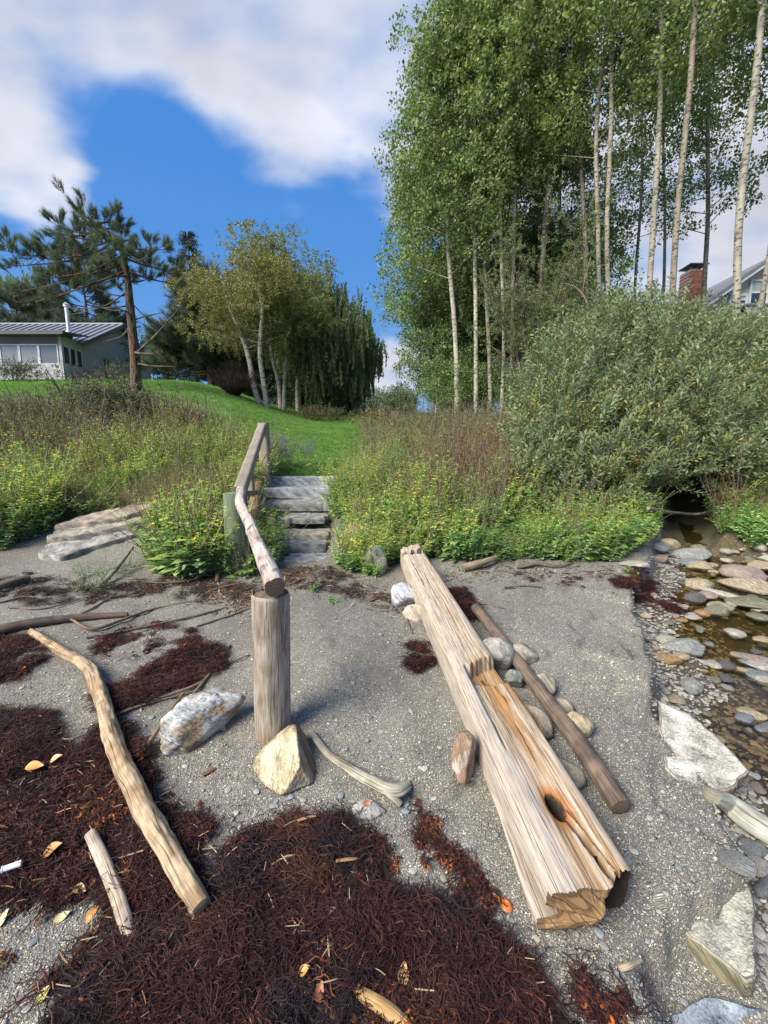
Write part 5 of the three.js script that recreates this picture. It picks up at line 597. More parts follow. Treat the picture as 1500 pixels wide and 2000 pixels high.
  const sprig = sd => weedClump(sd, { stems: 6, h: 0.16, spread: 0.05, lean: 1.6, leaves: 4, len: 0.06, wid: 0.55, stem: LIME, leaf: [0.12, 0.27, 0.035], leaf2: LIME, alt: 0.3, seg: 4, el: 0.3 });
  single('beach_sprig', 'bright green leafy sprig on the gravel below the right weeds', sprig(41), 1150, 1095, 1.7); single('beach_sprig', 'small green sprig on the gravel beside the reddish seaweed', sprig(42), 1238, 1122, 0.7); single('beach_sprig', 'tiny green seedling on the gravel in front of the steps', sprig(43), 617, 1155, 0.55); single('beach_sprig', 'tiny green seedling right of the post top', sprig(44), 650, 1176, 0.4);
  const low = sd => weedClump(sd, { stems: 22, h: 0.26, spread: 0.28, lean: 1.1, leaves: 6, len: 0.035, wid: 0.35, stem: GREEN, leaf: [0.105, 0.21, 0.04], leaf2: OLIVE, alt: 0.2 });
  single('low_weed', 'isolated low green weed patch on the left gravel', low(45), 190, 1138, 1.0); single('low_weed', 'green weed growing against the left bedrock ledge', low(46), 240, 1112, 0.5);
  const dock = (() => { const mb = new MB(), q = rng(47); for (const [a, L] of [[0.3, 0.36], [2.6, 0.3], [4.0, 0.22], [5.2, 0.26], [1.4, 0.26]]) { const D = V(Math.cos(a), 0.75, Math.sin(a)).normalize(), S = V(-Math.sin(a), 0.1, Math.cos(a)), n = 8, rows = []; stalk(mb, V(0, 0, 0), D.clone().multiplyScalar(0.12), 0.005, LIME); for (let i = 0; i <= n; i++) { const t = i / n, w = 0.10 * Math.pow(Math.sin(Math.PI * Math.min(1, 0.08 + t * 0.92)), 0.7) * L / 0.3, row = []; for (let j = -2; j <= 2; j++) row.push(mb.v(D.clone().multiplyScalar(0.12 + L * t).addScaledVector(S, j / 2 * w).add(V(0, -0.22 * t * t * L + 0.018 * Math.abs(j) + 0.012 * nz(t * 8, j), 0)), [0.145 + 0.02 * q(), 0.285, 0.05])); rows.push(row); } for (let i = 0; i < n; i++) for (let j = 0; j < 4; j++) mb.q(rows[i][j], rows[i][j + 1], rows[i + 1][j + 1], rows[i + 1][j]); } return mb.geo(); })();
  const dk = top('burdock_plant', dock, M.leaf, 'broad-leaved burdock standing out of the weeds right of the timber', 'plant'); const dp = at(922, 1020, 4.75); dk.position.set(dp.x, H(dp.x, 4.75) + 0.12, -4.75);
}
// ------------------------------------------------------------------ trees
function twigs(seed, n, o) { // a sprig of leaves, the unit a crown is made of
  const r = rng(seed), mb = new MB(), L = o.L; const axis = V(0, 1, 0); stalk(mb, V(0, 0, 0), V(0, L, 0), o.sr || 0.004, o.stem || [0.10, 0.08, 0.05], 0.001);
  for (let i = 0; i < n; i++) { const t = (i + 0.5 * r()) / n, a = i * 2.4 + r(), D = V(Math.cos(a), o.rise ?? 0.6, Math.sin(a)).normalize(), N = V(0, 1, 0).addScaledVector(dirAt(r), o.tumble ?? 0.8).normalize(), s = o.len * (0.7 + 0.55 * r()); leaf(mb, V(0, L * t, 0).addScaledVector(D, o.stalkLen || 0.01), o.hang ? V(D.x * 0.5, -1, D.z * 0.5).normalize() : D, N, s, s * o.wid, vary(r, r() < (o.alt || 0) ? o.c2 : o.c, 0.4), 0.1, o.at0 ?? 0.42); }
  return mb.geo();
}
const SP = {
  poplar: [1, 2].map(s => twigs(60 + s, 13, { L: 0.36, len: 0.085, wid: 0.78, c: [0.105, 0.19, 0.024], c2: [0.235, 0.30, 0.08], alt: 0.36, stalkLen: 0.045, rise: 0.1, tumble: 1.3 })),
  willow: [1, 2].map(s => twigs(70 + s, 22, { L: 0.34, len: 0.062, wid: 0.36, c: [0.125, 0.19, 0.05], c2: [0.25, 0.30, 0.14], alt: 0.36, rise: 0.95, tumble: 0.7, at0: 0.58 })),
  birch: [1, 2].map(s => twigs(80 + s, 12, { L: 0.5, len: 0.11, wid: 0.7, c: [0.16, 0.19, 0.035], c2: [0.29, 0.235, 0.035], alt: 0.35, rise: 0.2, tumble: 1.2 })),
  broad: [1, 2].map(s => twigs(90 + s, 12, { L: 0.55, len: 0.15, wid: 0.6, c: [0.06, 0.105, 0.028], c2: [0.09, 0.135, 0.035], alt: 0.4, rise: 0.3, tumble: 1.2 })),
  weeping: [1, 2].map(s => twigs(100 + s, 34, { L: 1.2, len: 0.2, wid: 0.42, c: [0.085, 0.12, 0.04], c2: [0.14, 0.175, 0.06], alt: 0.35, hang: true, tumble: 0.8, stem: [0.06, 0.05, 0.03] })),
  shrub: [1, 2].map(s => twigs(110 + s, 12, { L: 0.3, len: 0.055, wid: 0.6, c: [0.055, 0.085, 0.025], c2: [0.13, 0.11, 0.035], alt: 0.3, rise: 0.4, tumble: 1 })),
  pine: [1, 2].map(s => { const r = rng(120 + s), mb = new MB(); stalk(mb, V(0, 0, 0), V(0, 0.3, 0), 0.008, [0.12, 0.085, 0.05], 0.004); for (let i = 0; i < 54; i++) { const t = 0.1 + 0.9 * r(), a = r() * 6.283, D = V(Math.cos(a), 0.9 + 0.6 * r(), Math.sin(a)).normalize(); blade(mb, V(0, 0.3 * t, 0), D, 0.15 + 0.05 * r(), 0.009, 0.15, vary(r, r() < 0.3 ? [0.085, 0.11, 0.035] : [0.048, 0.08, 0.03], 0.4), 1); } return mb.geo(); }),
  spruce: [1, 2].map(s => { const r = rng(130 + s), mb = new MB(); for (let k = 0; k < 5; k++) { const a0 = (k - 2) * 0.42, D = V(Math.sin(a0), 0, Math.cos(a0)); for (let i = 0; i < 16; i++) { const t = i / 16, a = r() * 6.283, L = 0.5 * (k === 2 ? 1.25 : 0.8); blade(mb, D.clone().multiplyScalar(L * t), D.clone().multiplyScalar(0.6).add(V(Math.cos(a) * 0.6, Math.sin(a) * 0.6 - 0.2, Math.sin(a) * 0.4)).normalize(), 0.14, 0.03, 0, vary(r, [0.026, 0.05, 0.028], 0.4), 1); } } return mb.geo(); }),
};
const up0 = V(0, 1, 0);
function aim(D, r) { const q = new THREE.Quaternion().setFromUnitVectors(up0, D.clone().normalize()); return q.multiply(new THREE.Quaternion().setFromAxisAngle(up0, r() * 6.283)); }
function crownItems(items, blobs, perM, r, o) { // leaf sprigs spread through uneven clumps
  for (const [c, R] of blobs) { const n = Math.round(perM * R.x * R.y * R.z * 4.19); for (let i = 0; i < n; i++) { const u = dirAt(r), k = Math.pow(r(), o.pow ?? 0.42); const P = c.clone().add(V(u.x * R.x * k, u.y * R.y * k, u.z * R.z * k)); const D = o.hang ? V((r() - 0.5) * 0.3, -1, (r() - 0.5) * 0.3) : u.clone().multiplyScalar(o.outw ?? 0.7).add(V(0, o.upw ?? 0.5, 0)).addScaledVector(dirAt(r), 0.7); const s = o.s * (0.7 + 0.6 * r()); items[Math.floor(r() * items.length)].push({ p: P, q: aim(D, r), s, c: vary(r, o.tint || [1, 1, 1], 0.35) }); } }
}
function tree(name, label, base, o) {
  const r = rng(o.seed), g = thing(name, label, o.cat || 'tree', base, 0, o.group), woods = [], blobs = [], barkC = o.barkC || [0.5, 0.5, 0.48];
  const bc = (t, a, p) => { const k = 1 + 0.3 * nz(p.x * 5 + o.seed, p.y * 3, p.z * 5); return [barkC[0] * k, barkC[1] * k, barkC[2] * k]; };
  const trunks = o.trunks || [[V(0, 0, 0), V(o.lean ? o.lean[0] : 0, o.h, o.lean ? o.lean[1] : 0), o.r]];
  const tops = [];
  for (const [A, B, R] of trunks) {
    const pts = []; for (let i = 0; i <= 6; i++) { const t = i / 6, p = A.clone().lerp(B, t); p.x += (o.wig ?? 0.12) * Math.sin(t * Math.PI) * nz(t * 3 + o.seed, R * 50) * 2; p.z += (o.wig ?? 0.12) * nz(t * 3, o.seed + 4) * Math.sin(t * Math.PI); pts.push(p); } pts[0].y -= 0.25;
    woods.push(limb(pts, [R * 1.25, R, R * 0.93, R * 0.85, R * 0.72, R * 0.55, R * 0.25], { seg: o.tseg || 12, n: 26, amp: 0.05, freq: 2, seed: o.seed, col: bc })); const cv = new THREE.CatmullRomCurve3(pts, false, 'centripetal'); tops.push([cv, R, B.y - A.y]);
  }
  for (const [cv, R, th] of tops) for (let i = 0; i < (o.branches ?? 14); i++) {
    const t = mix(o.b0 ?? 0.35, 0.98, (i + r() * 0.8) / o.branches), P = cv.getPoint(t), a = o.biasA !== undefined && r() < 0.5 ? o.biasA + (r() - 0.5) * 1.6 : r() * 6.283, L = o.bl * (1 - 0.55 * Math.max(0, t - 0.5) * 2 * (o.taper ?? 0.8)) * (0.55 + 0.6 * r()), rise = o.brise ?? 0.6;
    const Q = P.clone().add(V(Math.cos(a) * L, L * rise * (0.4 + 0.8 * r()), Math.sin(a) * L)), Mid = P.clone().lerp(Q, 0.5).add(V(0, -L * 0.10 * (o.sag ?? 0), 0)); if (L > 0.15) woods.push(limb([P, Mid, Q], [R * 0.3 * (1 - t * 0.5), R * 0.2 * (1 - t * 0.5), 0.008], { seg: 5, n: 6, amp: 0.08, seed: i + o.seed, col: bc, caps: false }));
    if (!o.noLeaf) { const b = o.blob * (0.65 + 0.7 * r()); blobs.push([Q, V(b, b * (o.blobY ?? 0.75), b)]); if (r() < (o.inner ?? 0.6)) blobs.push([Mid, V(b * 0.75, b * 0.6, b * 0.75)]); }
  }
  for (const [x, y, z, b] of o.extra || []) blobs.push([V(x, y, z), V(b, b * 0.8, b)]);
  mesh('trunk', mergeGeometries(woods), o.bark || M.birch, g);
  if (blobs.length && o.sprig) { const items = o.sprig.map(() => []); crownItems(items, blobs, o.dens, r, { s: o.s ?? 1, tint: o.tint, hang: o.hang, upw: o.upw, outw: o.outw, pow: o.pow }); items.forEach((it, i) => it.length && scatter('crown', o.sprig[i], M.leaf, it, g)); }
  return g;
}
const onHill = (px, py, d) => { const p = at(px, py, d); return V(p.x, H(p.x, d), -d); };
// the poplar wood on the right: [label, px of the trunk at py 640, d, height, radius, sideways lean, first branch, leaf density]
{
  const grp = 'poplars of the wood on the right', rows = [
    ['leafy poplar at the left edge of the wood, crown down to the ground', 858, 17, 9.6, 0.10, -0.6, 0.28, 2.2, 2.0], ['white leaning poplar trunk, leftmost of the bare trunks', 898, 14.2, 11.2, 0.13, -1.1, 0.42, 1.9, 1.7], ['slim white poplar trunk standing in front of its neighbours', 936, 13.6, 13, 0.10, -0.7, 0.46, 1.6, 1.6], ['slender poplar just right of the foremost slim trunk', 966, 13.9, 14.5, 0.09, -0.5, 0.44, 2.0, 1.35], ['thin pale poplar in the dense cluster of stems', 986, 13.4, 15, 0.08, -0.3, 0.46, 2.0, 1.25], ['thin pale poplar, right one of the dense cluster', 1006, 13.7, 16, 0.085, -0.1, 0.46, 2.0, 1.3], ['brown-barked poplar behind the bare twiggy bush', 1060, 16, 16, 0.11, 0.1, 0.34, 2.0, 1.4], ['dark paired poplar trunk, left of the pair', 1158, 13.2, 16, 0.13, -0.25, 0.42, 1.8, 1.3], ['pale paired poplar trunk, right of the pair', 1182, 12.6, 16, 0.12, -0.5, 0.45, 1.8, 1.25], ['spotted white poplar trunk above the willow crest', 1211, 11.8, 16, 0.125, -0.25, 0.5, 1.7, 1.2], ['tall grey-white poplar trunk in the middle of the right trees', 1272, 11.2, 16, 0.135, 0.1, 0.5, 1.7, 1.15], ['tall brown-grey poplar trunk next to the chimney', 1322, 10.8, 16, 0.14, 0.35, 0.52, 1.7, 1.1], ['smooth white poplar trunk in front of the brick chimney', 1388, 14.5, 13.5, 0.15, 0.1, 0.45, 1.6, 1.0], ['thick rough poplar trunk in front of the right house gable', 1438, 9.6, 15, 0.155, 0.55, 0.55, 1.7, 1.1], ['pale slanting poplar behind the thick rough trunk', 1462, 11.5, 14, 0.12, 1.5, 0.5, 1.6, 1.0], ['poplar deep in the wood with a hidden trunk', 1110, 18.5, 17, 0.11, 0, 0.3, 2.2, 1.5], ['poplar at the back of the wood left of the pair', 1020, 19, 16.5, 0.11, -0.4, 0.25, 2.3, 1.6], ['poplar at the back of the wood right of the pair', 1240, 17, 17, 0.11, 0.2, 0.4, 2.2, 1.3], ['poplar at the back near the right frame edge', 1300, 18, 17, 0.12, 0.3, 0.5, 2.2, 1.2], ['half hidden poplar behind the left edge of the wood', 930, 19.5, 13, 0.11, -0.5, 0.12, 2.2, 1.9]];
  const topPx = [832, 850, 905, 945, 975, 1010, 1058, 1150, 1175, 1195, 1285, 1345, 1402, 1500, 1570, 1105, 1005, 1250, 1315, 905];
  rows.forEach(([l, px, d, h, rad, lean, b0, bl, dn], i) => { const B = onHill(px, 640, d), P = at(topPx[i], 0, d), k = h / (P.y - B.y); tree('poplar_tree', l, B, { seed: 900 + i * 7, h, r: rad * (px > 1140 ? 0.5 : 0.66), lean: [(P.x - B.x) * k, (i % 3 - 1) * 0.4], wig: 0.2, branches: px < 1080 ? 40 : 28, b0, bl: bl * 0.82, brise: 0.55, blob: 0.62, blobY: 0.85, taper: 0.75, inner: 0.55, sprig: SP.poplar, dens: 22 * dn, s: 1.0, barkC: (i % 4 === 3 || i === 7 || i === 11) && px > 1040 ? [0.36, 0.31, 0.26] : px < 1040 ? [0.60, 0.57, 0.50] : [0.46, 0.43, 0.375], group: grp, upw: -0.1, outw: 0.8, tint: i % 5 === 4 ? [1.15, 1.08, 0.9] : [1, 1, 1] }); });
  tree('young_poplar', 'small bushy poplar leaning out at the left foot of the wood', onHill(868, 700, 16), { seed: 991, h: 5.0, r: 0.05, lean: [-1.2, 0], branches: 16, biasA: 3.14, b0: 0.45, bl: 0.8, blob: 0.5, sprig: SP.poplar, dens: 40, s: 0.9, barkC: [0.5, 0.48, 0.42], upw: -0.1, tint: [0.95, 1, 0.95] });
  tree('yellow_branch_tree', 'slim tree with a patch of yellow leaves high in the wood', onHill(1052, 640, 14), { seed: 993, h: 9.2, r: 0.07, lean: [0.1, 0], branches: 5, b0: 0.86, bl: 0.7, blob: 0.36, sprig: SP.birch, dens: 50, s: 0.62, barkC: [0.5, 0.44, 0.36], tint: [2.3, 1.5, 0.7] });
  [['dense small poplar low at the left of the wood', 905, 17, 4.6, 1.1], ['dense leafy understorey tree behind the white leaning trunk', 880, 18, 6.5, 1.7], ['dense leafy understorey tree behind the slim white trunks', 950, 17.5, 7.0, 1.7], ['dense leafy understorey tree behind the stem cluster', 1020, 17.8, 7.5, 1.8], ['dense leafy understorey tree behind the twiggy shrub', 1090, 16.5, 7.5, 1.8], ['dense leafy understorey tree left of the trunk pair', 1130, 15, 6.5, 1.6]].forEach(([l, px, d, h, b], i) => tree('understorey_tree', l, onHill(px, 680, d), { seed: 760 + i, h, r: 0.06, branches: 30, b0: 0.08, bl: b, blob: 0.7, sprig: SP.poplar, dens: 30, s: 1.0, tint: [0.85, 0.92, 0.85], barkC: [0.4, 0.38, 0.33], upw: -0.1, group: 'leafy understorey of the wood' }));
  // understorey: bare twiggy bush and low leafy saplings
  const q = rng(71), tb = thing('twiggy_bush', 'half bare grey twiggy shrub in front of the poplar stems', 'shrub', onHill(1045, 700, 12.4)), lim = [], fine = [[], []];
  for (let i = 0; i < 34; i++) { const a = q() * 6.283, L = 3.6 + 2.6 * q(), sp = 0.35 + 0.7 * q(), P0 = V(Math.cos(a) * 0.25, 0, Math.sin(a) * 0.25), P1 = V(Math.cos(a) * sp * 0.7, L * 0.5, Math.sin(a) * sp * 0.7), P2 = V(Math.cos(a) * sp * 2.0, L * (0.8 + 0.2 * q()), Math.sin(a) * sp * 2.0); lim.push(limb([P0, P1, P2], [0.028, 0.018, 0.006], { seg: 5, n: 10, amp: 0.1, seed: i, caps: false, col: () => [0.30, 0.275, 0.225] })); for (let k = 0; k < 12; k++) { const t = 0.4 + 0.6 * q(), A = P1.clone().lerp(P2, (t - 0.4) / 0.6), B = A.clone().add(V((q() - 0.5) * 1.1, 0.35 * q(), (q() - 0.5) * 1.1)); lim.push(limb([A, A.clone().lerp(B, 0.5).add(V(0, 0.08, 0)), B], [0.008, 0.006, 0.003], { seg: 4, n: 4, caps: false, col: () => [0.27, 0.245, 0.20] })); for (let m = 0; m < 3; m++) fine[m % 2].push({ p: A.clone().lerp(B, q()).addScaledVector(dirAt(q), 0.15), q: aim(dirAt(q).add(V(0, 0.4, 0)), q), s: 0.7 + 0.4 * q(), c: [1.0, 0.95, 0.8] }); } }
  mesh('branches', mergeGeometries(lim), M.bark, tb); fine.forEach((it, i) => scatter('leaves', SP.willow[i], M.leaf, it, tb));
  const snag = thing('dead_snag', 'forked dead grey branch rising from the top of the willow', 'dead branch', at(1150, 640, 7.6)); mesh('branch', mergeGeometries([limb([V(0.1, -0.9, 0), V(0, 0.25, 0), V(-0.22, 0.62, 0), V(-0.5, 0.74, 0)], [0.03, 0.026, 0.018, 0.008], { seg: 8, amp: 0.12, col: () => [0.42, 0.36, 0.28] }), limb([V(-0.14, 0.5, 0), V(-0.12, 0.8, 0), V(-0.05, 1.15, 0)], [0.017, 0.013, 0.006], { seg: 7, amp: 0.12, col: () => [0.42, 0.36, 0.28] }), limb([V(-0.2, 0.6, 0), V(-0.42, 0.85, 0.02), V(-0.6, 0.98, 0)], [0.012, 0.009, 0.004], { seg: 6, amp: 0.1, col: () => [0.42, 0.36, 0.28] })]), M.bark, snag);
  [['dark green low sapling thicket under the left poplars', 888, 760, 15.5, 2.1, 1.0], ['leafy sapling beside the foremost white trunk', 1010, 750, 14.5, 1.5, 0.8], ['low leafy bush at the foot of the bare stems', 930, 750, 14.6, 2.0, 1.0], ['shady sapling behind the willow, left side', 1080, 700, 12.5, 3.0, 1.1], ['shady sapling behind the willow, middle', 1180, 680, 12.8, 3.4, 1.2]].forEach(([l, px, py, d, h, b], i) => tree('sapling', l, onHill(px, py, d), { seed: 740 + i, h, r: 0.03, branches: 16, b0: 0.1, bl: b, blob: 0.5, sprig: SP.poplar, dens: 45, s: 0.8, tint: [0.75, 0.85, 0.75], barkC: [0.4, 0.38, 0.33], group: 'saplings under the wood' }));
}
// the willow over the stream
{
  const r = rng(515), base = V(4.1, H(4.1, 7.4), -7.4), g = thing('willow_bush', 'large rounded grey-green willow bush overhanging the stream', 'bush', base), lim = [], blobs = [], items = [[], []];
  const B = (x, y, d, R, ry = 0.85) => blobs.push([V(x - base.x, y - base.y, -d - base.z), V(R, R * ry, R)]);
  B(2.7, 2.0, 6.4, 0.75); B(2.35, 1.45, 6.1, 0.6); B(3.1, 2.7, 6.8, 0.9); B(3.9, 3.0, 7.0, 1.0); B(4.7, 3.0, 7.2, 1.0); B(5.5, 2.9, 7.4, 1.1); B(6.4, 2.8, 7.6, 1.2); B(3.3, 1.7, 6.1, 0.85); B(4.1, 2.1, 6.3, 1.0); B(5.0, 2.1, 6.5, 1.0); B(5.9, 2.0, 6.8, 1.1); B(6.9, 2.0, 7.2, 1.2); B(2.8, 1.2, 5.8, 0.6, 0.6); B(3.6, 1.35, 5.75, 0.55, 0.6); B(4.6, 1.55, 5.95, 0.65, 0.55); B(5.5, 1.5, 6.2, 0.7, 0.6); B(6.3, 1.45, 6.4, 0.9, 0.7); B(3.6, 3.5, 7.2, 0.55); B(4.4, 3.6, 7.3, 0.55); B(5.1, 3.55, 7.4, 0.5); B(2.1, 1.1, 6.0, 0.5, 0.7);
  for (const [c, R] of blobs) { for (let k = 0; k < 3; k++) { const a = r() * 6.283; lim.push(limb([V((r() - 0.5) * 0.7, -0.1, (r() - 0.5) * 0.5), c.clone().multiplyScalar(0.5).add(V((r() - 0.5) * 0.4, 0.2, (r() - 0.5) * 0.4)), c.clone().add(V(Math.cos(a) * R.x * 0.5, R.y * 0.3, Math.sin(a) * R.x * 0.5))], [0.035, 0.022, 0.006], { seg: 6, n: 12, amp: 0.1, seed: k, caps: false, col: () => [0.26, 0.23, 0.18] })); }
    const n = Math.round(620 * Math.pow(R.x, 2.1)); for (let i = 0; i < n; i++) { const u = dirAt(r), k = Math.pow(r(), 0.3) * (0.92 + 0.16 * nz(u.x * 3 + c.x, u.y * 3, u.z * 3) + (r() < 0.08 ? 0.22 * r() : 0)); const P = c.clone().add(V(u.x * R.x * k, u.y * R.y * k, u.z * R.z * k)); const D = u.clone().multiplyScalar(0.55).add(V(0.1, 0.62, 0.12)).addScaledVector(dirAt(r), 0.45); const yl = r() < 0.1 && c.y < 1.2 ? [1.5, 1.15, 0.5] : [1, 1, 1]; items[i % 2].push({ p: P, q: aim(D, r), s: 0.75 + 0.6 * r(), c: vary(r, yl, 0.4) }); } }
  mesh('stems', mergeGeometries(lim), M.bark, g); items.forEach((it, i) => scatter('foliage', SP.willow[i], M.leaf, it, g));
  top('dead_willow_root', limb([at(1238, 1005, 5.0), at(1262, 990, 5.15), at(1300, 980, 5.5)], [0.01, 0.014, 0.012], { seg: 8, col: () => [0.46, 0.42, 0.36] }), M.bark, 'bare bleached branch sticking out low from the willow', 'dead branch');
}
// the left slope: red pine, birches, spruce, dark pines, weeping trees
{
  const base = onHill(266, 766, 15), q = rng(64), g = thing('red_pine', 'open-branched pine with bare lower limbs beside the grey house', 'pine tree', base), lim = [], items = [[], []];
  const bcol = (t, a, p) => { const k = 1 + 0.5 * nz(p.x * 6, p.y * 4, p.z * 6); return [0.27 * k, 0.205 * k, 0.155 * k]; };
  const q15 = (px, py, d = 15) => at(px, py, d).sub(base);
  const tr = [V(0, -0.3, 0), q15(263, 690), q15(255, 610), q15(247, 530), q15(228, 470), q15(195, 440), q15(158, 418)]; lim.push(limb(tr, [0.21, 0.155, 0.13, 0.10, 0.075, 0.045, 0.015], { seg: 14, n: 40, amp: 0.1, freq: 3, col: bcol }));
  const cv = new THREE.CatmullRomCurve3(tr, false, 'centripetal');
  const tuftAt = (P, D, n, sp) => { for (let i = 0; i < n; i++) items[i % 2].push({ p: P.clone().addScaledVector(dirAt(q), sp * q()), q: aim(D.clone().addScaledVector(dirAt(q), 0.5).add(V(0, 0.5, 0)), q), s: 0.72 + 0.35 * q(), c: vary(q, [1.25, 1.25, 1.2], 0.35) }); };
  const bough = (t0, px, py, dz, needles, r0 = 0.045) => { const A = cv.getPoint(t0), B = q15(px, py, 15 + dz), m = A.clone().lerp(B, 0.5).add(V(0, -0.05 - 0.06 * q(), (q() - 0.5) * 0.4)); const c2 = new THREE.CatmullRomCurve3([A, m, B]); lim.push(limb([A, m, B], [r0, r0 * 0.65, 0.012], { seg: 7, n: 14, amp: 0.12, seed: px, col: needles ? bcol : (t, a, p) => [0.40, 0.35, 0.29], caps: false })); if (!needles) return; const L = A.distanceTo(B), n = Math.ceil(L * 3.0); for (let i = 0; i < n; i++) { const t = 0.35 + 0.65 * (i + q()) / n, P = c2.getPoint(t), E = P.clone().add(V((q() - 0.5) * 0.9, 0.15 + 0.3 * q(), (q() - 0.5) * 1.0)); lim.push(limb([P, P.clone().lerp(E, 0.5), E], [0.014, 0.01, 0.006], { seg: 4, n: 3, caps: false, col: bcol })); tuftAt(E, E.clone().sub(P).normalize(), 6, 0.12); if (q() < 0.4) tuftAt(P.clone().lerp(E, 0.6), up0, 3, 0.1); } tuftAt(B, B.clone().sub(A).normalize(), 10, 0.16); };
  for (const b of [[0.98, 152, 412, 0], [0.9, 182, 425, 0.3], [0.86, 222, 432, 0.2], [0.82, 135, 450, -0.3], [0.80, 226, 448, 0.5], [0.78, 105, 458, 0.2], [0.74, 250, 470, 0.2], [0.72, 150, 465, -0.8], [0.7, 200, 460, 0.9], [0.68, 60, 500, 0.3], [0.67, 120, 505, -1.2], [0.66, 270, 500, 0.6], [0.64, 320, 488, 0.3], [0.62, 20, 520, 0.5], [0.6, 300, 520, -0.7], [0.58, 90, 545, -0.6], [0.57, 330, 530, 0.4], [0.55, 160, 545, 1.2], [0.54, 40, 570, 0.2], [0.53, 10, 490, 0.8], [0.5, 345, 556, 0.5], [0.5, 110, 580, -1.0], [0.48, 190, 520, -1.6], [0.46, 290, 545, 1.4], [0.6, 215, 505, -1.4], [0.52, 230, 560, 1.8], [0.5, 70, 590, 0.8]]) bough(b[0], b[1], b[2], b[3], true);
  for (const b of [[0.16, 352, 600, -0.3, 0.05], [0.13, 342, 716, -0.4, 0.035], [0.34, 170, 590, -0.4, 0.035], [0.36, 130, 600, 0.3, 0.03], [0.28, 200, 668, -0.5, 0.03], [0.30, 320, 610, 0.5, 0.03], [0.4, 180, 560, -0.2, 0.03], [0.33, 215, 585, -0.8, 0.03], [0.17, 300, 690, -0.6, 0.05], [0.38, 325, 655, 0.4, 0.02], [0.42, 140, 615, -0.5, 0.025]]) bough(b[0], b[1], b[2], b[3], false, b[4]);
  mesh('trunk', mergeGeometries(lim), M.bark, g); items.forEach((it, i) => scatter('needles', SP.pine[i], M.leaf, it, g));
  const pineTree = (l, px, py, d, h, spread, n, seed, tint) => { const b = onHill(px, py, d), t = thing('pine_tree', l, 'pine tree', b), w = [], it = [[], []], k = rng(seed); w.push(limb([V(0, -0.3, 0), V(0.1, h * 0.5, 0), V(0, h, 0)], [0.22, 0.14, 0.03], { seg: 9, n: 14, col: bcol })); for (let i = 0; i < n; i++) { const f = 0.12 + 0.86 * (i + k()) / n, a = k() * 6.283, L = spread * Math.pow(1 - f, 0.62) * (0.6 + 0.6 * k()) + 0.3, A = V(0, h * f, 0), B = V(Math.cos(a) * L, h * f + L * 0.25 * k(), Math.sin(a) * L); w.push(limb([A, A.clone().lerp(B, 0.5).add(V(0, -0.08 * L, 0)), B], [0.045, 0.03, 0.01], { seg: 5, n: 5, caps: false, col: bcol })); const m = Math.ceil(L * 16); for (let j = 0; j < m; j++) { const P = A.clone().lerp(B, 0.25 + 0.78 * Math.sqrt(k())).add(V((k() - 0.5) * 0.9, (k() - 0.3) * 0.55, (k() - 0.5) * 0.9)); it[j % 2].push({ p: P, q: aim(V(Math.cos(a), 0.9, Math.sin(a)).addScaledVector(dirAt(k), 0.6), k), s: 1.6 + 0.8 * k(), c: vary(k, tint || [1, 1, 1], 0.4) }); } } mesh('trunk', mergeGeometries(w), M.bark, t); it.forEach((x, i) => scatter('needles', SP.pine[i], M.leaf, x, t)); };
  pineTree('tall dark pine rising behind the grey house roof', 175, 690, 33, 8.6, 3.6, 46, 21); pineTree('broad pine behind the left end of the house roof', 40, 690, 34, 7.8, 4.2, 46, 22); pineTree('pine behind the house chimney pipe', 110, 690, 36, 7.6, 3.6, 40, 23, [1.2, 1.15, 0.9]);
  pineTree('dense dark pine left of the birch clump', 412, 760, 25, 6.0, 3.2, 60, 24); pineTree('bushy pine half hidden behind the birch trunks', 445, 770, 27, 5.8, 3.2, 55, 25);
  // spruce
  { const b = onHill(384, 740, 40), t = thing('spruce_tree', 'dark pointed spruce top rising above the other trees', 'spruce tree', b), it = [[], []], k = rng(5); const h = at(384, 452, 40).y - b.y; mesh('trunk', limb([V(0, -0.3, 0), V(0, h * 0.5, 0), V(0, h, 0)], [0.25, 0.14, 0.02], { seg: 8, n: 10, col: bcol }), M.bark, t); for (let y = 2.5; y < h; y += 0.30) { const R = 0.15 + (h - y) * 0.26, n = Math.ceil(R * 9) + 3; for (let i = 0; i < n; i++) { const a = k() * 6.283, rr = R * (0.35 + 0.7 * k()); it[i % 2].push({ p: V(Math.cos(a) * rr, y - rr * 0.30 + 0.1 * k(), Math.sin(a) * rr), ry: Math.PI / 2 - a, rx: 0.35, s: 1.0 + 0.7 * k(), c: vary(k, [1, 1, 1], 0.4) }); } } it.forEach((x, i) => scatter('needles', SP.spruce[i], M.leaf, x, t)); }
  // birches
  const bq = (b, px, py, d) => at(px, py, d).sub(b);
  const b1 = onHill(512, 786, 19.5); tree('birch_tree', 'golden-green birch with two white trunks, one leaning left', b1, { seed: 31, trunks: [[V(0, 0, 0), bq(b1, 432, 540, 19.8), 0.12], [V(0.25, 0, 0), bq(b1, 498, 500, 19.5), 0.11]], wig: 0.25, branches: 18, b0: 0.42, bl: 1.9, blob: 0.78, sprig: SP.birch, dens: 26, s: 0.8, barkC: [0.66, 0.63, 0.57], brise: 0.5, inner: 0.5, upw: -0.2 });
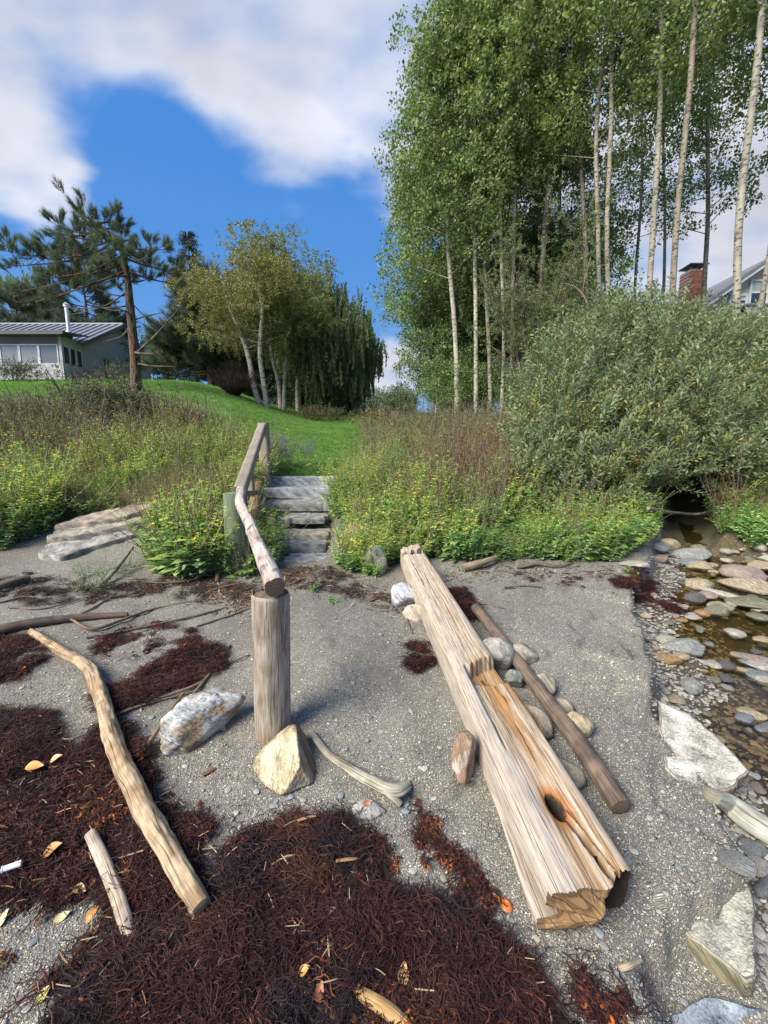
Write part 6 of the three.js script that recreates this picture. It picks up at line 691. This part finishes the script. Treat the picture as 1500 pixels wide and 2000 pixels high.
  const b2 = onHill(548, 776, 21.5); tree('birch_tree', 'green birch with forked white trunks right of the first birch', b2, { seed: 33, trunks: [[V(0, 0, 0), bq(b2, 524, 478, 22), 0.11], [V(0.2, 0, 0.2), bq(b2, 580, 530, 22), 0.09]], wig: 0.3, branches: 20, b0: 0.35, bl: 1.9, blob: 0.8, sprig: SP.birch, dens: 24, s: 0.8, barkC: [0.6, 0.55, 0.48], tint: [0.8, 0.95, 0.9], upw: -0.2 });
  tree('birch_tree', 'leafy green birch hanging behind the forked birch', onHill(582, 770, 24), { seed: 35, h: 8.4, r: 0.13, branches: 24, b0: 0.22, bl: 2.1, blob: 0.9, sprig: SP.birch, dens: 22, s: 0.9, barkC: [0.5, 0.46, 0.4], tint: [0.62, 0.8, 0.8], upw: -0.4 });
  tree('ash_tree', 'yellow-green broadleaf tree behind the dark pine', onHill(455, 760, 29), { seed: 36, h: 7.4, r: 0.16, branches: 24, b0: 0.3, bl: 2.3, blob: 1.0, sprig: SP.birch, dens: 15, s: 1.0, barkC: [0.4, 0.36, 0.3], bark: M.bark, tint: [0.85, 0.95, 0.9] });
  tree('pale_tree', 'pale feathery tree top far left behind the house', onHill(60, 690, 42), { seed: 38, h: 11.6, r: 0.2, branches: 26, b0: 0.3, bl: 2.8, blob: 1.2, sprig: SP.weeping, dens: 2.2, hang: true, barkC: [0.4, 0.36, 0.3], bark: M.bark, tint: [1.7, 1.6, 1.3] });
  [['weeping dark tree nearest the birches', 622, 772, 25.5, 6.6, 1.7, 1, 20], ['tall weeping dark tree at the end of the row', 658, 778, 24, 5.9, 1.5, 2, 18], ['weeping tree at the right end beside the open sky', 684, 784, 25.5, 5.6, 1.2, 3, 22], ['weeping dark tree filling the gap behind the birches', 590, 770, 28, 7.0, 2.0, 4, 20], ['low dark weeping tree at the lawn edge', 640, 785, 23, 4.6, 1.6, 5, 22]].forEach(([l, px, py, d, h, bl, sd, dn]) => tree('weeping_tree', l, onHill(px, py, d), { seed: 50 + sd, h, r: 0.14, lean: [0.0, 0], branches: 26, b0: 0.28, bl, brise: 0.45, blob: 0.85, blobY: 1.0, taper: 0.25, sprig: [SP.weeping[0], SP.broad[0], SP.broad[1], SP.weeping[1]], dens: dn * 0.7, hang: true, s: 0.8, barkC: [0.2, 0.17, 0.14], bark: M.bark, group: 'weeping trees in the row', tint: sd === 3 ? [1.5, 1.5, 1.1] : [1.25, 1.3, 1.05] }));
  [['dark round thicket under the weeping trees', 610, 780, 26.5, 2.6, 1.5], ['dark thicket between the pines and birches', 470, 775, 26, 2.8, 1.6], ['dark thicket behind the birch trunks', 540, 778, 25.5, 2.7, 1.6], ['dark thicket right of the pine by the house', 330, 765, 27, 2.6, 1.6], ['dark thicket at the right end of the row', 665, 788, 27.5, 2.0, 1.3]].forEach(([l, px, py, d, h, b], i) => tree('thicket', l, onHill(px, py, d), { seed: 150 + i, cat: 'shrub', h, r: 0.05, branches: 22, b0: 0.06, bl: b, blob: 0.7, sprig: SP.broad, dens: 12, s: 0.8, barkC: [0.2, 0.17, 0.13], bark: M.bark, tint: [0.7, 0.75, 0.7], group: 'dark thickets behind the lawn' }));
  [['background tree behind the bare brown shrub', 455, 44, 5.6], ['background tree behind the leaning birch', 500, 46, 5.8], ['background tree behind the forked birch', 545, 44, 5.6], ['background tree behind the first weeping tree', 590, 46, 5.6], ['background tree behind the low weeping tree', 632, 44, 5.0], ['background tree behind the last weeping trees', 672, 46, 4.4]].forEach(([l, px, d, h], i) => tree('background_tree', l, onHill(px, 780, d), { seed: 170 + i, h, r: 0.1, branches: 26, b0: 0.04, bl: 2.2, blob: 1.1, sprig: SP.broad, dens: 7, s: 1.3, barkC: [0.2, 0.17, 0.13], bark: M.bark, tint: [0.8, 0.85, 0.8], group: 'background trees behind the row' }));
  // bare brown shrub
  { const k = rng(8), t = thing('bare_shrub', 'dome of bare brown twigs in front of the birches', 'shrub', onHill(458, 782, 19)), w = []; for (let i = 0; i < 260; i++) { const a = k() * 6.283, sp = 1.25 * Math.sqrt(k()), h = 1.5 * (1 - 0.35 * sp * sp / 1.5) * (0.7 + 0.4 * k()); w.push(limb([V(Math.cos(a) * sp * 0.15, 0, Math.sin(a) * sp * 0.15), V(Math.cos(a) * sp * 0.6, h * 0.55, Math.sin(a) * sp * 0.6), V(Math.cos(a) * sp + (k() - 0.5) * 0.3, h, Math.sin(a) * sp)], [0.012, 0.009, 0.004], { seg: 4, n: 4, caps: false, amp: 0, col: () => [0.16, 0.12, 0.085] })); } mesh('branches', mergeGeometries(w), M.bark, t); }
  // shrubs by the house and on the slope
  const bush = (l, p, R, ry, dn, tint, seed, sprig = SP.shrub, name = 'shrub') => { const k = rng(seed), t = thing(name, l, 'shrub', p), it = [[], []], bl = [], w = []; for (let i = 0; i < 9; i++) { const a = k() * 6.283, rr = R * 0.75 * Math.sqrt(k()), b = R * (0.35 + 0.25 * k()); const c = V(Math.cos(a) * rr, R * ry * (0.35 + 0.5 * k()), Math.sin(a) * rr * 0.7); bl.push([c, V(b, b * ry, b)]); w.push(limb([V(0, -0.1, 0), c.clone().multiplyScalar(0.5), c.clone().add(V(0, b * ry * 0.8, 0))], [0.02, 0.013, 0.005], { seg: 4, n: 5, caps: false, col: () => [0.14, 0.11, 0.08] })); } crownItems(it, bl, dn, k, { s: 1.0, tint }); mesh('stems', mergeGeometries(w), M.bark, t); it.forEach((x, i) => scatter('foliage', sprig[i], M.leaf, x, t)); };
  bush('dark clipped shrub under the porch windows', onHill(25, 728, 20.6), 1.3, 0.55, 60, [0.7, 0.8, 0.7], 61); bush('dark evergreen shrub by the house corner', onHill(225, 745, 21), 1.0, 0.6, 60, [0.6, 0.75, 0.65], 62); bush('reddish shrub beside the pine trunk', onHill(245, 748, 18.5), 0.6, 0.7, 60, [1.2, 0.75, 0.6], 63);
  bush('large dark wild rose bush on the left slope', onHill(180, 806, 9.2), 1.15, 0.7, 90, [1, 1, 0.9], 64); bush('dark rose bush right of the large one', onHill(240, 805, 9.2), 0.9, 0.8, 120, [0.9, 1, 0.9], 65); bush('brownish bush at the left frame edge of the slope', onHill(25, 815, 9.0), 0.8, 0.6, 90, [1.5, 1.05, 0.7], 66); bush('dark bush halfway down the left slope', onHill(110, 830, 8.3), 0.9, 0.6, 110, [1.1, 1, 0.8], 67);
  { const k = rng(81), t = thing('berry_stems', 'loose bare stems with berries above the rose bush', 'shrub', onHill(150, 790, 9.4)), w = []; for (let i = 0; i < 36; i++) { const a = k() * 6.283, s = 0.9 * k(), h = 1.0 + 0.7 * k(); w.push(limb([V((k() - 0.5) * 1.4, 0, (k() - 0.5) * 0.6), V(Math.cos(a) * s * 0.6, h * 0.6, Math.sin(a) * s * 0.4), V(Math.cos(a) * s * 1.2, h, Math.sin(a) * s * 0.6)], [0.009, 0.006, 0.003], { seg: 4, n: 5, caps: false, amp: 0, col: () => [0.15, 0.11, 0.085] })); } mesh('stems', mergeGeometries(w), M.bark, t); const it = []; for (let i = 0; i < 160; i++) it.push({ p: V((k() - 0.5) * 1.9, 0.7 + 0.7 * k(), (k() - 0.5) * 0.8), q: aim(dirAt(k), k), s: 0.6, c: [0.9, 0.8, 0.7] }); scatter('leaves', SP.shrub[0], M.leaf, it, t); }
  bush('straw-green bushy clump at the far left corner of the lawn', onHill(610, 795, 19), 1.1, 0.45, 50, [1.6, 1.3, 1.0], 68); bush('green low clump under the weeping trees', onHill(650, 800, 20), 0.9, 0.45, 50, [1.4, 1.3, 0.9], 69); bush('pale leafy bush at the lawn foot of the wood', onHill(735, 815, 12.5), 0.75, 0.85, 100, [1.9, 1.6, 1.3], 70); bush('straw-coloured bush where the wood meets the lawn', onHill(775, 805, 11.6), 0.75, 0.85, 100, [2.0, 1.45, 1.0], 72);
  // far tree line beyond the crest
  const k = rng(4); const ord = ['first', 'second', 'third', 'fourth', 'fifth', 'sixth', 'seventh', 'eighth', 'ninth', 'tenth']; for (let i = 0; i < 9; i++) { const px = 712 + i * 11 + k() * 6, d = 58 + 14 * k(); const p = at(px, 800, d); const b = V(p.x, H(p.x, d), -d); tree('far_tree', ord[i] + ' small distant skyline tree counting right from the weeping trees', b, { seed: 400 + i, h: at(px, 772 - 6 * k() + (i > 9 ? 8 : 0), d).y - b.y, r: 0.12, branches: 14, b0: 0.25, bl: 1.4, blob: 1.1, sprig: SP.broad, dens: 3, s: 1.5, barkC: [0.3, 0.27, 0.22], bark: M.bark, group: 'distant trees on the skyline', tint: [1.1, 1.15, 1.15] }); }
}

// ------------------------------------------------------------------ the grey house on the left
{
  const x1 = -16.6, x0 = -31, zF = -22, zM = -23.5, zB = -30.2, y0 = 5.2, eave = 7.72, ridge = 9.55, g = thing('grey_house', 'single-storey grey clapboard house with metal roof and porch windows', 'house', V(0, 0, 0));
  const side = [0.60, 0.61, 0.63], white = [0.80, 0.80, 0.80], dark = [0.09, 0.085, 0.09];
  mesh('porch_wall', mergeGeometries([box(x1 - x0, 1.0, 0.12, (x0 + x1) / 2, y0 + 0.5, zF, side), box(x1 - x0, 0.45, 0.12, (x0 + x1) / 2, 7.36, zF, [0.2, 0.19, 0.21]), box(0.12, 1.1, 1.5, x1, y0 + 0.55, zF - 0.75, side), box(0.12, 0.45, 1.5, x1, 7.4, zF - 0.75, side), box(x1 - x0, 0.1, 1.4, (x0 + x1) / 2, 7.6, zF - 0.75, dark)]), M.paint, g);
  mesh('inner_wall', box(x1 - x0 - 0.3, 3, 0.12, (x0 + x1) / 2 - 0.15, y0 + 1.4, zM + 0.2, [0.45, 0.44, 0.42]), M.paint, g);
  const boards = []; for (let y = y0 + 0.02; y < y0 + 0.98; y += 0.115) { const b = box(x1 - x0, 0.112, 0.02, (x0 + x1) / 2, y + 0.056, zF + 0.075, side); b.rotateX(0); boards.push(b); }
  // gable wall in lapped boards
  const sp = new MB(); for (let y = y0; y < ridge - 0.1; y += 0.115) { const hw = y < eave ? 1 : clamp((ridge - y) / (ridge - eave)), zc = (zM + zB) / 2, h = (zM - zB) / 2 * hw; const c = [side[0] * (0.95 + 0.1 * hash(Math.round(y * 100), 1, 2)), side[1] * (0.95 + 0.1 * hash(Math.round(y * 100), 1, 2)), side[2]]; const a = sp.v(V(x1 + 0.035, y, zc + h), c), b = sp.v(V(x1 + 0.035, y, zc - h), c), d = sp.v(V(x1 + 0.012, y + 0.115, zc - h), c), e = sp.v(V(x1 + 0.012, y + 0.115, zc + h), c); sp.q(a, b, d, e); const f = sp.v(V(x1, y, zc + h), c), k = sp.v(V(x1, y, zc - h), c); sp.q(f, k, b, a); }
  mesh('gable_siding', sp.geo(), std({ map: T.plain, roughness: 0.7, side: THREE.DoubleSide }), g).userData.kind = 'stuff';
  const core = new THREE.Shape([new THREE.Vector2(zM, y0), new THREE.Vector2(zB, y0), new THREE.Vector2(zB, eave), new THREE.Vector2((zM + zB) / 2, ridge), new THREE.Vector2(zM, eave)].map(v => new THREE.Vector2(-v.x, v.y))); const cg = new THREE.ExtrudeGeometry(core, { depth: x1 - x0 - 0.05, bevelEnabled: false }); cg.rotateY(Math.PI / 2); cg.translate(x0, 0, 0); mesh('house_body', paint(cg, side), M.paint, g);
  const bs = mesh('porch_siding', mergeGeometries(boards), M.paint, g); bs.userData.kind = 'stuff';
  // windows of the porch
  for (let i = 0; i < 7; i++) { const cx = x1 - 0.62 - i * 1.0, w = mesh('window', mergeGeometries([box(0.05, 1.0, 0.06, cx - 0.47, 6.66, zF + 0.03, white), box(0.05, 1.0, 0.06, cx + 0.47, 6.66, zF + 0.03, white), box(0.99, 0.05, 0.06, cx, 7.16, zF + 0.031, white), box(0.99, 0.05, 0.06, cx, 6.17, zF + 0.031, white), box(0.03, 0.92, 0.03, cx, 6.66, zF - 0.05, white), box(0.03, 0.92, 0.03, cx - 0.22, 6.66, zF - 0.05, white), box(0.03, 0.92, 0.03, cx + 0.22, 6.66, zF - 0.05, white), box(0.9, 0.03, 0.03, cx, 6.72, zF - 0.051, white)]), M.paint, g); mesh('pane', box(0.92, 0.95, 0.012, cx, 6.66, zF + 0.02, [1, 1, 1]), new THREE.MeshPhysicalMaterial({ color: C(0.42, 0.46, 0.50), roughness: 0.04, transmission: i === 0 ? 0.7 : 0.5, thickness: 0, ior: 1.7 }), w); const cur = new MB(); for (let k = 0; k <= 24; k++) { const x = cx - 0.46 + 0.92 * k / 24, z = zF - 0.12 + 0.02 * Math.sin(k * 1.9); const a = cur.v(V(x, 6.18, z), [0.30, 0.31, 0.32]), b = cur.v(V(x, 7.14, z), [0.30, 0.31, 0.32]); if (k) cur.q(a - 2, a, b, b - 2); } if (i) mesh('curtain', cur.geo(), M.leaf, w); }
  for (let i = 0; i < 3; i++) { const cz = zF - 0.3 - i * 0.46, w = mesh('window', mergeGeometries([box(0.06, 1.0, 0.04, x1 + 0.03, 6.66, cz - 0.2, white), box(0.06, 1.0, 0.04, x1 + 0.03, 6.66, cz + 0.2, white), box(0.06, 0.04, 0.44, x1 + 0.031, 7.16, cz, white), box(0.06, 0.04, 0.44, x1 + 0.031, 6.17, cz, white)]), M.paint, g); mesh('pane', box(0.012, 0.95, 0.38, x1 + 0.015, 6.66, cz), M.glass, w); }
  for (const [cz, ww, yc, hh] of [[-25.4, 0.62, 6.55, 1.35], [-28.2, 0.62, 6.5, 1.0]]) { const w = mesh('window', mergeGeometries([box(0.08, hh + 0.16, 0.1, x1 + 0.05, yc, cz - ww / 2, [0.42, 0.41, 0.38]), box(0.08, hh + 0.16, 0.1, x1 + 0.05, yc, cz + ww / 2, [0.42, 0.41, 0.38]), box(0.08, 0.1, ww, x1 + 0.051, yc + hh / 2, cz, [0.42, 0.41, 0.38]), box(0.08, 0.1, ww, x1 + 0.051, yc - hh / 2, cz, [0.42, 0.41, 0.38]), box(0.05, 0.04, ww, x1 + 0.06, yc, cz, white), box(0.05, hh / 2, 0.03, x1 + 0.06, yc + hh / 4, cz, white)]), M.paint, g); mesh('pane', box(0.012, hh, ww, x1 + 0.045, yc, cz), M.glass, w); }
  mesh('corner_board', mergeGeometries([box(0.14, 2.5, 0.14, x1 + 0.02, y0 + 1.2, zF, [0.55, 0.56, 0.57]), box(0.1, 2.5, 0.12, x1 + 0.03, y0 + 1.2, zM - 0.02, [0.5, 0.51, 0.53])]), M.paint, g);
  // roof
  const roofC = [0.20, 0.215, 0.25], rm = std({ roughness: 0.42, metalness: 0.35 }), mz = (zM + zB) / 2, run = zM - mz + 0.45, rise = (ridge - eave) * run / (zM - mz), len = Math.hypot(run, rise), ang = Math.atan2(rise, run);
  const slope = (cw, l, sx) => { const b = box(x1 - x0 + 0.5, 0.06, l, sx, 0, 0, roofC); return b; };
  const f1 = slope(0, len, (x0 + x1) / 2 + 0.15); f1.rotateX(ang); f1.translate(0, ridge - rise / 2 + 0.05, mz + run / 2); const f2 = slope(0, len, (x0 + x1) / 2 + 0.15); f2.rotateX(-ang); f2.translate(0, ridge - rise / 2 + 0.049, mz - run / 2);
  const f3 = box(x1 - x0 + 0.7, 0.06, 1.9, (x0 + x1) / 2 + 0.2, 0, 0, roofC); f3.rotateX(0.14); f3.translate(0, eave + 0.1, zF - 0.45);
  const roof = mesh('roof', mergeGeometries([f1, f2, f3, box(x1 - x0 + 0.5, 0.07, 0.2, (x0 + x1) / 2 + 0.15, ridge + 0.09, mz, [0.3, 0.31, 0.34])]), rm, g);
  for (let x = x0; x < x1 + 0.4; x += 0.45) { const s = box(0.035, 0.05, len, x + 0.1, 0, 0, [0.12, 0.13, 0.15]); s.rotateX(ang); s.translate(0, ridge - rise / 2 + 0.1, mz + run / 2 + 0.01); const s3 = box(0.035, 0.05, 1.88, x + 0.1, 0, 0, [0.12, 0.13, 0.15]); s3.rotateX(0.14); s3.translate(0, eave + 0.15, zF - 0.45); mesh('roof_seam', mergeGeometries([s, s3]), rm, roof); }
  mesh('fascia', mergeGeometries([box(x1 - x0 + 0.72, 0.17, 0.05, (x0 + x1) / 2 + 0.21, eave - 0.06, zF + 0.5, dark), box(x1 - x0 + 0.6, 0.04, 0.6, (x0 + x1) / 2 + 0.18, eave - 0.15, zF + 0.24, dark)]), M.paint, g);
  const vg = []; for (const s of [1, -1]) { const b = box(0.07, 0.2, len + 0.1, x1 + 0.38, 0, 0, [0.13, 0.11, 0.105]); b.rotateX(s * ang); b.translate(0, ridge - rise / 2 - 0.03, mz + s * run / 2); vg.push(b); } mesh('verge_board', mergeGeometries(vg), M.paint, g);
  const pipe = mesh('vent_pipe', mergeGeometries([paint(new THREE.CylinderGeometry(0.09, 0.09, 1.5, 16).translate(-17.05, 8.75, -23.3), [0.75, 0.76, 0.78]), paint(new THREE.CylinderGeometry(0.15, 0.17, 0.14, 16).translate(-17.05, 8.12, -23.3), [0.8, 0.8, 0.82])]), M.metal, g); mesh('vent_cap', mergeGeometries([paint(new THREE.ConeGeometry(0.17, 0.12, 16).translate(-17.05, 9.62, -23.3), [0.7, 0.71, 0.73]), paint(new THREE.CylinderGeometry(0.14, 0.14, 0.07, 16).translate(-17.05, 9.48, -23.3), [0.7, 0.71, 0.73])]), M.metal, pipe);
  const tp = at(313, 763, 28), tank = thing('propane_tank', 'small white tank on the grass right of the pine', 'tank', V(tp.x, H(tp.x, 28), -28)); const tl = new THREE.LatheGeometry([[0, 0], [0.36, 0.02], [0.42, 0.12], [0.42, 0.42], [0.34, 0.56], [0.16, 0.60], [0, 0.60]].map(([a, b]) => new THREE.Vector2(a, b)), 24); mesh('shell', paint(tl, [0.75, 0.75, 0.74]), M.paint, tank); mesh('collar', paint(new THREE.CylinderGeometry(0.15, 0.15, 0.14, 18, 1, true).translate(0, 0.66, 0), [0.72, 0.72, 0.7]), std({ roughness: 0.5, side: THREE.DoubleSide }), tank);
}
// ------------------------------------------------------------------ the house behind the poplars on the right
{
  const g = thing('beige_house', 'beige clapboard house gable behind the poplars with a covered porch', 'house', V(0, 0, 0)), Z = -24, px = at(1492, 513, 24), ex = at(1397, 579, 24), wall = [0.62, 0.57, 0.47], white = [0.72, 0.73, 0.74];
  const hw = 3.9, pit = (px.y - ex.y) / (px.x - ex.x), ey = px.y - pit * hw, by = 8.6;
  const sh = new THREE.Shape([new THREE.Vector2(px.x - hw, 3), new THREE.Vector2(px.x + hw, 3), new THREE.Vector2(px.x + hw, ey), new THREE.Vector2(px.x, px.y - 0.05), new THREE.Vector2(px.x - hw, ey)]); const body = new THREE.ExtrudeGeometry(sh, { depth: 8, bevelEnabled: false }); body.translate(0, 0, Z - 8); mesh('house_body', paint(body, wall), M.paint, g);
  const sp = new MB(); for (let y = 8.0; y < px.y - 0.1; y += 0.13) { const h = y < ey ? hw : (px.y - y) / pit; const a = sp.v(V(px.x - h, y, Z + 0.045), wall), b = sp.v(V(px.x + h, y, Z + 0.045), wall), c = sp.v(V(px.x + h, y + 0.13, Z + 0.015), wall), d = sp.v(V(px.x - h, y + 0.13, Z + 0.015), wall); sp.q(a, b, c, d); const e = sp.v(V(px.x - h, y, Z), wall), f = sp.v(V(px.x + h, y, Z), wall); sp.q(e, f, b, a); } mesh('gable_siding', sp.geo(), std({ map: T.plain, roughness: 0.7, side: THREE.DoubleSide }), g).userData.kind = 'stuff';
  const L = Math.hypot(hw + 0.5, pit * (hw + 0.5)), an = Math.atan(pit), rf = [], tr = []; for (const s of [-1, 1]) { const b = box(L, 0.1, 8.9, 0, 0, 0, [0.2, 0.2, 0.21]); b.rotateZ(-s * an); b.translate(px.x + s * (hw + 0.5) / 2, px.y - pit * (hw + 0.5) / 2 + 0.10, Z - 3.9); rf.push(b); const t = box(L, 0.24, 0.08, 0, 0, 0, white); t.rotateZ(-s * an); t.translate(px.x + s * (hw + 0.5) / 2, px.y - pit * (hw + 0.5) / 2 - 0.03, Z + 0.46 + s * 0.002); tr.push(t); const u = box(L, 0.04, 0.46, 0, 0, 0, [0.6, 0.6, 0.6]); u.rotateZ(-s * an); u.translate(px.x + s * (hw + 0.5) / 2, px.y - pit * (hw + 0.5) / 2 - 0.03, Z + 0.22); tr.push(u); } const roof = mesh('roof', mergeGeometries(rf), M.paint, g); mesh('verge_board', mergeGeometries(tr), M.paint, roof);
  const A = at(1465, 549, 24), B = at(1494, 596, 24), cx = (A.x + B.x) / 2, cy = (A.y + B.y) / 2, w = B.x - A.x, h = A.y - B.y;
  const win = (cx, w, cy, h) => { const m = mesh('window', mergeGeometries([box(0.11, h + 0.1, 0.1, cx - w / 2, cy, Z + 0.08, white), box(0.11, h + 0.1, 0.1, cx + w / 2, cy, Z + 0.08, white), box(w + 0.1, 0.11, 0.1, cx, cy + h / 2, Z + 0.082, white), box(w + 0.1, 0.11, 0.1, cx, cy - h / 2, Z + 0.082, white), box(w, 0.08, 0.08, cx, cy, Z + 0.085, white)]), M.paint, g); mesh('pane', box(w, h / 2, 0.02, cx, cy - h / 4, Z + 0.07), M.glass, m); mesh('blind', box(w, h / 2, 0.02, cx, cy + h / 4, Z + 0.068, [0.32, 0.36, 0.32]), std({ roughness: 0.2 }), m); }; win(cx, w, cy, h); win(cx - w - 0.12, w * 0.9, cy - h * 0.3, h * 0.4);
  const vp = at(1416, 576, 24); mesh('vent', box(0.2, 0.2, 0.06, vp.x, vp.y, Z + 0.06, [0.04, 0.04, 0.04]), M.paint, g);
  const p1 = at(1450, 600, 22.4), pr = mesh('porch_roof', mergeGeometries([box(9, 0.10, 2.0, p1.x + 4.4, p1.y, Z + 1.0, [0.17, 0.19, 0.23])]), M.paint, g); mesh('porch_fascia', mergeGeometries([box(9, 0.32, 0.1, p1.x + 4.42, p1.y - 0.25, Z + 1.9, [0.5, 0.5, 0.48]), box(8.8, 0.06, 1.8, p1.x + 4.5, p1.y - 0.42, Z + 1, [0.3, 0.3, 0.29])]), M.paint, pr); for (const dx of [0.25, 3.2]) mesh('porch_post', box(0.2, 3.6, 0.2, p1.x + dx, p1.y - 2.2, Z + 1.8, [0.5, 0.52, 0.53]), M.paint, g); mesh('porch_opening', box(8, 2.6, 0.1, p1.x + 4.8, p1.y - 1.8, Z + 0.07, [0.03, 0.032, 0.035]), M.paint, g);
  // brick chimney
  const c0 = at(1351, 524, 23.5), c1 = at(1384, 524, 23.5), ch = thing('brick_chimney', 'red brick chimney with a dark cap left of the beige gable', 'chimney', V((c0.x + c1.x) / 2, 0, -24)), cw = c1.x - c0.x, bt = 6.5; mesh('mortar', box(cw - 0.03, c0.y - bt, 0.75, 0, (c0.y + bt) / 2, 0, [0.33, 0.28, 0.24]), M.paint, ch); const bricks = [], k = rng(3); for (let y = bt, row = 0; y < c0.y - 0.05; y += 0.085, row++) for (let x = -cw / 2 + (row % 2 ? 0.055 : 0); x < cw / 2 - 0.06; x += 0.225) { const wd = Math.min(0.21, cw / 2 - x), q = 0.75 + 0.5 * k(); bricks.push(box(wd, 0.072, 0.80, x + wd / 2, y + 0.04, 0, k() < 0.12 ? [0.17 * q, 0.13 * q, 0.09 * q] : [0.36 * q, 0.125 * q, 0.07 * q])); } const bm = mesh('bricks', mergeGeometries(bricks), M.paint, ch); bm.userData.kind = 'stuff'; mesh('cap', mergeGeometries([box(cw + 0.1, 0.06, 0.95, 0, c0.y + 0.26, 0, [0.06, 0.075, 0.075]), box(0.06, 0.26, 0.06, -cw / 2 + 0.1, c0.y + 0.12, 0.3, [0.1, 0.1, 0.1]), box(0.06, 0.26, 0.06, cw / 2 - 0.1, c0.y + 0.12, 0.3, [0.1, 0.1, 0.1]), box(0.35, 0.16, 0.35, -0.05, c0.y + 0.08, 0, [0.45, 0.4, 0.33])]), M.paint, ch);
}
scene.updateMatrixWorld(true);
renderer.render(scene, camera);
